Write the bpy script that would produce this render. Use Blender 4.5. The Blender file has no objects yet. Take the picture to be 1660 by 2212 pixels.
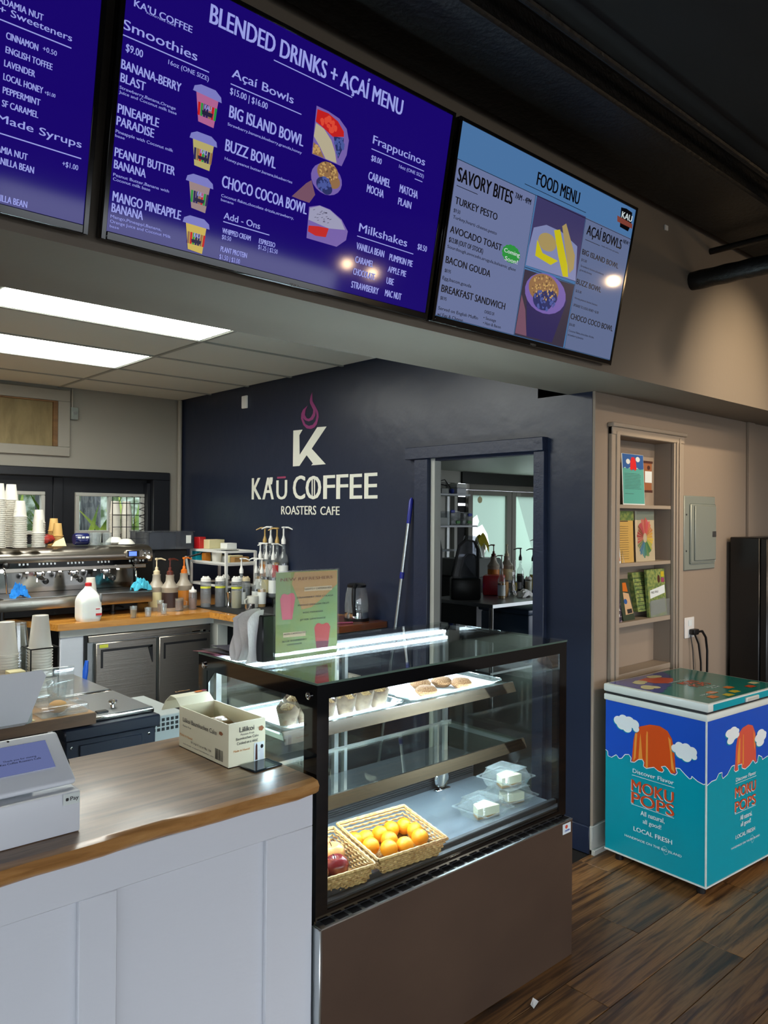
import bpy, bmesh, math, random
from mathutils import Vector, Matrix
random.seed(7)
PI = math.pi; R = math.radians
SC = bpy.context.scene; COL = SC.collection
# ---------------------------------------------------------------- camera
yaw, pit, rol = R(47.63), R(.28), R(.43)
F0 = Vector((math.cos(yaw), math.sin(yaw), 0)); R0 = Vector((math.sin(yaw), -math.cos(yaw), 0)); U0 = Vector((0, 0, 1))
F1 = F0*math.cos(pit)+U0*math.sin(pit); U1 = U0*math.cos(pit)-F0*math.sin(pit)
R2 = R0*math.cos(rol)+U1*math.sin(rol); U2 = U1*math.cos(rol)-R0*math.sin(rol)
cd = bpy.data.cameras.new('camera'); cam = bpy.data.objects.new('camera', cd); COL.objects.link(cam)
cd.sensor_fit = 'VERTICAL'; cd.sensor_height = 36; cd.lens = 1686/2212*36; cd.clip_start = .05; cd.clip_end = 200
mw = Matrix((R2, U2, -F1)).transposed().to_4x4(); mw.translation = (0, 0, 1.66); cam.matrix_world = mw
SC.camera = cam
# ---------------------------------------------------------------- world, lights, exposure
def lin(c):
    c = c/255
    return c/12.92 if c <= .04045 else ((c+.055)/1.055)**2.4
def rgb(c): return (lin(c[0]), lin(c[1]), lin(c[2]), 1)
W = bpy.data.worlds.new('world'); SC.world = W; W.use_nodes = True
bg = W.node_tree.nodes['Background']; bg.inputs[0].default_value = (.86, .92, 1, 1); bg.inputs[1].default_value = 5.0
def area(name, loc, tgt, sx, sy, power, col):
    l = bpy.data.lights.new(name, 'AREA'); l.shape = 'RECTANGLE'; l.size = sx; l.size_y = sy; l.energy = power; l.color = col
    o = bpy.data.objects.new(name, l); COL.objects.link(o); o.location = loc
    o.rotation_euler = (Vector(tgt)-Vector(loc)).to_track_quat('-Z', 'Y').to_euler(); return o
def spot(name, loc, tgt, power, col, ang, blend=.6, size=.03):
    l = bpy.data.lights.new(name, 'SPOT'); l.energy = power; l.color = col; l.spot_size = R(ang); l.spot_blend = blend; l.shadow_soft_size = size
    o = bpy.data.objects.new(name, l); COL.objects.link(o); o.location = loc
    o.rotation_euler = (Vector(tgt)-Vector(loc)).to_track_quat('-Z', 'Y').to_euler(); return o
WARM = (1, .78, .52)
spot('track_light_beam', (4.25, .62, 3.05), (4.25, 1.9, 2.25), 105, WARM, 58, 1.0)
spot('wall_washer_beam', (3.9, -1.2, 3.1), (4.0, 2.15, 1.2), 170, (1, .80, .60), 48, .8, .05)
spot('floor_lamp_beam', (6.2, -2.2, 3.0), (3.9, 1.9, .6), 130, (1, .88, .72), 55, .8, .08)
area('kitchen_daylight', (8.6, 6.2, 1.5), (7.5, 4.5, 1.0), 1.6, 1.0, 6, (.8, 1, .95))
SC.view_settings.view_transform = 'Standard'; SC.view_settings.look = 'None'
SC.view_settings.exposure = 0.0; SC.view_settings.gamma = 1; SC.view_settings.use_curve_mapping = False
# ---------------------------------------------------------------- materials
def newmat(name):
    m = bpy.data.materials.new(name); m.use_nodes = True; nt = m.node_tree
    return m, nt, nt.nodes['Principled BSDF'], nt.nodes['Material Output']
def coords(nt, scale=(1, 1, 1), rot=(0, 0, 0)):
    t = nt.nodes.new('ShaderNodeTexCoord'); mp = nt.nodes.new('ShaderNodeMapping'); nt.links.new(t.outputs['Object'], mp.inputs[0])
    mp.inputs['Scale'].default_value = scale; mp.inputs['Rotation'].default_value = rot; return mp
def mat(name, c, rough=.5, metal=0, es=0, ec=None, spec=.5, var=None, bump=None, coat=0, aniso=None, sss=0):
    m, nt, b, out = newmat(name)
    if name.startswith(('screen_', 'pic_')): spec = .28
    b.inputs['Base Color'].default_value = rgb(c); b.inputs['Roughness'].default_value = rough; b.inputs['Metallic'].default_value = metal
    b.inputs['Specular IOR Level'].default_value = spec; b.inputs['Coat Weight'].default_value = coat; b.inputs['Coat Roughness'].default_value = .08
    if es: b.inputs['Emission Color'].default_value = rgb(ec or c); b.inputs['Emission Strength'].default_value = es
    if sss: b.inputs['Subsurface Weight'].default_value = sss; b.inputs['Subsurface Radius'].default_value = (.02, .01, .005)
    if var:                                          # (scale xyz, second colour, low, high)
        mp = coords(nt, var[0]); n = nt.nodes.new('ShaderNodeTexNoise'); n.inputs['Scale'].default_value = 1; n.inputs['Detail'].default_value = 5
        nt.links.new(mp.outputs[0], n.inputs['Vector']); r = nt.nodes.new('ShaderNodeValToRGB')
        r.color_ramp.elements[0].position = var[2]; r.color_ramp.elements[1].position = var[3]
        r.color_ramp.elements[0].color = rgb(c); r.color_ramp.elements[1].color = rgb(var[1])
        nt.links.new(n.outputs['Fac'], r.inputs[0]); nt.links.new(r.outputs[0], b.inputs['Base Color'])
    if bump:                                         # (scale xyz, strength)
        mp = coords(nt, bump[0]); n = nt.nodes.new('ShaderNodeTexNoise'); n.inputs['Scale'].default_value = 1; n.inputs['Detail'].default_value = 3
        nt.links.new(mp.outputs[0], n.inputs['Vector']); bp = nt.nodes.new('ShaderNodeBump'); bp.inputs['Strength'].default_value = bump[1]; bp.inputs['Distance'].default_value = .01
        nt.links.new(n.outputs['Fac'], bp.inputs['Height']); nt.links.new(bp.outputs[0], b.inputs['Normal'])
    return m
def wood(name, cols, scale, rough=.4, coat=0, jitter=False, bump=.1):
    m, nt, b, out = newmat(name); mp = coords(nt, scale)
    if jitter:
        oi = nt.nodes.new('ShaderNodeObjectInfo'); ad = nt.nodes.new('ShaderNodeVectorMath'); ad.operation = 'ADD'
        sc = nt.nodes.new('ShaderNodeMath'); sc.operation = 'MULTIPLY'; sc.inputs[1].default_value = 60
        nt.links.new(oi.outputs['Random'], sc.inputs[0]); nt.links.new(mp.outputs[0], ad.inputs[0]); nt.links.new(sc.outputs[0], ad.inputs[1]); src = ad.outputs[0]
    else: src = mp.outputs[0]
    n = nt.nodes.new('ShaderNodeTexNoise'); n.inputs['Scale'].default_value = 1; n.inputs['Detail'].default_value = 7; n.inputs['Roughness'].default_value = .62; n.inputs['Distortion'].default_value = .7
    nt.links.new(src, n.inputs['Vector']); r = nt.nodes.new('ShaderNodeValToRGB'); cr = r.color_ramp
    cr.elements[0].position = .3; cr.elements[1].position = .72; cr.elements[0].color = rgb(cols[0]); cr.elements[1].color = rgb(cols[-1])
    for i, c in enumerate(cols[1:-1]): e = cr.elements.new(.3+.42*(i+1)/(len(cols)-1)); e.color = rgb(c)
    nt.links.new(n.outputs['Fac'], r.inputs[0]); last = r.outputs[0]
    if jitter:
        hs = nt.nodes.new('ShaderNodeHueSaturation'); mr = nt.nodes.new('ShaderNodeMapRange'); mr.inputs[3].default_value = .62; mr.inputs[4].default_value = 1.3
        nt.links.new(oi.outputs['Random'], mr.inputs[0]); nt.links.new(mr.outputs[0], hs.inputs['Value']); nt.links.new(last, hs.inputs['Color']); last = hs.outputs[0]
    nt.links.new(last, b.inputs['Base Color']); b.inputs['Roughness'].default_value = rough; b.inputs['Coat Weight'].default_value = coat; b.inputs['Coat Roughness'].default_value = .12
    bp = nt.nodes.new('ShaderNodeBump'); bp.inputs['Strength'].default_value = bump; bp.inputs['Distance'].default_value = .004
    nt.links.new(n.outputs['Fac'], bp.inputs['Height']); nt.links.new(bp.outputs[0], b.inputs['Normal'])
    return m
def glass(name, tint=(1, 1, 1), haze=0, hazec=(230, 240, 240), boost=1.0, rough=0.0):
    m = bpy.data.materials.new(name); m.use_nodes = True; nt = m.node_tree; nt.nodes.clear()
    out = nt.nodes.new('ShaderNodeOutputMaterial'); tr = nt.nodes.new('ShaderNodeBsdfTransparent'); tr.inputs[0].default_value = (*tint, 1)
    gl = nt.nodes.new('ShaderNodeBsdfGlossy'); gl.inputs['Roughness'].default_value = rough
    lw = nt.nodes.new('ShaderNodeLayerWeight'); pw = nt.nodes.new('ShaderNodeMath'); pw.operation = 'POWER'; pw.inputs[1].default_value = 5; nt.links.new(lw.outputs['Facing'], pw.inputs[0])
    mu = nt.nodes.new('ShaderNodeMath'); mu.operation = 'MULTIPLY_ADD'; mu.inputs[1].default_value = .95; mu.inputs[2].default_value = .04*boost; mu.use_clamp = True
    lw.inputs['Blend'].default_value = .5; nt.links.new(pw.outputs[0], mu.inputs[0]); mx = nt.nodes.new('ShaderNodeMixShader')
    nt.links.new(mu.outputs[0], mx.inputs[0]); nt.links.new(tr.outputs[0], mx.inputs[1]); nt.links.new(gl.outputs[0], mx.inputs[2]); last = mx
    if haze:
        df = nt.nodes.new('ShaderNodeBsdfDiffuse'); df.inputs[0].default_value = rgb(hazec); m2 = nt.nodes.new('ShaderNodeMixShader'); m2.inputs[0].default_value = haze
        nt.links.new(mx.outputs[0], m2.inputs[1]); nt.links.new(df.outputs[0], m2.inputs[2]); last = m2
    nt.links.new(last.outputs[0], out.inputs[0]); return m
def film(name, col):
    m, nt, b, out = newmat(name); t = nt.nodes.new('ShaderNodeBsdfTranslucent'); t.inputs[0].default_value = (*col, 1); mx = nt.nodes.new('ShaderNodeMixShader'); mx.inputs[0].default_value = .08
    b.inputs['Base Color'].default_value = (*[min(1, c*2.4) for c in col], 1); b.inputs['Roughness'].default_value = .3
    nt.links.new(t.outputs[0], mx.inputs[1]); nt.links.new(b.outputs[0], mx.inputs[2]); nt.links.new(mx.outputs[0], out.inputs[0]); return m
M = dict(
 tan=mat('tan_wall_paint', (146, 132, 118), .75, bump=((60, 60, 60), .04)), greige=mat('greige_wall_paint', (146, 141, 130), .7, bump=((60, 60, 60), .04)),
 navy=mat('navy_wall_paint', (30, 38, 58), .34, bump=((9, 9, 9), .25)), navytrim=mat('navy_trim_paint', (30, 39, 62), .4, bump=((30, 30, 30), .15)),
 beam=mat('beam_paint', (128, 118, 106), .7, bump=((40, 40, 40), .05)),
 blackceil=mat('black_ceiling_paint', (17, 17, 18), .85), blackduct=mat('black_duct', (11, 11, 12), .5, bump=((40, 40, 40), .5)),
 tile=mat('ceiling_tile', (206, 208, 198), .9, bump=((220, 220, 220), .1)), grid=mat('ceiling_grid', (150, 152, 144), .6), tilewhite=mat('kitchen_ceiling', (190, 195, 185), .5),
 white=mat('white_paint', (205, 208, 214), .42, bump=((14, 14, 30), .12)), trimw=mat('trim_white', (180, 180, 172), .5), tantrim=mat('tan_trim_paint', (158, 146, 132), .5),
 black=mat('black_plastic', (14, 14, 16), .35), blackgloss=mat('black_gloss', (9, 9, 11), .06), blackmatte=mat('black_matte', (16, 16, 18), .7), bmetal=mat('black_wire', (20, 20, 22), .3, .5),
 gasket=mat('dark_gasket', (32, 34, 38), .5), blackwood=mat('black_painted_wood', (18, 20, 26), .45),
 steel=mat('brushed_steel', (158, 151, 141), .28, 1, bump=((3, 160, 160), .06)), deck=mat('deck_steel', (138, 146, 156), .32, .6), rail=mat('rail_steel', (98, 93, 88), .24, 1), steel2=mat('steel_sheet', (160, 162, 162), .33, 1, bump=((120, 3, 120), .05)), chrome=mat('chrome', (215, 215, 215), .08, 1), alu=mat('aluminium', (200, 205, 205), .3, 1), mirror=mat('polished_steel', (150, 148, 145), .1, 1),
 brown=mat('brown_laminate', (76, 58, 46), .42, var=((2, 2, 3), (62, 46, 36), .35, .7)), walnut=wood('counter_wood', [(52, 38, 28), (104, 80, 58), (134, 106, 78), (84, 63, 46)], (1.5, 18, 6), .33, .12),
 edgew=wood('counter_edge_wood', [(120, 80, 42), (170, 122, 70), (190, 146, 92)], (4, 30, 30), .3, .3), slab=wood('slab_wood', [(120, 88, 54), (168, 130, 86)], (3, 30, 20), .45), slabedge=wood('slab_edge', [(70, 48, 30), (98, 70, 46)], (4, 20, 30), .5),
 amber=wood('amber_counter_wood', [(150, 92, 30), (196, 134, 56), (214, 156, 76)], (3, 26, 26), .25, .4), redwood=wood('red_counter_wood', [(86, 44, 24), (128, 70, 38)], (3, 16, 10), .2, .5),
 plank=wood('floor_plank', [(44, 28, 15), (96, 64, 34), (146, 104, 60), (70, 45, 24)], (1.9, 34, 6), .36, .05, True, .12), floorbase=mat('subfloor', (20, 14, 10), .8), kfloor=mat('kitchen_floor', (70, 72, 72), .5),
 ply=wood('bare_plywood', [(108, 92, 58), (140, 124, 84)], (10, 3, 3), .7), rawwood=wood('raw_wood', [(92, 62, 32), (130, 94, 52)], (3, 3, 12), .6),
 tvblue=mat('screen_blue', (0, 0, 0), .07, es=1.0, ec=(24, 6, 106)), tvblack=mat('tv_bezel', (10, 10, 12), .12), tvsky=mat('screen_sky', (0, 0, 0), .07, es=1, ec=(72, 112, 158)),
 tvpanel=mat('screen_panel', (0, 0, 0), .07, es=1, ec=(104, 114, 152)), tvpanel2=mat('screen_panel_right', (0, 0, 0), .07, es=1, ec=(94, 106, 140)),
 ledpanel=mat('light_diffuser', (255, 255, 255), .5, es=14, ec=(250, 252, 244)), led=mat('led_tube', (255, 255, 255), .5, es=95, ec=(222, 240, 255)), bulb=mat('warm_bulb', (255, 255, 255), .5, es=160, ec=(255, 214, 160)),
 glass=glass('clear_glass', (.97, .99, .98)), glassg=glass('case_glass', (.93, .975, .96), boost=1.25), plastic=glass('clear_plastic', (.93, .94, .94), .09, boost=2.0, rough=.05), acry=glass('acrylic', (.97, .97, .97), .02, boost=1.2), frost=glass('frosted_plastic', (.82, .84, .85), .17, (210, 215, 220), 1, .25), smoke=glass('smoke_plastic', (.66, .68, .72), .14, (120, 124, 132), 1.6, .1),
 cup=mat('paper_cup', (214, 210, 198), .6), cupb=mat('kraft_cup', (206, 164, 96), .6), milk=mat('milk_plastic', (228, 232, 226), .4, sss=.3), red=mat('red_plastic', (196, 30, 36), .4), paper=mat('white_paper', (232, 232, 228), .7), napkin=mat('napkin_paper', (226, 222, 220), .85, bump=((50, 50, 50), .3)),
 card=mat('cream_card', (226, 220, 192), .55), cardin=mat('card_inside', (214, 202, 166), .7), cake=mat('wrapped_cake', (150, 116, 66), .3, coat=.5), monw=mat('white_plastic', (214, 218, 224), .35), mong=mat('grey_plastic', (150, 155, 152), .45),
 wicker=mat('wicker', (206, 168, 110), .55, var=((90, 90, 90), (160, 116, 62), .4, .65)), orange=mat('orange_peel', (246, 158, 12), .42, bump=((500, 500, 500), .2), sss=.1),
 apple=mat('apple_skin', (196, 70, 62), .3, var=((14, 14, 14), (226, 186, 110), .38, .6), coat=.2), appledark=mat('dark_apple_skin', (120, 24, 30), .25, var=((20, 20, 20), (190, 110, 70), .5, .8), coat=.3), stem=mat('brown_stem', (74, 52, 28), .7),
 muffin=mat('muffin_crumb', (120, 84, 46), .8, var=((260, 260, 260), (180, 150, 100), .4, .6), bump=((220, 220, 220), .6)), liner=mat('muffin_paper', (112, 92, 72), .65, var=((26, 26, 34), (70, 46, 34), .4, .7)), donut=mat('sugared_donut', (118, 74, 40), .8, var=((400, 400, 400), (178, 138, 98), .42, .64), bump=((400, 400, 400), .4)),
 cream=mat('cake_cream', (214, 208, 176), .5), crust=mat('cake_crust', (150, 112, 60), .8), gold=mat('gold_foil', (226, 214, 130), .2, .8, bump=((24, 24, 24), 1)), tray=mat('tray_liner', (238, 240, 240), .6),
 sky=mat('print_blue', (26, 78, 186), .28), teal=mat('print_teal', (0, 148, 166), .28), teal2=mat('lid_teal', (22, 118, 110), .12), sky2=mat('lid_blue', (66, 74, 146), .12), rust=mat('print_rust', (198, 74, 34), .3), pop=mat('popsicle_orange', (206, 78, 24), .3), popr=mat('popsicle_red', (206, 86, 66), .3), hl=mat('popsicle_highlight', (226, 146, 60), .3), cloud=mat('print_cloud', (222, 230, 232), .3), frz=mat('freezer_white', (208, 216, 212), .3), pr=mat('print_white', (222, 232, 236), .35), lab=mat('label_orange', (206, 112, 34), .3), lab2=mat('label_yellow', (196, 176, 40), .3), lab3=mat('label_cream', (206, 200, 150), .3),
 logo=mat('sign_white', (226, 226, 212), .5), flame=mat('sign_magenta', (140, 50, 110), .5), magenta=mat('macron_rose', (150, 62, 96), .5), ink=mat('black_ink', (30, 28, 30), .6), inko=mat('orange_ink', (206, 140, 66), .6), inkb=mat('brown_ink', (130, 74, 30), .6),
 yellow=mat('yellow_tape', (212, 214, 66), .5), tealb=mat('teal_box', (0, 150, 168), .5), towel=mat('blue_cloth', (20, 116, 196), .9, bump=((60, 60, 60), .5)), towel2=mat('aqua_cloth', (70, 178, 204), .9, bump=((60, 60, 60), .5)), blue=mat('blue_plastic', (24, 96, 214), .4), dblue=mat('dark_blue_pole', (28, 36, 140), .35), cobalt=mat('cobalt_bin', (34, 52, 150), .4), navym=mat('navy_mug', (20, 28, 80), .15), ceram=mat('white_ceramic', (222, 220, 208), .2),
 sauce=mat('sauce_bottle', (162, 152, 136), .3), choc=mat('chocolate_label', (46, 26, 22), .5), caram=mat('caramel_label', (196, 120, 34), .5), vanl=mat('vanilla_label', (206, 196, 150), .5), cpump=mat('cream_pump', (212, 196, 160), .35), bpump=mat('brown_pump', (92, 38, 26), .35), opump=mat('orange_pump', (222, 116, 28), .35), gpump=mat('tan_pump', (184, 150, 84), .35), wpump=mat('white_pump', (232, 232, 226), .3),
 coffee=mat('coffee_liquid', (120, 72, 40), .2), dark=mat('dark_syrup', (52, 54, 60), .2), oliv=mat('pale_syrup', (176, 164, 120), .25), syr=mat('cola_syrup', (26, 18, 20), .15), ambers=mat('amber_syrup', (176, 132, 52), .2), lbl=mat('bottle_label', (226, 228, 222), .5), shelfw=mat('white_wire_rack', (222, 222, 216), .35),
 prep=mat('navy_prep_body', (22, 28, 42), .35), screenp=mat('pos_screen', (0, 0, 0), .12, es=.9, ec=(100, 110, 158)), lcd=mat('lcd_blue', (0, 0, 0), .2, es=1.4, ec=(70, 80, 190)), green=mat('green_indicator', (0, 0, 0), .3, es=3, ec=(20, 230, 110)), lamp=mat('machine_lamp', (255, 255, 255), .4, es=14, ec=(255, 252, 240)), ktl=mat('display_blue', (0, 0, 0), .3, es=2.5, ec=(80, 110, 230)),
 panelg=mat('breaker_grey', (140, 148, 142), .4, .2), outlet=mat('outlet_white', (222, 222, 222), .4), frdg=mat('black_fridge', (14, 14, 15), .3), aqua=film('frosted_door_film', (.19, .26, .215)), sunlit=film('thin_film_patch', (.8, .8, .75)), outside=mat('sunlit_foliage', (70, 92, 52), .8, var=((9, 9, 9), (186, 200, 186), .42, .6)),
 leaf=mat('sword_leaf', (96, 132, 30), .5, var=((3, 3, 3), (180, 196, 80), .45, .6)), trunk=mat('bark', (112, 116, 118), .9, var=((40, 40, 6), (62, 66, 70), .4, .6)), doorfr=mat('door_frame_grey', (128, 124, 116), .5), yelcl=mat('yellow_cloth', (176, 164, 40), .9, bump=((50, 50, 50), .5)), grey=mat('mid_grey', (120, 122, 122), .5), dgrey=mat('dark_grey', (58, 60, 62), .5), greyb=mat('slate_blue_bin', (52, 70, 92), .4), kraft=mat('kraft_paper', (170, 128, 72), .7), poly=mat('clear_bag', (220, 224, 226), .3, coat=.4), lime=mat('lime_syrup', (186, 176, 40), .3), tree=mat('green_print', (60, 130, 60), .4),
 pteal=mat('poster_teal', (88, 168, 160), .4), pblue=mat('poster_blue', (46, 92, 160), .4), pred=mat('poster_red', (214, 34, 40), .4), bcard=mat('brown_card', (148, 92, 58), .5), bcardd=mat('dark_brown_print', (70, 34, 26), .5), yel=mat('yellow_paper', (222, 176, 96), .6), wheel=mat('cream_sheet', (206, 186, 160), .6), broch=mat('green_brochure', (92, 120, 70), .4, var=((60, 60, 60), (150, 160, 90), .4, .6)), brochd=mat('dark_brochure', (50, 44, 60), .4, var=((50, 50, 90), (150, 130, 140), .5, .62)), brocho=mat('olive_brochure', (54, 66, 50), .4), sand=mat('sand_print', (206, 170, 130), .5),
 sg=mat('sign_green', (150, 162, 70), .3, var=((5, 5, 5), (128, 168, 112), .35, .6)), so=mat('sign_peach', (202, 158, 100), .25), sp=mat('pink_drink', (222, 98, 118), .3), sr=mat('red_drink', (196, 60, 60), .3), sm=mat('plum_drink', (128, 36, 56), .3), tagc=mat('sign_tag', (222, 200, 160), .3), magz=mat('menu_card', (40, 36, 52), .25, var=((14, 60, 14), (120, 116, 140), .5, .7)), magp=mat('menu_pink', (128, 62, 84), .25), phone=mat('dark_glass_plate', (30, 40, 46), .05))
TXT = {'w': mat('screen_text', (0, 0, 0), .3, es=1, ec=(150, 156, 224)), 'k': mat('screen_dark_text', (16, 16, 34), .3), 'g': mat('logo_silver', (150, 150, 150), .3)}
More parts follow.
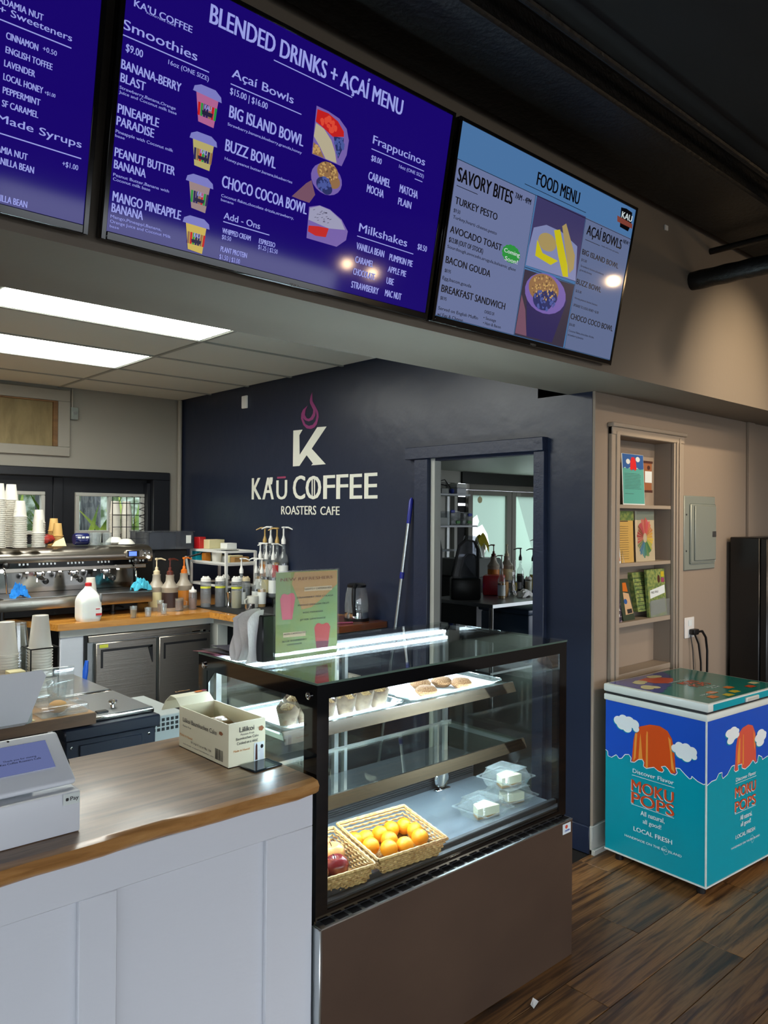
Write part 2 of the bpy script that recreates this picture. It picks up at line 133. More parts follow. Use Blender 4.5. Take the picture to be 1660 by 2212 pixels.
GEN={'tv1_text': [('MACADAMIA NUT',0.8398,0.4114,0.1197,0.0129,0.0181,'w'),('+ Sweeteners',0.8726,0.3944,0.1489,0.0136,-0.0029,'w'),('CINNAMON',0.8896,0.349,0.0637,0.0133,0.0006,'w'),('+0.50',0.9631,0.3534,0.0292,0.0099,0.0007,'w'),('ENGLISH TOFFEE',0.8903,0.3219,0.0948,0.0128,0.0,'w'),('LAVENDER',0.8893,0.2949,0.0617,0.0129,-0.0005,'w'),('LOCAL HONEY',0.8894,0.2681,0.08,0.013,0.0003,'w'),('+$1.00',0.9732,0.2689,0.0227,0.0073,0.0013,'w'),('PEPPERMINT',0.89,0.2417,0.0755,0.013,-0.0004,'w'),('SF CARAMEL',0.8901,0.2156,0.0731,0.0131,-0.0018,'w'),('House Made Syrups',0.7786,0.1834,0.2811,0.0157,-0.0106,'w'),('MACADAMIA NUT',0.8386,0.1228,0.1089,0.0136,0.0065,'w'),('VANILLA BEAN',0.8777,0.0997,0.0848,0.0139,0.0019,'w'),('+$1.00',1.0215,0.1337,0.0349,0.0111,0.0018,'w'),('VANILLA BEAN',0.8741,0.0247,0.0794,0.0135,-0.0022,'w')],'tv1_line': [(0.7979,1.0218,0.381,'w'),(0.7795,1.0616,0.161,'w')],'tv2_text': [("KA'U COFFEE",0.0321,0.5216,0.1457,0.0148,0.0168,'w'),('ROASTERS CAFE',0.0627,0.5184,0.0727,0.0038,0.0076,'w'),('Smoothies',0.011,0.4654,0.1865,0.0206,0.0046,'w'),('$9.00',0.0217,0.4218,0.0407,0.0159,0.0034,'w'),('16oz (ONE SIZE)',0.1257,0.4321,0.1077,0.0102,0.0012,'w'),('BANANA-BERRY',0.0148,0.3816,0.1487,0.0198,0.0025,'w'),('BLAST',0.0155,0.3532,0.0598,0.019,0.0045,'w'),('Strawberry,Banana,Orange',0.0149,0.3378,0.1397,0.0065,0.0033,'w'),('Juice and Coconut milk base',0.0146,0.3277,0.1437,0.0065,0.0034,'w'),('PINEAPPLE',0.0152,0.2852,0.1007,0.0201,0.0015,'w'),('PARADISE',0.015,0.2584,0.0912,0.0196,0.0013,'w'),('Pineapple with Coconut milk',0.0145,0.2414,0.1439,0.0069,0.0031,'w'),('base',0.0144,0.2321,0.0223,0.006,0.0015,'w'),('PEANUT BUTTER',0.0166,0.1895,0.1513,0.0199,0.0015,'w'),('BANANA',0.0174,0.1632,0.0778,0.0188,0.002,'w'),('Peanut Butter,Banana with',0.0173,0.146,0.1405,0.0067,0.0016,'w'),('Coconut milk base',0.0175,0.1361,0.0922,0.0067,0.0016,'w'),('MANGO PINEAPPLE',0.0206,0.0904,0.1737,0.0221,0.0029,'w'),('BANANA',0.0205,0.0657,0.0772,0.0201,0.0024,'w'),('Mango,Pineappl,Banana,',0.0191,0.0521,0.1282,0.0068,0.0021,'w'),('Orange Juice and Coconut Milk',0.0188,0.0409,0.1546,0.0068,0.0019,'w'),('base',0.019,0.0304,0.0223,0.0056,0.001,'w'),('BLENDED DRINKS + AÇAÍ MENU',0.2211,0.5629,0.6452,0.0429,0.002,'w'),('Açaí Bowls',0.2948,0.4649,0.1891,0.0206,0.002,'w'),('$15.00 | $16.00',0.2948,0.4247,0.1119,0.0151,-0.0008,'w'),('BIG ISLAND BOWL',0.2991,0.3698,0.2309,0.0288,0.0006,'w'),('Strawberry,banana,blueberry,granola,honey',0.2973,0.3497,0.2318,0.0068,0.0031,'w'),('BUZZ BOWL',0.2977,0.2882,0.1531,0.0282,0.0019,'w'),('Honey,peanut butter,banana,blueberries',0.2991,0.2665,0.2106,0.0069,0.001,'w'),('CHOCO COCOA BOWL',0.2988,0.1997,0.2687,0.0286,-0.0012,'w'),('Coconut flakes,chocolate drizzle,strawberry,',0.3,0.1757,0.2274,0.007,0.0018,'w'),('banana',0.3004,0.1656,0.0372,0.0063,0.0008,'w'),('Add - Ons',0.3136,0.1244,0.1104,0.0164,0.0029,'w'),('WHIPPED CREAM',0.3137,0.0883,0.0856,0.0129,0.0025,'w'),('$0.50',0.3142,0.0737,0.0273,0.0108,0.002,'w'),('PLANT PROTEIN',0.3142,0.0421,0.0792,0.013,0.0039,'w'),('$1.50 | $3.00',0.3126,0.0231,0.0619,0.0116,0.0035,'w'),('ESPRESSO',0.426,0.0887,0.0518,0.0126,0.0024,'w'),('$1.25 | $2.50',0.4256,0.0741,0.0625,0.0112,0.0018,'w'),('Frappucinos',0.7708,0.4541,0.2155,0.0225,0.0011,'w'),('$8.00',0.7729,0.4066,0.0402,0.0157,0.0024,'w'),('16oz (ONE SIZE)',0.8834,0.4184,0.1058,0.0097,0.0003,'w'),('CARAMEL',0.7711,0.3523,0.0864,0.0229,0.0033,'w'),('MOCHA',0.7716,0.317,0.0659,0.0218,0.0011,'w'),('MATCHA',0.8979,0.3518,0.077,0.0225,0.0027,'w'),('PLAIN',0.8987,0.3152,0.0547,0.0206,0.0026,'w'),('Milkshakes',0.7608,0.2018,0.197,0.0234,0.0017,'w'),('$8.50',1.0045,0.2062,0.0408,0.0173,0.0011,'w'),('VANILLA BEAN',0.7595,0.15,0.1105,0.0195,0.0013,'w'),('PUMPKIN PIE',0.8933,0.1476,0.0991,0.019,0.0015,'w'),('CARAMEL',0.7614,0.1121,0.0717,0.0184,0.0005,'w'),('APPLE PIE',0.8937,0.1124,0.0771,0.0179,0.0014,'w'),('CHOCOLATE',0.7594,0.0767,0.0862,0.0185,-0.0008,'w'),('UBE',0.8941,0.0769,0.0295,0.0193,0.0015,'w'),('STRAWBERRY',0.7586,0.038,0.1085,0.0191,0.0025,'w'),('MAC NUT',0.8949,0.0392,0.0688,0.0198,0.0018,'w'),('VIZIO',0.5374,-0.0003,0.0303,0.007,0.0004,'g')],'tv2_line': [(0.0104,0.2324,0.4526,'w'),(0.4103,0.676,0.5482,'w'),(0.294,0.5138,0.4481,'w'),(0.3132,0.456,0.117,'w'),(0.769,0.9872,0.4382,'w'),(0.9531,0.9866,0.406,'w'),(0.757,0.99,0.1873,'w')],'tv2_poly': {'cup0': [(0.1975,0.4139),(0.2714,0.4106),(0.2594,0.3301),(0.2163,0.3325)],'cup1': [(0.2005,0.3044),(0.2713,0.3037),(0.2598,0.2267),(0.2174,0.2287)],'cup2': [(0.2015,0.204),(0.2726,0.2025),(0.26,0.1238),(0.2205,0.1271)],'cup3': [(0.2038,0.1042),(0.2737,0.1031),(0.2626,0.0233),(0.2221,0.0269)],'bowl1': [(0.5596,0.4864),(0.6006,0.4857),(0.6408,0.4796),(0.6705,0.4618),(0.6833,0.434),(0.6819,0.3934),(0.6687,0.3593),(0.5629,0.3612),(0.5608,0.4301)],'bowl1red': [(0.5633,0.4788),(0.6014,0.4802),(0.637,0.4705),(0.6615,0.4509),(0.6637,0.4377),(0.6259,0.4257),(0.582,0.4408),(0.5624,0.446)],'bowl1ban': [(0.5639,0.4426),(0.5929,0.4366),(0.6224,0.4148),(0.6398,0.3886),(0.6495,0.3617),(0.61,0.3617),(0.5853,0.3875),(0.5618,0.4073)],'bowl1blue': [(0.6281,0.4284),(0.6644,0.434),(0.6659,0.4086),(0.6527,0.3746),(0.6411,0.3969)],'bowl1gran': [(0.5631,0.3922),(0.5858,0.3838),(0.6047,0.3621),(0.5638,0.3615)],'hand': [(0.5131,0.2343),(0.5559,0.2812),(0.5718,0.2935),(0.5899,0.2591),(0.5734,0.2329),(0.5431,0.2327)],'bowl3': [(0.574,0.2223),(0.6091,0.2356),(0.6462,0.2341),(0.6922,0.2173),(0.7198,0.191),(0.7174,0.1654),(0.6859,0.1393),(0.5776,0.1383)],'bowl3top': [(0.5764,0.2198),(0.6093,0.2344),(0.6465,0.2321),(0.6899,0.2147),(0.7085,0.1924),(0.6492,0.182),(0.5762,0.1879)],'bowl3str': [(0.5785,0.1726),(0.6127,0.179),(0.6492,0.182),(0.6427,0.1559),(0.6066,0.1513),(0.5789,0.1567)]},'tv2_blob': {'bowl2': [(0.6224,0.3099,0.0551,0.041)],'bowl2top': [(0.6232,0.328,0.038,0.0284),(0.6446,0.3102,0.0256,0.0191)],'bowl2berry': [(0.613,0.2933,0.0262,0.0198),(0.6249,0.2847,0.0203,0.0153)]},'tv3_text': [('FOOD MENU',0.4232,0.5514,0.2622,0.0447,0.0051,'k'),('SAVORY BITES',0.0256,0.4524,0.281,0.0431,0.0034,'k'),('7AM - 4PM',0.3198,0.4774,0.0885,0.019,0.0032,'k'),('TURKEY PESTO',0.0301,0.3823,0.2134,0.0223,0.0042,'k'),('$9.50',0.0294,0.3559,0.0316,0.0112,0.0039,'k'),('Turkey,hvarti cheese,pesto',0.0305,0.3359,0.2225,0.0104,0.005,'k'),('AVOCADO TOAST',0.0263,0.2902,0.2624,0.0218,0.006,'k'),('$12.00 (OUT OF STOCK)',0.0275,0.2607,0.17,0.0154,0.0057,'k'),('Sourdough,avocado,arugula,balsamic glaze',0.0241,0.2407,0.3582,0.0098,0.0055,'k'),('BACON GOUDA',0.026,0.1931,0.2259,0.0221,0.0025,'k'),('$8.95',0.0276,0.1642,0.0296,0.0107,0.0041,'k'),('Egg,bacon,gouda',0.0226,0.1394,0.1424,0.0107,0.0055,'k'),('BREAKFAST SANDWICH',0.0247,0.0995,0.3305,0.0233,0.0023,'k'),('$8.95',0.026,0.075,0.0292,0.0109,0.0025,'k'),('Served on English Muffin',0.0227,0.0417,0.1991,0.0105,0.0048,'k'),('w/ Egg & Cheese',0.0218,0.0219,0.1271,0.0105,0.0029,'k'),('CHOICE OF:',0.2507,0.07,0.0544,0.0106,0.0012,'k'),('• Sausage',0.2504,0.0496,0.0682,0.0098,0.0024,'k'),('• Ham & Bacon',0.2523,0.0323,0.0968,0.0098,0.0021,'k'),('AÇAÍ BOWLS',0.7662,0.4625,0.2502,0.0365,-0.0009,'k'),('NEW !',1.0244,0.4902,0.0469,0.0148,0.0029,'k'),('BIG ISLAND BOWL',0.759,0.3859,0.2605,0.0199,0.004,'k'),('BUZZ BOWL',0.7537,0.2716,0.1732,0.0202,0.0004,'k'),('CHOCO COCO BOWL',0.753,0.1376,0.3041,0.0216,0.0018,'k'),('$15.00',0.7618,0.3611,0.0364,0.0095,0.0019,'k'),('$15.00',0.7588,0.2419,0.038,0.0097,0.0022,'k'),('$16.00',0.7532,0.1117,0.0364,0.0099,0.0009,'k'),('UPGRADE TO LOCAL HONEY + $1.00',0.7584,0.1877,0.1768,0.0098,0.011,'k'),('Strawberry,banana,blueberry,',0.7635,0.3401,0.1644,0.0072,0.0064,'k'),('granola,honey',0.7618,0.3244,0.0844,0.0072,0.0049,'k'),('Honey,peanut butter,banana',0.7591,0.2162,0.1596,0.0073,0.0036,'k'),('Coconut flakes,chocolate drizzle,',0.7554,0.0887,0.1782,0.0075,0.0047,'k'),('strawberry,banana',0.7536,0.0728,0.1077,0.0075,0.0038,'k'),('made with love and aloha',0.878,0.4429,0.1282,0.0058,0.0031,'k'),('Coming',0.3031,0.2913,0.0866,0.0139,0.001,'w'),('Soon!',0.3133,0.2651,0.071,0.0139,0.0035,'w'),('KAU',0.9922,0.5804,0.0765,0.0242,0.0034,'w'),('VIZIO',0.5248,0.0015,0.0346,0.0067,0.0002,'g')],'tv3_line': [(0.3592,0.7407,0.5366,'k'),(0.0262,0.1299,0.438,'k'),(0.765,0.8682,0.4426,'k')],'tv3_poly': {'band': [(0.0119,0.5149),(0.4293,0.5199),(0.7452,0.5226),(1.0834,0.5256)],'left': [(0.0119,0.5149),(0.4293,0.5199),(0.4194,0.0229),(0.0025,0.0163)],'pic1': [(0.4374,0.5193),(0.7452,0.5226),(0.7481,0.2782),(0.4336,0.2737)],'pic2': [(0.4319,0.2591),(0.7448,0.2647),(0.7379,0.0234),(0.431,0.0237)],'right': [(0.7544,0.5224),(1.0834,0.5256),(1.0818,0.0243),(0.7423,0.0241)],'screen': [(0.0056,0.63),(1.1037,0.6517),(1.0936,0.0203),(0.0039,0.01)],'plate': [(0.4455,0.4086),(0.515,0.4352),(0.6076,0.4339),(0.721,0.4065),(0.7474,0.2806),(0.4336,0.2737),(0.4358,0.3404)],'egg': [(0.4749,0.3732),(0.5176,0.3353),(0.6162,0.3281),(0.576,0.3046),(0.4779,0.3168)],'sw1': [(0.5627,0.4278),(0.5977,0.4388),(0.6775,0.3266),(0.694,0.2848),(0.6601,0.2803),(0.6109,0.3466)],'sw2': [(0.6064,0.4531),(0.6279,0.4682),(0.7139,0.3697),(0.7194,0.3205),(0.6948,0.2976),(0.6598,0.3576)],'badge': [(0.9802,0.6166),(1.0194,0.6216),(1.0646,0.6174),(1.0722,0.5739),(1.0572,0.5408),(0.9942,0.544),(0.9859,0.584)],'ribbon': [(0.9618,0.5805),(1.079,0.5756),(1.083,0.5578),(0.969,0.5587)]},'tv3_blob': {'bun': [(0.5349,0.3778,0.0551,0.0315)],'bowl': [(0.5757,0.1987,0.1272,0.0722)],'gran': [(0.5593,0.2128,0.093,0.0534)],'berry': [(0.5622,0.1714,0.0604,0.0351),(0.603,0.1916,0.0449,0.0259)],'green': [(0.344,0.2923,0.0477,0.0288)]},'logo_poly': {'bigk': [(-0.8761,0.6801),(-0.7621,0.6777),(-0.8004,0.6406),(-0.7949,0.4981),(-0.589,0.6819),(-0.4815,0.6785),(-0.6513,0.5339),(-0.488,0.4162),(-0.6548,0.4153),(-0.6363,0.4279),(-0.7108,0.4905),(-0.7974,0.4172),(-0.878,0.4174)],'flame': [(-0.6514,0.9379),(-0.6472,0.8724),(-0.6128,0.8328),(-0.5786,0.7885),(-0.5731,0.7522),(-0.5943,0.7028),(-0.6226,0.6825),(-0.6616,0.6752),(-0.7134,0.6834),(-0.7538,0.7106),(-0.7826,0.7602),(-0.7795,0.7968),(-0.7588,0.8231),(-0.7034,0.847),(-0.729,0.8161),(-0.7373,0.7824),(-0.7143,0.7564),(-0.6884,0.7499),(-0.6628,0.7601),(-0.6409,0.784),(-0.6379,0.8095),(-0.6552,0.8319),(-0.6761,0.8598),(-0.6798,0.881),(-0.6699,0.911)],'flamehole': [(-0.7615,0.7636),(-0.7315,0.7433),(-0.6881,0.7312),(-0.6403,0.7396),(-0.6136,0.7661),(-0.6073,0.8015),(-0.5967,0.7646),(-0.6097,0.7267),(-0.6399,0.7034),(-0.6877,0.699),(-0.7294,0.7159)],'macron': [(-1.0774,0.3471),(-0.9648,0.3478),(-0.9664,0.3339),(-1.0753,0.3329)],'ubar1': [(-0.6485,0.3273),(-0.6349,0.3279),(-0.633,0.1805),(-0.6466,0.1807)],'ubar2': [(-0.6214,0.3275),(-0.6079,0.3281),(-0.606,0.1802),(-0.6195,0.1804)]},'logo_text': [('K',-1.4204,0.1805,0.1265,0.1662,-0.0013,'w'),('A',-1.2699,0.1789,0.1452,0.1654,-0.0004,'w'),("'",-1.1751,0.1779,0.035,0.1679,-0.0004,'w'),('U',-1.0845,0.1781,0.1331,0.142,-0.0003,'w'),('C',-0.871,0.1769,0.1419,0.168,-0.0015,'w'),('O',-0.7153,0.1752,0.1729,0.1625,-0.0018,'w'),('F',-0.5094,0.174,0.1211,0.1642,-0.0013,'w'),('F',-0.3646,0.1725,0.1179,0.1669,-0.0013,'w'),('E',-0.2208,0.1719,0.1177,0.1655,-0.0013,'w'),('E',-0.071,0.1712,0.1199,0.1678,-0.0004,'w'),('ROASTERS',-1.0204,0.0648,0.4261,0.0617,-0.0005,'w'),('CAFE',-0.5443,0.0635,0.2109,0.058,-0.0021,'w')],'frl_poly': {'wave': [(-0.0096,0.4785),(0.0015,0.473),(0.0036,0.4518),(0.0241,0.4488),(0.0494,0.4674),(0.0558,0.4647),(0.0653,0.4537),(0.0809,0.4576),(0.0994,0.4808),(0.1209,0.486),(0.1333,0.4732),(0.1303,0.4541),(0.1516,0.4568),(0.1726,0.4752),(0.1935,0.4804),(0.2024,0.4697),(0.1996,0.4508),(0.2144,0.4442),(0.2552,0.4599),(0.2783,0.448),(0.2983,0.4481),(0.3067,0.4605),(0.2925,0.4721),(0.3123,0.4797),(0.3264,0.4707),(0.3405,0.4542),(0.3627,0.4525),(0.3736,0.4655),(0.3652,0.4858),(0.3844,0.4883),(0.4117,0.4681),(0.4333,0.4541),(0.4413,0.4587),(0.4439,0.4692),(0.4704,0.4543),(0.4992,0.4475),(0.5069,0.4521)],'pop': [(0.1364,0.4582),(0.1448,0.5603),(0.1537,0.5939),(0.1775,0.6306),(0.2307,0.6514),(0.2827,0.656),(0.3225,0.6418),(0.3451,0.6115),(0.3565,0.5639),(0.3654,0.4608),(0.3405,0.4542),(0.3264,0.4707),(0.3123,0.4797),(0.2925,0.4721),(0.3067,0.4605),(0.2983,0.4481),(0.2783,0.448),(0.2552,0.4599),(0.2144,0.4442),(0.1996,0.4508),(0.2024,0.4697),(0.1935,0.4804),(0.1726,0.4752),(0.1516,0.4568)],'hl0': [(0.1537,0.5939),(0.1657,0.5966),(0.1575,0.4793),(0.1455,0.4605)],'hl1': [(0.1837,0.6006),(0.1934,0.4882),(0.1964,0.4812),(0.1726,0.4752),(0.1791,0.5787)],'hl2': [(0.2162,0.6182),(0.2221,0.6144),(0.2232,0.4491),(0.2115,0.446),(0.2134,0.5969)],'hl3': [(0.3255,0.6172),(0.3395,0.6052),(0.3484,0.5267),(0.3599,0.4618),(0.3431,0.4751),(0.3371,0.5492)]},'frr_poly': {'wave': [(0.0111,0.4458),(0.0403,0.4569),(0.0775,0.4567),(0.1007,0.4792),(0.1292,0.4786),(0.1246,0.4646),(0.1342,0.4502),(0.1725,0.4601),(0.2112,0.4902),(0.2358,0.4905),(0.2311,0.4687),(0.246,0.4582),(0.2709,0.461),(0.2657,0.4848),(0.3009,0.4833),(0.3011,0.4653),(0.3317,0.4543),(0.3727,0.4645),(0.4038,0.482),(0.4144,0.4748),(0.425,0.4624),(0.4461,0.4662),(0.4565,0.4958),(0.4888,0.482),(0.4943,0.4678),(0.5323,0.474),(0.5542,0.4753)],'pop': [(0.241,0.4668),(0.2498,0.5715),(0.2692,0.6241),(0.3093,0.6482),(0.3604,0.6555),(0.4021,0.6436),(0.4288,0.6028),(0.4353,0.4866),(0.4409,0.4646),(0.4038,0.482),(0.3727,0.4645),(0.3317,0.4543),(0.3011,0.4653),(0.3009,0.4833),(0.2657,0.4848),(0.2709,0.461),(0.246,0.4582)],'hl0': [(0.2795,0.602),(0.2875,0.6057),(0.2856,0.4938),(0.2606,0.4883),(0.2651,0.5434)],'hl1': [(0.3116,0.617),(0.3177,0.616),(0.3192,0.4772),(0.309,0.4792)],'hl2': [(0.4076,0.6219),(0.4183,0.5993),(0.4244,0.5252),(0.4158,0.5424)]},'frl_blob': {'cloud1': [(0.0608,0.6347,0.025,0.0214),(0.0889,0.6459,0.0259,0.0223),(0.1229,0.6399,0.0304,0.0264),(0.1504,0.6352,0.0253,0.022),(0.1108,0.6108,0.0257,0.0222),(0.0798,0.62,0.0279,0.024),(0.1596,0.6162,0.0168,0.0147)],'cloud2': [(0.3619,0.5728,0.0192,0.0175),(0.3838,0.5855,0.0228,0.0209),(0.4164,0.5858,0.0241,0.0223),(0.4459,0.5781,0.0222,0.0206),(0.454,0.5579,0.0148,0.0137),(0.4166,0.5511,0.0267,0.0247),(0.3895,0.5594,0.0271,0.0249)]},'frr_blob': {'cloud1': [(0.1901,0.6422,0.0353,0.0181),(0.2243,0.6492,0.0338,0.0172),(0.2511,0.6423,0.025,0.0127),(0.2147,0.623,0.0376,0.0192),(0.2493,0.6249,0.028,0.0142),(0.2002,0.6079,0.0315,0.0161)],'cloud2': [(0.4768,0.5975,0.0346,0.0169),(0.461,0.5765,0.0409,0.02),(0.5039,0.5877,0.0283,0.0138),(0.4719,0.5535,0.0367,0.0179),(0.4878,0.5772,0.0413,0.0201)]},'frl_text': [('Discover Flavor',0.1428,0.4072,0.2135,0.0189,0.001,'w'),('LOCAL FRESH',0.1496,0.1358,0.1996,0.0199,0.0049,'w'),('HANDMADE ON THE BIG ISLAND',0.1008,0.0936,0.2958,0.0106,0.0073,'w'),('All natural,',0.1863,0.2195,0.1248,0.0218,0.0047,'w'),('all good!',0.1984,0.1853,0.0959,0.0197,0.0072,'w'),('MOKU',0.1373,0.3225,0.2178,0.0515,0.0125,'r'),('POPS',0.1377,0.2637,0.2205,0.0526,0.0095,'r')],'frr_text': [('Discover Flavor',0.2485,0.4121,0.1844,0.0173,0.0017,'w'),('LOCAL FRESH',0.2492,0.1511,0.1759,0.0173,0.0007,'w'),('HANDMADE ON THE BIG ISLAND',0.2102,0.113,0.2609,0.0091,0.004,'w'),('All natural,',0.2884,0.228,0.1076,0.0215,-0.0018,'w'),('all good!',0.2937,0.1987,0.0922,0.0194,-0.0038,'w'),('MOKU',0.2443,0.3395,0.1873,0.0467,-0.0039,'r'),('POPS',0.243,0.274,0.1892,0.0467,0.004,'r')],'frl_line': [(0.1381,0.3603,0.3948,'w'),(0.136,0.3584,0.2573,'w')],'frr_line': [(0.2437,0.4362,0.4037,'w'),(0.2411,0.4323,0.2668,'w')],'frt_poly': {'sky': [(0.0105,0.5003),(0.6765,0.5187),(0.6458,0.3676),(0.4756,0.3427),(0.3012,0.3568),(0.1312,0.3471),(0.0154,0.3425)],'pop': [(0.3012,0.4546),(0.3638,0.4816),(0.4089,0.4343),(0.4086,0.3627),(0.3605,0.3414),(0.3053,0.3593)],'lab0': [(0.0964,0.1341),(0.1517,0.122),(0.1378,0.0899),(0.0634,0.0893)],'lab1': [(0.0878,0.0646),(0.1421,0.0522),(0.1286,0.0214),(0.0555,0.0216)],'lab2': [(0.2605,0.1419),(0.3186,0.1294),(0.3027,0.0963),(0.2239,0.0956)],'lab3': [(0.2545,0.0733),(0.3116,0.0605),(0.296,0.0286),(0.2185,0.0287)],'lab4': [(0.4102,0.0804),(0.4701,0.0674),(0.4525,0.0345),(0.3707,0.0346)],'lab5': [(0.5581,0.0842),(0.6206,0.0709),(0.6011,0.0372),(0.5152,0.0372)]},'frt_blob': {'c1': [(0.1221,0.4193,0.0246,0.0863),(0.1506,0.4066,0.019,0.0656)],'c2': [(0.2552,0.4624,0.0274,0.0981)],'c3': [(0.4438,0.4237,0.026,0.0913)]},'frt_text': [('MOKU POPS',0.2918,0.2696,0.1757,0.0289,0.0222,'r')],'boxl_text': [('Lilikoi Baumkuchen Cake',0.0253,0.0833,0.204,0.0131,-0.0057,'k'),('Passion Fruit',0.0256,0.0687,0.0521,0.0051,0.0009,'k'),('20 Large X 1oz at 28g / 1.0z',0.0763,0.0269,0.1223,0.0057,-0.0043,'k'),('Individually wrapped baumkuchen cake',0.0281,0.0144,0.1855,0.0029,-0.0005,'k'),('Made in Hawaii',0.0063,0.0372,0.0804,0.0073,0.0163,'o')],'boxr_text': [('Lilikoi',0.0365,0.0985,0.0499,0.0143,-0.0029,'k'),('Passion Fruit',0.0405,0.0883,0.046,0.0054,-0.0023,'k'),('Baumkuchen Cake',0.0249,0.0763,0.0767,0.0075,0.0001,'k'),('Cooked on a stick!',0.0278,0.0629,0.0711,0.0081,0.0001,'k'),('Made in Hawaii',0.0167,0.0431,0.0553,0.0061,0.0072,'o')],'boxl_poly': {'bar': [(0.2218,0.0444),(0.266,0.0465),(0.2665,0.0145),(0.2223,0.0126)]},'boxl_blob': {'fl': [(0.2535,0.093,0.0104,0.0054)]},'boxr_blob': {'fl': [(0.1109,0.0982,0.0083,0.007)]},'boxr_poly': {'pic': [(0.0868,0.0584),(0.1224,0.0586),(0.1229,0.0045),(0.0873,0.0049)]},'sign_poly': {'frame': [(0.0004,0.291),(0.245,0.2892),(0.2452,-0.0018),(-0.0008,0.0104)],'tag1': [(0.1095,0.2364),(0.2236,0.2364),(0.2237,0.2214),(0.1096,0.2231)],'tag2': [(0.0277,0.0965),(0.116,0.0943),(0.1162,0.0785),(0.0279,0.0814)],'drink1': [(0.0144,0.2073),(0.074,0.2075),(0.0621,0.1364),(0.0234,0.1376)],'drink2': [(0.1509,0.1037),(0.2184,0.1019),(0.2066,0.024),(0.1611,0.0269)],'drink2b': [(0.1566,0.0569),(0.2118,0.0533),(0.2066,0.024),(0.1611,0.0269)]},'sign_text': [('NEW REFRESHERS',0.0163,0.2599,0.2098,0.0097,-0.0008,'b'),('LIGHTLY CAFFEINATED',0.1121,0.2271,0.1088,0.0054,-0.0012,'k'),('STRAWBERRY PIÑA COLADA',0.0792,0.201,0.1503,0.0054,-0.0022,'k'),('MANGO DRAGON FRUIT',0.0845,0.1766,0.1288,0.0054,-0.0025,'k'),('POG PARADISE',0.1052,0.1515,0.0814,0.0054,-0.0009,'k'),('JITTER LEMONADE',0.0926,0.1288,0.1049,0.0054,-0.003,'k'),('NON-CAFFEINATED',0.0303,0.0881,0.0884,0.0053,-0.0032,'k'),('BLUE RASPBERRY',0.0241,0.0656,0.0974,0.0053,-0.003,'k'),('LEMONADE',0.043,0.0542,0.058,0.0053,0.0001,'k')],'sign_blob': {'ice1': [(0.0305,0.2103,0.0119,0.0098),(0.0589,0.2113,0.0121,0.0099),(0.044,0.2053,0.014,0.0115)],'ice2': [(0.1683,0.1042,0.0139,0.011),(0.2005,0.1026,0.0141,0.0111),(0.1843,0.0998,0.014,0.011)]},'reg_text': [('Pay',0.4751,0.0666,0.019,0.0089,-0.0002,'k')],'reg_poly': {'sticker': [(0.4588,0.0825),(0.4971,0.0851),(0.4974,0.0576),(0.459,0.0577)],'front': [(0.326,0.0875),(0.5021,0.0846),(0.5016,-0.0118),(0.3269,-0.0083)]},'reg_blob': {'apple': [(0.4682,0.0704,0.0037,0.0037)]},'tab_text': [('Thank you for visiting',0.3094,0.0869,0.0725,0.0043,-0.0014,'k'),('Kau Coffee Roasters Cafe',0.3014,0.0783,0.0889,0.0053,-0.0019,'k')],'tab_poly': {'screen': [(0.3111,0.1301),(0.4243,0.1281),(0.4233,0.0408),(0.2903,0.0427)],'body': [(0.3153,0.1479),(0.4255,0.1476),(0.45,0.1351),(0.4499,0.01),(0.4349,-0.0011),(0.2799,-0.001)]}}
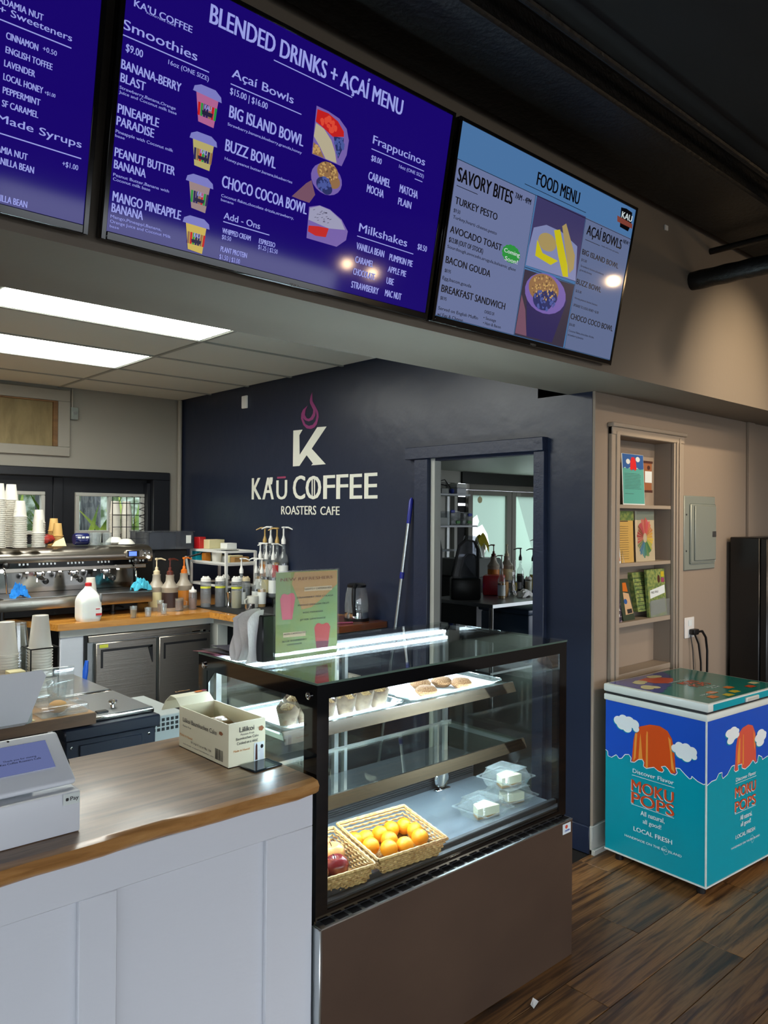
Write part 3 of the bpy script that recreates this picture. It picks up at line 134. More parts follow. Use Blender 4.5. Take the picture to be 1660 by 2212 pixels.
# ---------------------------------------------------------------- mesh helpers
class MB:
    def __init__(s): s.bm = bmesh.new()
    def box(s, x0, x1, y0, y1, z0, z1, bev=0, seg=1, mtx=None):
        r = bmesh.ops.create_cube(s.bm, size=1); vs = r['verts']
        for v in vs: v.co = Vector(((x0+x1)/2+v.co.x*(x1-x0), (y0+y1)/2+v.co.y*(y1-y0), (z0+z1)/2+v.co.z*(z1-z0)))
        if bev:
            es = list({e for v in vs for e in v.link_edges}); g = bmesh.ops.bevel(s.bm, geom=es, offset=bev, segments=seg, profile=.5, affect='EDGES'); vs = list({v for f in g['faces'] for v in f.verts} | {v for v in vs if v.is_valid})
        if mtx is not None:
            for v in vs: v.co = mtx @ v.co
        return s
    def lathe(s, prof, c=(0, 0, 0), n=20, mtx=None, sy=1.0):
        rings = []
        for r, z in prof:
            if r < 1e-6: rings.append([s.bm.verts.new((0, 0, z))])
            else: rings.append([s.bm.verts.new((r*math.cos(2*PI*i/n), sy*r*math.sin(2*PI*i/n), z)) for i in range(n)])
        for a, b in zip(rings, rings[1:]):
            if len(a) == 1 and len(b) == 1: continue
            for i in range(n):
                j = (i+1) % n
                if len(a) == 1: f = (a[0], b[j], b[i])
                elif len(b) == 1: f = (a[i], a[j], b[0])
                else: f = (a[i], a[j], b[j], b[i])
                try: s.bm.faces.new(f).smooth = True
                except ValueError: pass
        for rg in rings:
            for v in rg: v.co = (mtx @ v.co if mtx is not None else v.co)+Vector(c)
        return s
    def tube(s, pts, r, n=8, cap=True):
        pts = [Vector(p) for p in pts]; rs = r if isinstance(r, (list, tuple)) else [r]*len(pts); rings = []; up = None
        for i, p in enumerate(pts):
            d = (pts[min(i+1, len(pts)-1)]-pts[max(i-1, 0)]).normalized()
            if up is None: up = Vector((0, 0, 1)) if abs(d.z) < .9 else Vector((1, 0, 0))
            a = d.cross(up).normalized(); b = a.cross(d).normalized(); up = b
            rings.append([s.bm.verts.new(p+rs[i]*(a*math.cos(2*PI*k/n)+b*math.sin(2*PI*k/n))) for k in range(n)])
        for a, b in zip(rings, rings[1:]):
            for k in range(n): s.bm.faces.new((a[k], a[(k+1) % n], b[(k+1) % n], b[k])).smooth = True
        if cap: s.bm.faces.new(rings[0][::-1]); s.bm.faces.new(rings[-1])
        return s
    def poly(s, pts, thick=None):                    # flat polygon, optionally thickened along a vector
        vs = [s.bm.verts.new(p) for p in pts]; f = s.bm.faces.new(vs)
        if thick is not None:
            t = Vector(thick); v2 = [s.bm.verts.new(Vector(p)+t) for p in pts]; s.bm.faces.new(v2[::-1])
            for i in range(len(vs)):
                j = (i+1) % len(vs); s.bm.faces.new((vs[j], vs[i], v2[i], v2[j]))
        return s
    def grid(s, fn, nu, nv, smooth=True):
        g = [[s.bm.verts.new(fn(i/nu, j/nv)) for j in range(nv+1)] for i in range(nu+1)]
        for i in range(nu):
            for j in range(nv): s.bm.faces.new((g[i][j], g[i+1][j], g[i+1][j+1], g[i][j+1])).smooth = smooth
        return s
    def sphere(s, c, r, n=16, sq=(1, 1, 1)):
        m = n//2; return s.lathe([(r*math.sin(PI*i/m), -r*math.cos(PI*i/m)) for i in range(m+1)], c, n, Matrix.Diagonal((*sq, 1)))
    def mesh(s, name, m, loc=(0, 0, 0), sub=0, recalc=True):
        if recalc: bmesh.ops.recalc_face_normals(s.bm, faces=s.bm.faces)
        if any(loc): bmesh.ops.translate(s.bm, verts=s.bm.verts, vec=-Vector(loc))
        me = bpy.data.meshes.new(name); s.bm.to_mesh(me); s.bm.free()
        for x in (m if isinstance(m, list) else [m]): me.materials.append(M[x] if isinstance(x, str) else x)
        me.set_sharp_from_angle(angle=R(38)); return me
def wloc(o):
    v = Vector((0, 0, 0))
    while o: v += o.location; o = o.parent
    return v
def obj(name, mb, m, parent=None, local=False):
    me = mb.mesh(name, m, (0, 0, 0) if local or not parent else wloc(parent)); o = bpy.data.objects.new(name, me); COL.objects.link(o)
    if parent: o.parent = parent
    return o
def tag(o, label, cat, group=None):
    o['label'] = label; o['category'] = cat
    if group: o['group'] = group
    return o
def thing(name, label, cat, loc=(0, 0, 0), rz=0, group=None):
    o = bpy.data.objects.new(name, None); COL.objects.link(o); o.empty_display_size = .05; o.location = loc; o.rotation_euler = (0, 0, rz)
    return tag(o, label, cat, group)
def one(name, label, cat, mb, m, loc=(0, 0, 0), rz=0, group=None):   # a thing that is a single mesh, built in local coordinates
    o = obj(name, mb, m); o.location = loc; o.rotation_euler = (0, 0, rz); return tag(o, label, cat, group)
def struct(name, mb, m, parent=None):
    o = obj(name, mb, m, parent)
    if not parent: o['kind'] = 'structure'
    return o
def dup(root, loc, rz=0, label=None, group=None):
    def cp(o, p):
        c = o.copy(); COL.objects.link(c); c.parent = p
        for ch in KIDS.get(o.name, None) or [x for x in o.children]: cp(ch, c)
        return c
    c = cp(root, None); c.location = loc; c.rotation_euler = (0, 0, rz)
    if label: c['label'] = label
    if group: c['group'] = group
    return c
KIDS = {}
# ---------------------------------------------------------------- lettering (flat print) from the built-in font
def prep(strings):
    tmp = []
    for s, off in strings:
        cu = bpy.data.curves.new('t', 'FONT'); cu.body = s; cu.size = 1; cu.resolution_u = 3; cu.offset = off; cu.fill_mode = 'FRONT'
        o = bpy.data.objects.new('t', cu); COL.objects.link(o); tmp.append((s, off, o, cu))
    dg = bpy.context.evaluated_depsgraph_get(); dg.update(); out = {}
    for s, off, o, cu in tmp:
        me = o.evaluated_get(dg).to_mesh(); vs = [(v.co.x, v.co.y) for v in me.vertices]; fs = [tuple(p.vertices) for p in me.polygons]
        xs = [v[0] for v in vs]; out[s, off] = (vs, fs, min(xs), max(xs)); o.evaluated_get(dg).to_mesh_clear()
    for s, off, o, cu in tmp: bpy.data.objects.remove(o); bpy.data.curves.remove(cu)
    return out
OFF = 0.0
def strs():
    S = set()
    for k, v in GEN.items():
        if k.endswith('_text'):
            for t in v: S.add((t[0], OFF))
    for s in ('H', '7', 'NEW', 'FREE', 'OFFICIAL', 'DA VINCI', 'KAU', 'CROWN', 'Thank you'): S.add((s, OFF))
    return S
TX = None; CAP = .72
class Plane:
    def __init__(s, O, U, V, N): s.O, s.U, s.V, s.N = Vector(O), Vector(U), Vector(V), Vector(N)
    def at(s, u, v, n=0): return s.O+s.U*u+s.V*v+s.N*n
def textmb(pl, rows, lift=.0012, mb=None):
    mb = mb or MB()
    rows2 = []
    for r in rows:
        k = (.034 if r[0].lower() != r[0] and r[0].upper() == r[0] else .022)*abs(r[4])*(1 if abs(r[4]) > .012 else .6); rows2 += [(r[0], r[1]-k, *r[2:5], 0), (r[0], r[1]+k, *r[2:5], .00012)]
    lift0 = lift
    for r in rows2:
        lift = lift0+r[5]; s, u, v, w, h = r[:5]; dv = 0
        if h < 0: h = -h
        vs, fs, x0, x1 = TX[s, OFF]
        if s == "'": sy = h*.33/.25; oy = .48
        else: sy = h/CAP; oy = 0
        if s == "'":
            ys = [q[1] for q in vs]; ymin, ymax = min(ys), max(ys); cv = [mb.bm.verts.new(pl.at(u+(x-x0)/(x1-x0)*w, v+h*.68+(y-ymin)/(ymax-ymin)*h*.32, lift)) for x, y in vs]
        else: cv = [mb.bm.verts.new(pl.at(u+(x-x0)/(x1-x0)*w, v+y*sy+dv*.0, lift)) for x, y in vs]
        for f in fs:
            try: mb.bm.faces.new([cv[i] for i in f])
            except ValueError: pass
    return mb
def linemb(pl, rows, th=.0016, lift=.0012, mb=None):
    mb = mb or MB()
    for u0, u1, v, *_ in rows: mb.poly([pl.at(u0, v-th/2, lift), pl.at(u1, v-th/2, lift), pl.at(u1, v+th/2, lift), pl.at(u0, v+th/2, lift)])
    return mb
def polymb(pl, pts, lift=.0008, mb=None):
    mb = mb or MB(); vs = [mb.bm.verts.new(pl.at(u, v, lift)) for u, v in pts]; f = mb.bm.faces.new(vs); f.normal_update(); bmesh.ops.triangulate(mb.bm, faces=[f]); return mb
def blobmb(pl, bl, lift=.001, mb=None, n=20):
    mb = mb or MB()
    for i, (u, v, a, b) in enumerate(bl): mb.poly([pl.at(u+a*math.cos(2*PI*k/n), v+b*math.sin(2*PI*k/n), lift+i*.00005) for k in range(n)])
    return mb
TX = prep(strs()); _h = TX['H', OFF]; CAP = max(v[1] for v in _h[0])-min(v[1] for v in _h[0])
XW = 3.362; ZB = 2.284; ZC = 2.672; YT = 2.155
# ================================================================ SETTING
fl = struct('floor', MB().box(-6, 10, -5, 2.35, -.05, -.006), 'floorbase')
pm = None; rows = int((2.155+1.6)/.18)
for r in range(rows+1):
    y = 2.155-.18*(r+1); x = 1.25-random.random()*1.2
    while x < 7.2:
        if pm is None: pm = MB().box(0, 1.198, .001, .1785, -.006, 0, .0012).mesh('plank', 'plank')
        if True:
            o = bpy.data.objects.new('plank', pm); COL.objects.link(o); o.parent = fl; o.location = (x, y, 0)
        x += 1.2
struct('floor_1', MB().box(-4, 11, 2.35, 8.2, -.05, -.002), 'kfloor')
# kitchen wall (navy) with the doorway
w = MB(); w.box(XW, XW+.045, 3.27, 6.6, 0, 2.75); w.box(XW, XW+.045, YT+.005, 2.49, 0, ZB+.3); w.box(XW, XW+.045, 2.49, 3.27, 2.006, 2.75); w.box(XW, XW+.045, 2.3, 2.49, ZB, 2.75)
struct('wall_right', w, 'navy')
tr = struct('door_1', MB().box(XW-.045, XW+.001, 2.425, 3.452, 2.004, 2.076, .003), 'navytrim')
obj('casing', MB().box(XW-.03, XW+.001, 2.425, 2.495, 0, 2.004, .003), 'navytrim', tr)
obj('casing', MB().box(XW-.03, XW+.001, 3.27, 3.385, 0, 2.004, .003), 'navytrim', tr)
obj('jamb', MB().box(XW-.004, XW+.05, 3.235, 3.268, 0, 2.004), 'trimw', tr)
obj('jamb', MB().box(XW+.0, XW+.05, 2.492, 2.51, 0, 2.004), 'navytrim', tr)
obj('door_head', MB().box(XW+.0, XW+.05, 2.51, 3.235, 1.99, 2.004), 'navytrim', tr)
struct('baseboard_right', MB().box(XW-.014, XW, YT-.0, 2.424, 0, .135, .003), 'navytrim')
# tan wall of the dining side with the shelf niche
NX0, NX1, NZ0, NZ1 = 3.575, 4.148, .85, 2.08
w = MB(); w.box(XW+.002, NX0, YT, YT+.13, 0, 3.3); w.box(NX1, 6.6, YT, YT+.13, 0, 3.3); w.box(NX0, NX1, YT, YT+.13, NZ1, 3.3); w.box(NX0, NX1, YT, YT+.13, 0, NZ0-.032); w.box(NX0, NX1, YT+.1, YT+.13, NZ0, NZ1)
struct('wall_far', w, 'tan')
n = struct('trim_1', MB().box(NX0-.0, NX1, YT-.004, YT+.1, NZ0-.03, NZ0, .002), 'tantrim')
for z, h in ((1.728, .02), (1.422, .02), (1.115, .025)): obj('shelf', MB().box(NX0, NX1, YT-.002, YT+.1, z-h, z, .002), 'tantrim', n)
obj('casing', MB().box(NX0-.075, NX0, YT-.022, YT, .8, NZ1+.062, .004).box(NX0-.04, NX0-.008, YT-.03, YT-.02, .8, NZ1+.02, .003), 'tantrim', n)
obj('casing', MB().box(NX1, NX1+.11, YT-.022, YT, .8, NZ1+.062, .004).box(NX1+.012, NX1+.03, YT-.032, YT-.02, .8, NZ1+.01, .003).box(NX1+.045, NX1+.06, YT-.032, YT-.02, .8, NZ1+.03, .003), 'tantrim', n)
obj('casing', MB().box(NX0-.075, NX1+.11, YT-.026, YT, NZ1, NZ1+.058, .004).box(NX0-.085, NX1+.12, YT-.038, YT, NZ1+.04, NZ1+.062, .004), 'tantrim', n)
struct('baseboard_far', MB().box(XW-.012, 6.5, YT-.016, YT, 0, .14, .003).box(XW-.012, 6.5, YT-.03, YT, 0, .028, .003), 'trimw')
struct('trim_2', MB().box(5.14, 5.235, YT-.02, YT, 0, ZB, .003), 'tan')
struct('trim_3', MB().box(XW-.001, XW+.008, YT-.012, YT, .14, ZB), 'tan')
struct('wall_side', MB().box(6.5, 6.6, -5, YT, 0, 3.3), 'tan')
struct('wall_front', MB().box(-6, 6.6, -5.1, -5, 2.35, 3.25).box(-6, 6.6, -5.1, -5, 0, .12).box(-6, -5.8, -5.1, -5, .12, 2.35).box(-2.1, -1.95, -5.1, -5, .12, 2.35).box(2.1, 2.25, -5.1, -5, .12, 2.35).box(-6.1, -6, -5.1, 1.9, 2.35, 3.25), 'tan')  # unseen walls, added to limit the daylight on the header beam
struct('ground', MB().box(-60, 60, -60, 60, -.12, -.06), mat('asphalt', (96, 96, 92), .9))  # unseen dark ground, added so less light reaches the header from below
# header beam
struct('wall_header', MB().box(-4, 6.6, 1.835, 2.303, ZB, 3.2), 'beam')
# dining ceiling and black ducts
struct('ceiling_1', MB().box(-6.1, 10, -5.1, 1.835, 3.2, 3.25), 'blackceil')
one('ceiling_duct', 'long black painted duct running under the dark ceiling above the menu screens', 'duct', MB().box(-4, 6.4, 1.45, 1.80, 3.09, 3.199, .01), 'blackduct')
one('steel_rail', 'thin black conduit running along the edge of the black ceiling', 'pipe', MB().tube([(-4, 1.36, 3.12), (6.4, 1.36, 3.12)], .012), 'blackduct')
d = MB(); pts = [(3.73, 1.84-i*.06, 2.835) for i in range(30)]; d.tube(pts, [.044+(.003 if i % 2 else 0) for i in range(30)], 14)
one('insulated_pipe', 'fat black wrapped pipe coming out of the tan wall at upper right', 'pipe', d, 'blackduct')
one('sprinkler_pipe', 'thin black pipe above the fat wrapped pipe at upper right', 'pipe', MB().tube([(3.93, 1.84, 3.03), (3.93, .1, 3.03)], .016, 10), 'blackduct')
one('wall_sensor', 'tiny white square plate high on the tan wall right of the menu screens', 'plate', MB().box(3.45, 3.478, 1.826, 1.835, 3.02, 3.045, .002), 'paper')
# kitchen back wall with service window recess
YB = 6.4
w = MB(); w.box(-4, 3.46, YB, YB+.08, 2.02, 2.75); w.box(3.24, 3.46, YB, YB+.08, 0, 2.02); w.box(-4, 3.24, YB, YB+.08, 0, .99)
struct('wall_back', w, 'greige')
rb = MB(); x0w, x1w, z0w, z1w = 2.46, 3.06, 1.49, 1.835
rb.box(-4, 1.80, YB+.1, YB+.14, .9, 2.1); rb.box(2.215, x0w, YB+.1, YB+.14, .9, 2.1); rb.box(x1w, 3.3, YB+.1, YB+.14, .9, 2.1); rb.box(1.80, 2.215, YB+.1, YB+.14, z1w, 2.1); rb.box(x0w, x1w, YB+.1, YB+.14, z1w, 2.1); rb.box(1.80, 2.215, YB+.1, YB+.14, .9, z0w); rb.box(x0w, x1w, YB+.1, YB+.14, .9, z0w)
struct('wall_recess', rb, 'blackwood')
c = struct('trim_4', MB().box(-4, 3.25, YB-.03, YB+.11, 1.955, 2.025, .006), 'blackwood')
obj('casing', MB().box(3.09, 3.25, YB-.03, YB+.11, .99, 1.96, .006).box(3.06, 3.09, YB+.02, YB+.11, .99, 1.93, .004), 'blackwood', c)
obj('casing', MB().box(2.28, 2.36, YB+.08, YB+.1, .99, 1.955, .004), 'blackwood', c)
for k, (a, b) in enumerate(((x0w, x1w), (1.80, 2.215))):
    wd = struct('window_%d' % (k+1), MB().box(a, b, YB+.07, YB+.12, z0w, z0w+.03, .004).box(a, b, YB+.07, YB+.12, z1w-.03, z1w, .004).box(a, a+.03, YB+.07, YB+.12, z0w+.03, z1w-.03, .004).box(b-.03, b, YB+.07, YB+.12, z0w+.03, z1w-.03, .004), 'trimw')
    m = (a+b)/2-.01
    obj('mullion', MB().box(m-.012, m+.012, YB+.075, YB+.115, z0w+.03, z1w-.03), 'trimw', wd)
    for p, q in ((a+.03, m-.012), (m+.012, b-.03)): obj('pane', MB().box(p, q, YB+.092, YB+.096, z0w+.03, z1w-.03), 'glass', wd)
struct('wall_yard', MB().box(.2, 4.6, 8.1, 8.12, 0, 3.2), 'outside')
for k in range(3): one('palm_trunk', ['thin grey trunk outside the right service window, nearest its mullion', 'grey palm trunk outside the left service window', 'grey trunk outside at the far left'][k], 'trunk', MB().tube([(2.98-k*.42, 7.5, 0), (3.0-k*.42, 7.5, 3.0)], [.10, .09], 12), 'trunk')
def spiky(x, y, n, s, lab):
    mb = MB()
    for i in range(n):
        a = 2*PI*i/n+random.random(); t = random.uniform(.25, .85); L = random.uniform(.7, 1.1)*s; bx = (x, y, 1.0); dx, dy = math.cos(a)*t, math.sin(a)*t*.5
        p = [Vector((x+dx*L*u, y+dy*L*u, 1.05+L*u-.35*t*L*u*u)) for u in (0, .5, 1)]; wv = Vector((.045, .01, 0))
        mb.poly([p[0]-wv, p[0]+wv, p[1]+wv*.9, p[2], p[1]-wv*.9], (0, .003, 0))
    one('spiky_plant', lab, 'plant', mb, 'leaf')
spiky(2.66, 6.95, 16, .95, 'green spiky plant outside, seen through the right service window'); spiky(3.30, 7.25, 14, .9, 'green spiky plant outside behind the cup dispenser rack'); spiky(2.2, 7.2, 14, .9, 'green spiky plant outside, seen through the left service window')
# boarded frame above the window
b = struct('window_3', MB().box(.9, 2.37, YB-.03, YB, 2.56, 2.65, .003).box(.9, 2.37, YB-.03, YB, 2.12, 2.195, .003).box(2.275, 2.37, YB-.03, YB, 2.195, 2.56, .003), 'greige')
obj('board', MB().box(.9, 2.275, YB-.006, YB-.001, 2.195, 2.56), 'ply', b); obj('raw_edge', MB().box(2.237, 2.272, YB-.028, YB-.006, 2.197, 2.558), 'rawwood', b)
obj('raw_edge', MB().box(.9, 2.237, YB-.028, YB-.006, 2.548, 2.558), 'rawwood', b)
j = thing('junction_box', 'small grey electrical box with round knockout and conduit on back wall', 'box', (2.402, YB, 2.42))
obj('body', MB().box(2.373, 2.43, YB-.045, YB, 2.42, 2.52, .003), 'panelg', j); obj('knockout', MB().lathe([(.016, 0), (.016, .004), (0, .004)], (2.402, YB-.045, 2.475), 14, Matrix.Rotation(PI/2, 4, 'X')), 'alu', j); obj('conduit', MB().tube([(2.39, YB-.02, 2.52), (2.39, YB-.02, 2.67)], .009), 'greige', j)
one('corner_conduit', 'greige conduit running up the corner beside the navy wall', 'pipe', MB().tube([(3.335, YB-.035, .99), (3.335, YB-.035, 2.67)], .02, 10), 'greige')
one('wall_plate', 'small white rectangular plate high on the navy wall left of the flame', 'plate', MB().box(XW-.018, XW, 5.29, 5.365, 2.505, 2.605, .004), 'paper')
struct('wall_left', MB().box(-4.1, -4, 1.8, 8.2, 0, 3.3), 'greige')
# drop ceiling: grid bars and tiles
ce = struct('ceiling', MB().box(-4, 3.36, 2.303, 6.4, ZC+.012, ZC+.06), 'grid')
YG = [2.36, 2.95, 3.52, 4.11, 4.71, 5.29, 5.87, 6.4]; XG = [-2.59, -1.37, -.15, 1.07, 2.29, 3.36]
LIGHTS = {(3, 2), (3, 4), (2, 2), (2, 4)}
for i in range(len(XG)-1):
    for k in range(len(YG)-1):
        if (i, k) in LIGHTS: continue
        obj('ceiling_tile', MB().box(XG[i]+.011, XG[i+1]-.011, YG[k]+.011, YG[k+1]-.011, ZC+.006, ZC+.014), 'tile', ce)
for x in XG[:-1]: obj('grid_bar', MB().box(x-.011, x+.011, 2.303, 6.4, ZC, ZC+.008), 'grid', ce)
for y in YG[1:-1]: obj('grid_bar', MB().box(-4, 3.36, y-.011, y+.011, ZC-.0005, ZC+.0075), 'grid', ce)
for (i, k) in sorted(LIGHTS):
    lb = {(3, 2): 'bright flat ceiling light nearer the beam, ending beside the tiles', (3, 4): 'bright flat ceiling light nearer the back wall', (2, 2): 'bright ceiling light at far left edge just behind the beam', (2, 4): 'bright ceiling light out at the far left near the back wall'}[i, k]
    t = thing('ceiling_light', lb, 'light', ((XG[i]+XG[i+1])/2, (YG[k]+YG[k+1])/2, ZC), 0, 'flat panel ceiling lights')
    obj('frame', MB().box(XG[i]+.011, XG[i+1]-.011, YG[k]+.011, YG[k+1]-.011, ZC+.006, ZC+.04), 'grid', t)
    obj('diffuser', MB().box(XG[i]+.03, XG[i+1]-.03, YG[k]+.026, YG[k+1]-.026, ZC+.002, ZC+.0055), 'ledpanel', t)
# back kitchen shell
struct('wall_kitchen', MB().box(XW+.05, 7.08, 6.42, 6.5, 0, 2.25).box(6.4, 12, 6.3, 6.34, 2.06, 2.2).box(6.95, 7.0, 6.36, 6.42, 0, 2.2), 'trimw')
struct('wall_kitchen_right', MB().box(10.4, 10.5, 2.3, 6.5, 0, 2.3), 'trimw')
struct('ceiling_2', MB().box(XW+.046, 10.5, 2.29, 6.5, 2.2, 2.26), 'tilewhite')
struct('trim_5', MB().box(6.99, 10.4, 6.27, 6.3, 2.055, 2.195), 'black')
struct('window_4', MB().box(7.0, 7.17, 6.38, 6.4, 1.2, 1.79).box(7.0, 7.17, 6.38, 6.4, 1.82, 1.9), 'blackmatte')
dr = struct('door_2', MB().box(7.17, 10.4, 6.31, 6.42, 1.99, 2.06, .003), 'doorfr')
for a in (7.17, 8.02, 8.87):
    obj('door_leaf', MB().box(a, a+.08, 6.33, 6.39, 0, 1.985, .003).box(a+.74, a+.835, 6.33, 6.39, 0, 1.985, .003).box(a+.08, a+.74, 6.33, 6.39, 1.925, 1.985, .003).box(a+.08, a+.74, 6.33, 6.39, 0, .2, .003), 'doorfr', dr)
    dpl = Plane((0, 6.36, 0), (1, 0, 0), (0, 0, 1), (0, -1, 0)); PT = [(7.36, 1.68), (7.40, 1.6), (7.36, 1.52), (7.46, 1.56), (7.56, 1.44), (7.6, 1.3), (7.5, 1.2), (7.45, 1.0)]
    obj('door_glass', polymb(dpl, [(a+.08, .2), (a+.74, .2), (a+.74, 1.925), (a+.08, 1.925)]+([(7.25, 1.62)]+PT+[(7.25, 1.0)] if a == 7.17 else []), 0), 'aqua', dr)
obj('thin_film_patch', polymb(dpl, [(7.25, 1.0), (7.25, 1.62)]+PT, 0), 'sunlit', dr)  # sun patch on the glass, put into the colour as a brighter film
# ================================================================ WALL SIGN
sg = Plane((XW-.001, 3.8, 1.6), (0, -1, 0), (0, 0, 1), (-1, 0, 0))
s = thing('wall_sign', 'white café name lettering with big K and magenta flame on navy wall', 'sign', (XW, 4.2, 1.6))
rows = [r for r in GEN['logo_text']]
obj('lettering', textmb(sg, [r for r in rows if r[0] not in ('ROASTERS', 'CAFE')], .002), 'logo', s); obj('lettering', textmb(sg, [r for r in rows if r[0] in ('ROASTERS', 'CAFE')], .002), 'logo', s)
P_ = GEN['logo_poly']; ub = MB(); polymb(sg, P_['ubar1'], .003, ub); polymb(sg, P_['ubar2'], .003, ub); obj('bean_bars', ub, 'logo', s)
obj('letter_k', polymb(sg, P_['bigk'], .002), 'logo', s); obj('macron', polymb(sg, P_['macron'], .003), 'magenta', s)
f = obj('flame', polymb(sg, P_['flame'], .0015), 'flame', s); obj('flame_gap', polymb(sg, P_['flamehole'], .0025), 'navy', f)
# ================================================================ MENU SCREENS
t11 = R(11); US = (1, 0, 0); VS = (0, -math.sin(t11), math.cos(t11)); NS = (0, -math.cos(t11), -math.sin(t11))
def rules(pl, k, th, lift, m, par):
    for r in GEN[k+'_line']: obj('rule_line', linemb(pl, [r], th, lift), m, par)
def tv(x0, label, front):
    pl = Plane((x0, 1.80, 2.305), US, VS, NS); t = thing('menu_screen', label, 'screen', (x0+.545, 1.80, 2.305), 0, 'menu screens on the header'); T = Matrix.Translation((x0, 1.80, 2.305)) @ Matrix.Rotation(t11, 4, 'X')
    obj('casing', MB().box(-.001, 1.091, .004, .03, 0, .645, .004, 1, T), 'tvblack', t)
    obj('bezel', MB().box(0, .012, -.004, .006, 0, .645, .001, 1, T).box(1.078, 1.09, -.004, .006, 0, .645, .001, 1, T).box(.012, 1.078, -.004, .006, .634, .645, .001, 1, T).box(.012, 1.078, -.006, .006, 0, .020, .002, 1, T), 'tvblack', t)
    s = obj('display', MB().box(.012, 1.078, -.0005, .004, .020, .634, 0, 1, T), front, t)
    obj('mount', MB().box(x0+.4, x0+.68, 1.765, 1.836, 2.52, 2.66), 'black', t)
    return t, pl, s
t1, p1, s1 = tv(-.385, 'left menu screen with white syrup and sweetener list on deep blue', 'tvblue')
rules(p1, 'tv1', .0025, .0016, TXT['w'], s1); obj('menu_lettering', textmb(p1, GEN['tv1_text'], .0016), TXT['w'], s1)
t2, p2, s2 = tv(.735, 'middle menu screen headed blended drinks on deep blue', 'tvblue')
obj('title_lettering', textmb(p2, [r for r in GEN['tv2_text'] if r[0].startswith('BLENDED')], .0016), TXT['w'], s2)
rules(p2, 'tv2', .0025, .0016, TXT['w'], s2); obj('menu_lettering', textmb(p2, [r for r in GEN['tv2_text'] if not r[0].startswith('BLENDED') and r[0] != 'VIZIO'], .0016), TXT['w'], s2)
obj('brand_lettering', textmb(p2, [r for r in GEN['tv2_text'] if r[0] == 'VIZIO'], .007), TXT['g'], t2)
def em(name, c, k=1.0): return mat(name, (0, 0, 0), .3, es=k, ec=c)
EM = {k: em('pic_'+k, v) for k, v in dict(pink=(172, 96, 142), yel=(176, 164, 104), cream=(150, 128, 128), man=(196, 172, 84), lid=(120, 120, 190), pur=(112, 92, 164), red=(186, 28, 30), bl=(36, 44, 96), gold=(140, 104, 70), skin=(112, 76, 96), white=(150, 150, 178), dk=(36, 30, 60), green=(40, 140, 60), bg1=(58, 54, 96), bg2=(50, 44, 62), egg=(190, 180, 20), bread=(160, 140, 90), plate=(120, 128, 170), lb=(110, 150, 190), rib=(120, 60, 50), cr=(176, 166, 140), bandm=(40, 34, 84)).items()}
PP = GEN['tv2_poly']; BB = GEN['tv2_blob']
for i, c in enumerate(('pink', 'yel', 'cream', 'man')):
    q = PP['cup%d' % i]; (ax, ay), (bx, by), (cx_, cy_), (dx, dy) = q
    o = obj('smoothie_picture', polymb(p2, [(ax+.006, ay-.014), (bx-.006, by-.014), (cx_, cy_), (dx, dy)], .0016), EM[c], s2)
    o2 = MB(); polymb(p2, [(ax-.003, ay-.016), (bx+.003, by-.016), (bx, by-.004), ((ax+bx)/2+.02, ay+.004), ((ax+bx)/2-.02, ay+.004), (ax, ay-.004)], .0022, o2); o2.bm.faces.ensure_lookup_table(); k0 = len(o2.bm.faces)
    h = ay-dy; y0 = dy+h*.18; y1 = dy+h*.55; n0 = 7
    for z in range(n0):
        fa = z/n0; xa = dx+(cx_-dx)*fa; xb = dx+(cx_-dx)*(fa+1/n0); polymb(p2, [(xa-.004+.008*fa, y0), (xb-.004+.008*fa, y0), (xb-.005+.011*fa, y1), (xa-.005+.011*fa, y1)], .0022, o2)
    mlist = [EM['lid'], EM['red'], EM['bandm'], EM['green'], EM['gold'], EM['bandm']]
    o2.bm.faces.ensure_lookup_table()
    for fi, fc in enumerate(o2.bm.faces): fc.material_index = 0 if fi < k0 else 1+((fi-k0)//2*2+i) % 5
    obj('cup_print', o2, mlist, s2)
    polyb = MB(); polymb(p2, [(dx+.008, y0+.004), (cx_-.008, y0+.004), (cx_-.006, y1-.016), (dx+.006, y1-.016)], .003, polyb); obj('cup_badge', polyb, EM['dk'], s2)
    obj('cup_lettering', textmb(p2, [('KAU', dx+.012, y0+.018, (cx_-dx)-.024, .011)], .0036), TXT['w'], s2)
o = obj('bowl_picture', polymb(p2, PP['bowl1'], .0016), EM['pur'], s2); 
for nme, c in (('bowl1red', 'red'), ('bowl1ban', 'cr'), ('bowl1blue', 'bl'), ('bowl1gran', 'gold')): obj('bowl_fruit', polymb(p2, PP[nme], .0022), EM[c], s2)
obj('hand_picture', polymb(p2, PP['hand'], .0016), EM['skin'], s2)
obj('bowl_picture', blobmb(p2, BB['bowl2'], .0022), EM['pur'], s2); obj('bowl_fruit', blobmb(p2, BB['bowl2top'], .003), EM['gold'], s2); obj('bowl_fruit', blobmb(p2, BB['bowl2berry'], .0036), EM['bl'], s2)
obj('bowl_picture', polymb(p2, PP['bowl3'], .0022), EM['pur'], s2); obj('bowl_fruit', polymb(p2, PP['bowl3top'], .003), EM['white'], s2); obj('bowl_fruit', polymb(p2, PP['bowl3str'], .0036), EM['red'], s2)
dz = MB(); rr = random.Random(3); bx0 = PP['bowl3top'][0][0]
for k in range(26):
    u = bx0+.01+rr.random()*.062; v = PP['bowl3top'][6][1]+.004+rr.random()*.03; polymb(p2, [(u, v), (u+.006, v+.002), (u+.007, v+.0035), (u+.001, v+.0015)], .0036, dz)
obj('chocolate_drizzle', dz, EM['dk'], s2)
t3, p3, s3 = tv(1.846, 'right menu screen headed food menu on pale blue', 'tvsky')
PP = GEN['tv3_poly']; BB = GEN['tv3_blob']
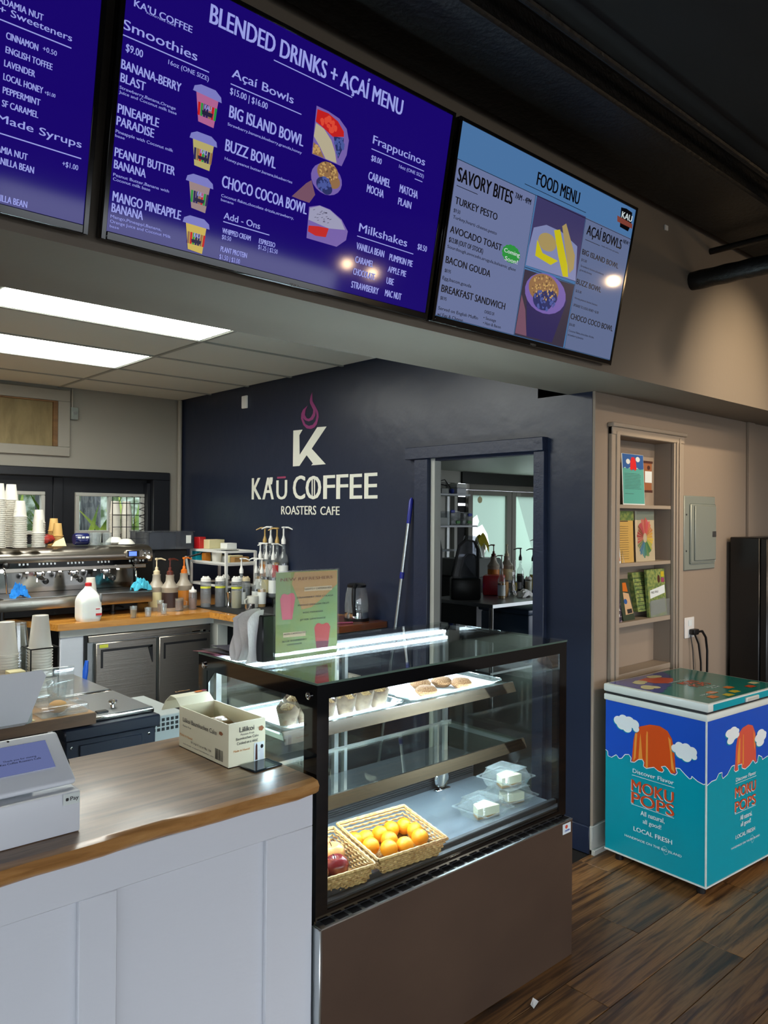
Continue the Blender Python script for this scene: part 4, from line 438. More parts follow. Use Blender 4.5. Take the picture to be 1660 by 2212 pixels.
obj('menu_panel', polymb(p3, [(.0135, .516), (.428, .516), (.428, .0225), (.0135, .0225)], .0012), 'tvpanel', s3)
obj('menu_panel', polymb(p3, [(.748, .520), (1.076, .520), (1.076, .0225), (.748, .0225)], .0012), 'tvpanel2', s3)
ln = MB()
for u0, u1, v0, v1 in ((.0135, 1.076, .516, .5178), (.0135, .0147, .0225, .516), (.427, .4285, .0225, .516), (.7465, .748, .0225, .518), (.0135, 1.076, .0218, .023), (.43, .747, .265, .267)): polymb(p3, [(u0, v0), (u1, v0), (u1, v1), (u0, v1)], .002, ln)
obj('panel_border', ln, TXT['k'], s3)
obj('title_lettering', textmb(p3, [r for r in GEN['tv3_text'] if r[0] == 'FOOD MENU'], .002), TXT['k'], s3)
rules(p3, 'tv3', .002, .002, TXT['k'], s3); obj('menu_lettering', textmb(p3, [r for r in GEN['tv3_text'] if r[6] == 'k' and r[0] != 'FOOD MENU'], .002), TXT['k'], s3)
pc = obj('sandwich_picture', polymb(p3, PP['pic1'], .0016), EM['bg1'], s3)
obj('picture_detail', polymb(p3, PP['plate'], .0020), EM['plate'], s3); obj('picture_detail', polymb(p3, PP['egg'], .0025), EM['egg'], s3)
obj('picture_detail', blobmb(p3, BB['bun'], .0028), EM['bread'], s3); obj('picture_detail', polymb(p3, PP['sw1'], .0032), EM['egg'], s3); obj('picture_detail', polymb(p3, PP['sw2'], .0037), EM['bread'], s3)
def dots(pl_, par, u, v, ru, rv, n_, r_, lift, c_, sd):
    rr_ = random.Random(sd); L_ = []
    for _ in range(n_): a_, q_ = rr_.random()*2*PI, rr_.random()**.5; L_.append((u+ru*q_*math.cos(a_), v+rv*q_*math.sin(a_), r_*rr_.uniform(.6, 1.2), r_*rr_.uniform(.6, 1.2)))
    o_ = obj('topping_print', blobmb(pl_, L_, lift, n=8), c_, par); o_['kind'] = 'stuff'
EM['blu2'] = em('pic_blu2', (70, 84, 150)); EM['gold2'] = em('pic_gold2', (186, 150, 92)); EM['red2'] = em('pic_red2', (214, 70, 50)); EM['gold3'] = em('pic_gold3', (96, 70, 52))
obj('bowl_picture', polymb(p3, PP['pic2'], .0016), EM['bg2'], s3); obj('picture_detail', polymb(p3, [(.46, .20), (.715, .20), (.66, .03), (.50, .03)], .002), EM['bandm'], s3)
obj('picture_detail', blobmb(p3, BB['bowl'], .0024), EM['pur'], s3); obj('picture_detail', blobmb(p3, BB['gran'], .003), EM['gold'], s3); obj('picture_detail', blobmb(p3, BB['berry'], .0036), EM['bl'], s3)
g1 = BB['gran'][0]; dots(p3, s3, g1[0], g1[1], g1[2]*.85, g1[3]*.85, 60, .0045, .0032, EM['gold2'], 4); dots(p3, s3, g1[0], g1[1], g1[2]*.85, g1[3]*.85, 30, .004, .0036, EM['gold3'], 5); g1 = BB['berry'][0]; dots(p3, s3, g1[0]+.012, g1[1], g1[2]*1.2, g1[3], 26, .007, .0048, EM['blu2'], 6); dots(p3, s3, g1[0]+.012, g1[1], g1[2]*1.2, g1[3], 14, .006, .0052, EM['bl'], 7)
for (q_, r1_, c1_, c2_, sd_) in ((GEN['tv2_blob']['bowl2top'][0], .0035, 'gold2', 'gold3', 8), (GEN['tv2_blob']['bowl2berry'][0], .005, 'blu2', 'bl', 9)): dots(p2, s2, q_[0], q_[1], q_[2]*.9, q_[3]*.9, 34, r1_, .0042, EM[c1_], sd_); dots(p2, s2, q_[0], q_[1], q_[2]*.9, q_[3]*.9, 14, r1_, .0046, EM[c2_], sd_+20)
q_ = GEN['tv2_poly']['bowl1blue']; dots(p2, s2, sum(a[0] for a in q_)/len(q_), sum(a[1] for a in q_)/len(q_), .016, .026, 26, .005, .003, EM['blu2'], 12); q_ = GEN['tv2_poly']['bowl1red']; dots(p2, s2, sum(a[0] for a in q_)/len(q_)-.005, sum(a[1] for a in q_)/len(q_), .028, .016, 14, .008, .003, EM['red2'], 13); q_ = GEN['tv2_poly']['bowl1gran']; dots(p2, s2, q_[0][0]+.012, q_[0][1]-.018, .012, .014, 20, .0035, .003, EM['gold2'], 14)
obj('picture_detail', polymb(p3, [(.432, .03), (.50, .03), (.47, .12), (.435, .17)], .003), EM['skin'], s3)
g0 = BB['green'][0]; gb = [(g0[0]+g0[2]*.8*math.cos(a*PI/7), g0[1]+g0[3]*.8*math.sin(a*PI/7), g0[2]*.28, g0[3]*.28) for a in range(14)]
obj('coming_soon_badge', blobmb(p3, [(g0[0], g0[1], g0[2]*.86, g0[3]*.86)]+gb, .0022), EM['green'], s3)
obj('badge_lettering', textmb(p3, [(r if r[0] != 'KAU' else (r[0], r[1]-.012, *r[2:])) for r in GEN['tv3_text'] if r[6] == 'w'], .0036), em('badge_white', (200, 210, 210)), s3)
obj('logo_badge', polymb(p3, [(a-.012, b) for a, b in PP['badge']], .0022), TXT['k'], s3); obj('logo_ribbon', polymb(p3, [(min(a-.012, 1.074), b) for a, b in PP['ribbon']], .0028), EM['rib'], s3)
obj('brand_lettering', textmb(p3, [r for r in GEN['tv3_text'] if r[0] == 'VIZIO'], .007), TXT['g'], t3)
# lamps of the dining side whose reflection shows in the screens
for k, (p, lb) in enumerate((((3.965, -1.5, 2.444), 'warm bulb hanging behind the viewer, reflected left in the middle screen'), ((4.241, -1.5, 2.43), 'warm bulb hanging behind the viewer, reflected right in the middle screen'), ((4.922, .3, 2.814), 'warm track bulb, reflected in the right menu screen'))):
    t = thing('pendant_lamp', lb, 'lamp', (p[0], p[1], 3.2), 0, 'warm lamps of the dining side'); obj('bulb', MB().sphere(p, .034, 14), 'bulb', t); obj('socket', MB().lathe([(0, .03), (.022, .03), (.026, .09), (0, .1)], p, 12), 'black', t); obj('cord', MB().tube([(p[0], p[1], p[2]+.1), (p[0], p[1], 3.2)], .004), 'black', t)
# ================================================================ FRONT COUNTER
cb = thing('front_counter', 'white panelled front counter under the wooden worktop', 'counter', (.2, 1.9, 0))
obj('carcass', MB().box(-1.6, 1.32, 1.747, 2.28, 0, .885), 'white', cb)
fx = [(-.55, .06), (.17, .674), (.762, 1.169)]; edges = [-1.6, -.55, .06, .17, .674, .762, 1.169, 1.322]
obj('top_rail', MB().box(-1.6, 1.322, 1.733, 1.747, .799, .887, .002), 'white', cb); obj('bottom_rail', MB().box(-1.6, 1.322, 1.733, 1.747, 0, .12, .002), 'white', cb)
for a, b in ((-1.6, -.55), (.06, .17), (.674, .762), (1.169, 1.322)): obj('stile', MB().box(a, b, 1.733, 1.747, .12, .799, .002), 'white', cb)
wt = thing('worktop', 'glossy brown wood counter top with rounded live edge, beside the glass case', 'worktop', (.2, 2.0, .89))
mb = MB(); prof = [(2.345, .930), (1.735, .930), (1.716, .926), (1.708, .914), (1.712, .898), (1.722, .890), (2.345, .890)]; xs = [-1.7+i*(1.327+1.7)/40 for i in range(41)]; rg = []
for i, x in enumerate(xs):
    wv = .006*math.sin(x*9)+.004*math.sin(x*23+1); inset = .0 if i < 40 else .006
    rg.append([mb.bm.verts.new((x, y+(wv if y < 1.73 else 0)+(inset if y < 1.75 else 0), z)) for y, z in prof])
for a, b in zip(rg, rg[1:]):
    for k in range(len(prof)):
        l = (k+1) % len(prof); f = mb.bm.faces.new((a[k], a[l], b[l], b[k])); f.material_index = 0 if k in (0, 6) else 1; f.smooth = k in (1, 2, 3, 4)
for e in (rg[0], rg[-1]): mb.bm.faces.new(e).material_index = 1
obj('board', mb, ['walnut', 'edgew'], wt)
# ---- point of sale
ps = thing('pos_terminal', 'white payment terminal with tilted customer screen at far left of counter', 'register', (.45, 1.9, .93))
obj('base', MB().box(.14, .70, 1.795, 2.08, .9305, 1.026, .006, 2), 'monw', ps)
Tt = Matrix.Translation((0, 1.83, 1.047)) @ Matrix.Rotation(R(33), 4, 'X')
pt = Plane((.25, 1.83-.0, 1.047), (1, 0, 0), (0, math.cos(R(33)), math.sin(R(33))), (0, -math.sin(R(33)), math.cos(R(33))))
tb = obj('tablet_frame', MB().box(.23, .70, -.012, .148, -.014, .002, .008, 3, Tt), 'monw', ps)
obj('display', polymb(pt, [(.03, .036), (.415, .036), (.415, .121), (.03, .121)], .0045), 'screenp', tb)
obj('display_lettering', textmb(pt, [(a, u, v-.012, w_, h_) for a, u, v, w_, h_, *_ in GEN['tab_text']], .006), TXT['k'], tb)
obj('camera_dot', blobmb(pt, [(.335, .136, .003, .003)], .0045), 'black', tb)
obj('stand', MB().box(.26, .62, 1.86, 1.98, 1.02, 1.075, .005), 'mong', ps)
pg = Plane((.2, 1.7945, .94), (1, 0, 0), (0, 0, 1), (0, -1, 0))
st = obj('payment_sticker', polymb(pg, [(.459, .0575), (.497, .0575), (.497, .083), (.459, .083)], .001), 'frz', ps)
obj('sticker_lettering', textmb(pg, [(a, u, v, w_, h_) for a, u, v, w_, h_, *_ in GEN['reg_text']], .002), 'ink', st)
g = GEN['reg_blob']['apple'][0]; ap = blobmb(pg, [(g[0]-.0012, g[1], g[2]*.62, g[3]*1.0), (g[0]+.0012, g[1], g[2]*.62, g[3]*1.0)], .002); polymb(pg, [(g[0], g[1]+g[3]*1.1), (g[0]+.002, g[1]+g[3]*1.7), (g[0]+.0005, g[1]+g[3]*1.2)], .002, ap); obj('sticker_apple', ap, 'ink', st)
cr = thing('card_reader', 'small black card reader with green light behind the payment terminal', 'card reader', (.80, 2.2, .93))
obj('body', MB().box(.735, .80, 2.12, 2.26, .9305, 1.0, .012, 2, Matrix.Identity(4)), 'blackgloss', cr); obj('indicator', MB().box(.775, .79, 2.15, 2.19, 1.0, 1.005, .002), 'green', cr)
mo = thing('pos_monitor', 'white back of a tilted cashier screen at the far left', 'monitor', (.6, 2.42, .93))
T2 = Matrix.Translation((0, 2.44, 1.035)) @ Matrix.Rotation(R(-28), 4, 'X')
m2 = MB(); m2.poly([T2 @ Vector(p) for p in ((.28, 0, .0), (.79, 0, 0), (.865, 0, .135), (.855, 0, .155), (.28, 0, .155))], T2.to_3x3() @ Vector((0, .03, 0))); obj('back_shell', m2, 'monw', mo)
obj('foot', MB().lathe([(.07, 0), (.07, .008), (.02, .02), (.018, .12), (0, .12)], (.62, 2.30, .9305), 20), 'monw', mo)
# ---- cake box
bx = thing('cake_box', 'open cream carton of passion fruit baumkuchen cakes with lid folded back', 'box', (1.247, 2.1, .9305))
X0, X1, Y0, Y1, Z0, Z1 = 1.186, 1.311, 1.955, 2.250, .9305, 1.056
obj('side_panel', MB().box(X0, X0+.003, Y0, Y1, Z0, Z1), 'card', bx); obj('side_panel', MB().box(X1-.003, X1, Y0, Y1, Z0, Z1), 'card', bx); fp = obj('front_panel', MB().box(X0+.003, X1-.003, Y0, Y0+.003, Z0, Z1+.002), 'card', bx); obj('back_panel', MB().box(X0+.003, X1-.003, Y1-.003, Y1, Z0, Z1), 'card', bx); obj('bottom', MB().box(X0, X1, Y0, Y1, Z0, Z0+.002), 'cardin', bx)
ld = MB(); pr_ = [(0, 0), (.03, .02), (.065, .022), (.10, -.002), (.125, -.035)]; 
for i in range(4): ld.poly([(X0+.002, Y1+pr_[i][0], Z1+pr_[i][1]), (X1-.002, Y1+pr_[i][0], Z1+pr_[i][1]), (X1-.002, Y1+pr_[i+1][0], Z1+pr_[i+1][1]), (X0+.002, Y1+pr_[i+1][0], Z1+pr_[i+1][1])], (0, 0, -.002))
lo = obj('lid', ld, 'card', bx)
pb = Plane((1.1855, 2.25, .93), (0, -1, 0), (0, 0, 1), (-1, 0, 0)); pf = Plane((1.185, 1.9545, .93), (1, 0, 0), (0, 0, 1), (0, -1, 0)); plid = Plane((X0, Y1+.03, Z1+.021), (1, 0, 0), (0, 1, .05), (0, 0, 1))
def fx_(rows, c): return [(a, u, v, w_, h_) for a, u, v, w_, h_, dv, cc in rows if cc == c]
for p_, k in ((pb, 'boxl'), (pf, 'boxr')):
    obj('print_lettering', textmb(p_, fx_(GEN[k+'_text'], 'k'), .0006), 'ink', bx); obj('print_lettering', textmb(p_, fx_(GEN[k+'_text'], 'o'), .0006), 'inko', bx)
    b0 = GEN[k+'_blob']['fl'][0]; obj('flower_print', blobmb(p_, [(b0[0]+b0[2]*.55*math.cos(a*PI*.4), b0[1]+b0[3]*.55*math.sin(a*PI*.4), b0[2]*.55, b0[3]*.55) for a in range(5)], .0006), 'bcard', bx)
br = MB(); q = GEN['boxl_poly']['bar']; u0, u1 = q[0][0], q[1][0]; v0, v1 = q[3][1], q[0][1]; rr = random.Random(5); u = u0
while u < u1: wd_ = rr.choice((.0007, .0012, .002)); polymb(pb, [(u, v0), (u+wd_, v0), (u+wd_, v1), (u, v1)], .0006, br); u += wd_+rr.choice((.0008, .0014))
obj('barcode', br, 'ink', bx)
q = GEN['boxr_poly']['pic']; u0, u1, v0, v1 = q[0][0], q[1][0], q[2][1], q[1][1]
pp = obj('photo_print', polymb(pf, [(u0, v0), (u1, v0), (u1, v1), (u0, v1)], .0005), 'cloud', bx)
obj('photo_detail', polymb(pf, [(u0+.004, v0+.003), (u0+.012, v0+.003), (u0+.011, v1-.008), (u0+.008, v1-.001), (u0+.005, v1-.01)], .0008), 'bcardd', pp)
ph = polymb(pf, [(u0+.02, v0+.002), (u1-.002, v0+.002), (u1-.003, v0+.032), (u0+.024, v0+.034), (u0+.012, v0+.03), (u0+.012, v0+.026), (u0+.022, v0+.026)], .0008); obj('photo_detail', ph, 'monw', pp); obj('photo_detail', blobmb(pf, [(u0+.027, v0+.04, .005, .006)], .0008), 'black', pp)
obj('fruit_print', blobmb(plid, [(.098, .022, .018, .008)], .002), 'lab', lo); obj('fruit_print', blobmb(plid, [(.116, .022, .009, .009)], .003), 'magp', lo)
TXK = [('Lilikoi', .03, .05, .05, .008)]; obj('print_lettering', textmb(plid, TXK, .002), 'inko', lo)
for i, (cx, cy, cz, rz, rx) in enumerate(((1.248, 2.02, 1.0, .2, .3), (1.25, 2.07, 1.012, -.25, -.2), (1.245, 2.12, 1.02, .15, .35), (1.25, 2.17, 1.01, -.1, -.3), (1.246, 2.205, .99, .1, .1))):
    T3 = Matrix.Translation((cx, cy, cz)) @ Matrix.Rotation(rz, 4, 'Z') @ Matrix.Rotation(rx, 4, 'X')
    def pil(u, v, T3=T3): e = (4*u*(1-u)*4*v*(1-v))**.4; return T3 @ Vector(((u-.5)*.1, (v-.5)*.055, .012*e))
    mb = MB(); mb.grid(pil, 10, 6); mb.grid(lambda u, v: (lambda p: p-2*(p-T3 @ Vector(((u-.5)*.1, (v-.5)*.055, 0))))(pil(u, v)), 10, 6)
    one('wrapped_cake', ['wrapped cake nearest the front of the cream carton', 'wrapped cake second from the front in the carton', 'wrapped cake on top in the middle of the carton', 'wrapped cake towards the lid in the carton', 'lowest wrapped cake at the lid end of the carton'][i], 'cake', mb, 'cake', group='wrapped cakes in the carton')
one('glass_plate', 'dark glossy flat plate lying under the corner of the cake carton', 'plate', MB().box(0, .10, 0, .075, 0, .006, .002, 1, Matrix.Rotation(R(4), 4, 'Z')), 'phone', (1.222, 1.872, .9305))
# ================================================================ DISPLAY CASE
CX0, CX1, CY0, CY1, CZT = 1.336, 2.536, 1.742, 2.40, 1.19
c = thing('display_case', 'glass pastry display case with black frame and brown front panel', 'display case', (1.936, 2.07, 0))
obj('front_panel', MB().box(CX0-.002, CX1+.004, 1.706, 1.722, .0, .515, .003), 'brown', c)
obj('side_trim', MB().box(CX0-.009, CX0-.002, 1.704, 1.745, .0, .515, .002), 'alu', c)
obj('base_cabinet', MB().box(CX0, CX1, 1.73, CY1, .03, .50), 'black', c)
fb = obj('vent_strip', MB().box(CX0-.002, CX1+.003, 1.7065, 1.742, .512, .5165), 'alu', c)
for i in range(24): obj('vent_slot', MB().box(CX0+.02+i*.0497, CX0+.056+i*.0497, 1.716, 1.741, .5165, .5172), 'blackmatte', fb)
stk = obj('brand_sticker', MB().box(CX1-.062, CX1-.012, 1.7045, 1.706, .47, .508), 'pr', c)
ps_ = Plane((CX1-.062, 1.7043, .47), (1, 0, 0), (0, 0, 1), (0, -1, 0)); obj('sticker_lettering', textmb(ps_, [('CROWN', .01, .008, .032, .007)], .0005), 'sky', stk); obj('sticker_mark', blobmb(ps_, [(.022, .026, .008, .007)], .0005), 'popr', stk)
# frame (black printed borders), glass panes
fr_ = MB(); fr_.box(CX0, CX0+.042, CY0-.006, CY0, .525, CZT-.006).box(CX1-.045, CX1, CY0-.006, CY0, .525, CZT-.006).box(CX0+.042, CX1-.045, CY0-.006, CY0, CZT-.048, CZT-.006).box(CX0+.042, CX1-.045, CY0-.006, CY0, .525, .545)
obj('front_frame', fr_, 'blackgloss', c)
obj('front_glass', MB().box(CX0+.042, CX1-.045, CY0-.005, CY0-.001, .545, CZT-.048), 'glassg', c)
for x, nm in ((CX0, 'l'), (CX1-.006, 'r')):
    obj('side_frame', MB().box(x, x+.006, CY0, CY0+.055, .40, CZT-.006).box(x, x+.006, CY1-.055, CY1, .50, CZT-.006).box(x, x+.006, CY0+.055, CY1-.055, CZT-.055, CZT-.006).box(x, x+.006, CY0+.055, CY1-.055, .50, .545), 'blackgloss', c)
    obj('side_glass', MB().box(x+.002, x+.005, CY0+.055, CY1-.055, .545, CZT-.055), 'glassg', c)
    for cy, s_ in ((CY0+.055, 1), (CY1-.055, -1)): obj('corner_gusset', MB().poly([(x+.001, cy, CZT-.055), (x+.001, cy+s_*.045, CZT-.055), (x+.001, cy, CZT-.10)], (.004, 0, 0)), 'blackgloss', c)
for y in (CY0+.03, CY1-.04): obj('bolt', MB().lathe([(.011, 0), (.011, .005), (.007, .006), (.0065, .003), (0, .003)], (CX0, y, CZT-.04), 16, Matrix.Rotation(-PI/2, 4, 'Y')), 'chrome', c)
obj('top_glass', MB().box(CX0-.001, CX1+.001, CY0-.008, CY1, CZT-.006, CZT), 'glassg', c); obj('top_edge', MB().box(CX0-.002, CX0, CY0-.008, CY1, CZT-.006, CZT).box(CX0, CX1, CY0-.009, CY0-.008, CZT-.006, CZT), mat('glass_edge', (86, 110, 98), .3), c)
obj('led_housing', MB().box(CX0+.05, CX1-.05, CY0+.008, CY0+.030, CZT-.024, CZT-.018), 'black', c)  # added cap that blocks the front strip's light towards the sign stand
obj('top_rear_bar', MB().box(CX0+.008, CX1-.008, CY1-.06, CY1-.002, CZT-.03, CZT-.008, .003), 'black', c)
obj('rear_door', MB().box(CX0+.01, 1.96, CY1-.02, CY1-.016, .60, CZT-.03), 'glassg', c); obj('rear_door', MB().box(1.92, CX1-.01, CY1-.01, CY1-.006, .60, CZT-.03), 'glassg', c)
obj('rear_door_frame', MB().box(1.915, 1.935, CY1-.024, CY1-.004, .58, CZT-.03).box(1.965, 1.98, CY1-.024, CY1-.004, .58, CZT-.03).box(CX1-.04, CX1-.008, CY1-.024, CY1-.004, .58, CZT-.03).box(CX0+.008, CX0+.03, CY1-.024, CY1-.004, .58, CZT-.03).box(CX0+.01, CX1-.01, CY1-.024, CY1-.004, .55, .6), 'alu', c)
dk = obj('deck', MB().box(CX0+.01, CX1-.01, 1.79, 2.19, .545, .56, .002), 'deck', c)
obj('air_grille', MB().box(CX0+.01, CX1-.01, 1.770, 1.79, .50, .575, .003), 'gasket', c)
for i in range(5): obj('grille_bar', MB().box(CX0+.01, CX1-.01, 1.745, 1.769, .502+i*.013, .508+i*.013), 'gasket', c)
obj('cover_plate', MB().box(CX0+.01, CX1-.01, 2.19, 2.375, .50, .655, .004), 'gasket', c)
rbm = MB()
for i in range(9): rbm.box(CX0+.02, CX1-.02, 2.186, 2.190, .575+i*.008, .579+i*.008)
obj('louvres', rbm, 'blackmatte', c)
th = thing('round_thermometer', 'round chrome dial thermometer on the floor of the glass case', 'thermometer', (2.30, 2.17, .56)); obj('dial', MB().lathe([(0, 0), (.036, 0), (.038, .006), (.034, .014), (.028, .012), (0, .012)], (2.30, 2.172, .604), 24, Matrix.Rotation(PI/2, 4, 'X')), 'chrome', th); obj('foot', MB().box(2.26, 2.34, 2.15, 2.175, .5605, .566, .002), 'chrome', th)
for x in (2.0, 2.03): pass
for k, (z, yf, y1, lb) in enumerate(((1.0, 1.945, 2.27, ''), (.79, 1.89, 2.27, ''))):
    sh = obj('shelf', MB().box(CX0+.03, 2.465, yf, y1, z-.006, z), 'glassg', c)
    m_ = MB(); m_.poly([(CX0+.03, yf+.004, z+.006), (CX0+.03, yf-.004, z+.006), (CX0+.03, yf-.02, z-.03), (CX0+.03, yf-.012, z-.032)], (2.47-CX0-.03, 0, 0)); obj('shelf_rail', m_, 'rail', sh)
    obj('shelf_edge', MB().box(CX0+.03, 2.465, y1-.004, y1, z-.010, z+.004), 'alu', sh)
    for x in (CX0+.04, 2.45): obj('bracket', MB().box(x-.006, x+.006, yf, y1+.04, z-.022, z-.007), 'alu', sh)
    obj('led_strip', MB().box(CX0+.06, 2.44, yf+.004, yf+.016, z-.016, z-.008), 'led', sh)
for x in (CX0+.02, 2.47): obj('shelf_upright', MB().box(x-.01, x+.01, 2.30, 2.315, .56, CZT-.03), 'alu', c)
obj('led_strip', MB().box(CX0+.06, CX1-.06, CY0+.012, CY0+.026, CZT-.036, CZT-.026), 'led', c)
obj('led_strip', MB().box(CX0+.05, CX1-.06, 2.312, 2.330, CZT-.034, CZT-.022), 'led', c); obj('led_strip', MB().box(CX0+.05, CX1-.17, 2.20, 2.214, CZT-.034, CZT-.024), 'led', c)
# ---- trays, muffins, buns
def tray(x0, x1, y0, y1, z, lb):
    t = thing('serving_tray', lb, 'tray', ((x0+x1)/2, (y0+y1)/2, z)); r = .03; pts = []
    for cx, cy, a0 in ((x1-r, y1-r, 0), (x0+r, y1-r, 90), (x0+r, y0+r, 180), (x1-r, y0+r, 270)):
        for k in range(5): a = R(a0+k*22.5); pts.append((cx+r*math.cos(a), cy+r*math.sin(a)))
    m = MB(); cxm, cym = (x0+x1)/2, (y0+y1)/2
    A = [m.bm.verts.new((cxm+(px-cxm)*.93, cym+(py-cym)*.93, z+.001)) for px, py in pts]; B = [m.bm.verts.new((px, py, z+.014)) for px, py in pts]; C_ = [m.bm.verts.new((cxm+(px-cxm)*1.03, cym+(py-cym)*1.03, z+.014)) for px, py in pts]
    m.bm.faces.new(A); n_ = len(pts)
    for i in range(n_): j = (i+1) % n_; m.bm.faces.new((A[i], A[j], B[j], B[i])); m.bm.faces.new((B[i], B[j], C_[j], C_[i]))
    obj('tray_body', m, 'plastic', t); obj('rim', MB().tube([(cxm+(px-cxm)*1.03, cym+(py-cym)*1.03, z+.014) for px, py in pts+pts[:1]], .0022, 6), 'plastic', t)
    obj('paper_liner', MB().box(x0+.02, x1-.02, y0+.02, y1-.015, z+.002, z+.003), 'tray', t)
tray(1.38, 1.89, 1.96, 2.25, 1.001, 'clear tray of muffins on the top shelf, left side'); tray(1.93, 2.44, 1.97, 2.25, 1.001, 'clear tray of sugared buns on the top shelf, right side')
mf = thing('muffin', 'muffin in brown paper at left end of top shelf, crumb top visible', 'muffin', (0, 0, 0), 0, 'muffins on the top shelf')
m = MB(); n_ = 16; rr = random.Random(9); ring = []
for z, r_, k in ((0, .024, 0), (.03, .031, .0), (.05, .036, .002), (.062, .038, .012)): ring.append([m.bm.verts.new((r_*math.cos(2*PI*i/n_)*(1+(.05 if i % 4 == 0 else 0)), r_*math.sin(2*PI*i/n_), z+(k if i % 4 == 0 else -k*.3))) for i in range(n_)])
for a, b in zip(ring, ring[1:]):
    for i in range(n_): m.bm.faces.new((a[i], a[(i+1) % n_], b[(i+1) % n_], b[i]))
m.bm.faces.new(ring[0][::-1]); obj('paper_case', m, 'liner', mf)
m = MB(); m.grid(lambda u, v: Vector((.034*v*math.cos(2*PI*u), .034*v*math.sin(2*PI*u), .052+.018*(1-v*v)+rr.uniform(-.0035, .0035)*(0 < v < 1)*(0 < u < 1))), 16, 5, False); obj('crumb_top', m, 'muffin', mf)
ml = ['muffin in brown paper at left end of top shelf, crumb top visible', 'second muffin from the left on the top shelf, half hidden by the black post', 'muffin just right of the black corner post', 'second muffin right of the black corner post', 'third muffin right of the black corner post', 'rightmost muffin in the row on the top shelf', 'muffin in the back row behind the black post', 'muffin in the back row behind the second muffin right of the post']
for i, (x, y) in enumerate(((1.418, 1.99), (1.485, 1.985), (1.56, 1.985), (1.645, 1.985), (1.725, 1.99), (1.80, 1.995), (1.50, 2.07), (1.60, 2.08))):
    o = mf if i == 0 else dup(mf, (0, 0, 0), label=ml[i]); o.location = (x, y, 1.0045); o.rotation_euler = (0, 0, i*1.3)
bn = one('sugared_bun', 'sugared round bun lying alone nearest the front of the right tray', 'bun', MB().lathe([(0, 0), (.026, .002), (.040, .014), (.041, .022), (.030, .034), (.012, .038), (0, .036)], (0, 0, 0), 24), 'donut', (2.04, 2.0, 1.0045), 0, 'sugared buns on the tray')
for i, (x, y, lb) in enumerate(((2.235, 2.005, 'sugared round bun at the right of the tray, front'), (2.195, 2.07, 'sugared round bun behind the rightmost front bun'), (2.11, 2.10, 'sugared round bun at the back of the right tray'))):
    o = dup(bn, (x, y, 1.0045), i*1.1, lb)
# ---- wicker baskets and fruit
def basket(cx, cy, w_, d_, rz, lb, tilt=.03):
    t = thing('wicker_basket', lb, 'basket', (cx, cy, .5605), rz, 'wicker fruit baskets'); nr = 7; H_ = .052
    def ring(s, z, n=72, ph=0, amp=.0028):
        P_ = []
        for i in range(n):
            u = i/n*4; k = int(u) % 4; f = u-int(u); hw, hd = w_/2*s, d_/2*s; c4 = [(-hw, -hd), (hw, -hd), (hw, hd), (-hw, hd)]; a, b = c4[k], c4[(k+1) % 4]
            x, y = a[0]+(b[0]-a[0])*f, a[1]+(b[1]-a[1])*f; L = math.hypot(x/hw, y/hd); o_ = amp*(1 if (i+ph) % 2 else -1)
            nx, ny = ((0, -1), (1, 0), (0, 1), (-1, 0))[k]; back = (y/hd+1)/2*tilt*(z/H_)
            P_.append(Vector((x+nx*o_, y+ny*o_, z+back)))
        return P_+[P_[0]]
    wv = MB()
    for i in range(nr): wv.tube(ring(.86+.14*i/nr, .005+i*H_/nr, 72, i), .0036, 5, False)
    o_ = obj('woven_sides', wv, 'wicker', t, True); o_['kind'] = 'stuff'
    obj('rim', MB().tube(ring(1.02, H_+.003, 72, 0, .0012), .0055, 6, False), 'wicker', t, True)
    bs = MB(); n2 = int(d_/.0085)
    for i in range(n2): y = -d_/2*.84+i*(d_*.84)/(n2-1); bs.tube([(-w_/2*.86+k*w_*.86/16, y, .006+(.0018 if (k+i) % 2 else -.0018)) for k in range(17)], .0036, 5, False)
    o_ = obj('woven_base', bs, 'wicker', t, True); o_['kind'] = 'stuff'
    return t
basket(1.740, 1.857, .272, .225, R(-5.5), 'wicker basket of oranges on the floor of the glass case', .035); basket(1.466, 1.875, .225, .235, R(-7), 'wicker basket of apples at left in the glass case', .03)
og = one('orange', 'orange nearest the back right corner of its basket', 'orange', MB().lathe([(0, .001), (.004, 0)]+[(.0285*math.sin(PI*i/12), .027-.027*math.cos(PI*i/12)) for i in range(1, 12)]+[(.004, .0535), (0, .052)], (0, 0, 0), 20), 'orange', (0, 0, 0), 0, 'oranges in the basket')
OR = [(1.862, 1.925, 'orange alone towards the back right corner of its basket'), (1.862, 1.872, 'orange at the right side, partly behind the rightmost one'), (1.835, 1.824, 'rightmost orange, at the front right of the basket'), (1.808, 1.935, 'orange in the middle of the back row'), (1.753, 1.930, 'orange in the back row left of the middle one'), (1.745, 1.875, 'orange in the centre, behind the front one'), (1.700, 1.828, 'orange in the middle of the front row'), (1.755, 1.812, 'orange at right of the front row'), (1.668, 1.880, 'front left orange beside the basket edge'), (1.695, 1.935, 'orange left of the back row'), (1.655, 1.945, 'leftmost orange, half hidden behind the apple basket')]
for i, (x, y, lb) in enumerate(OR):
    o = og if i == 0 else og.copy()
    if i: COL.objects.link(o)
    o['label'] = lb; o.location = (x, y, .571); o.rotation_euler = (.3*math.sin(i*2)*0, 0, i)
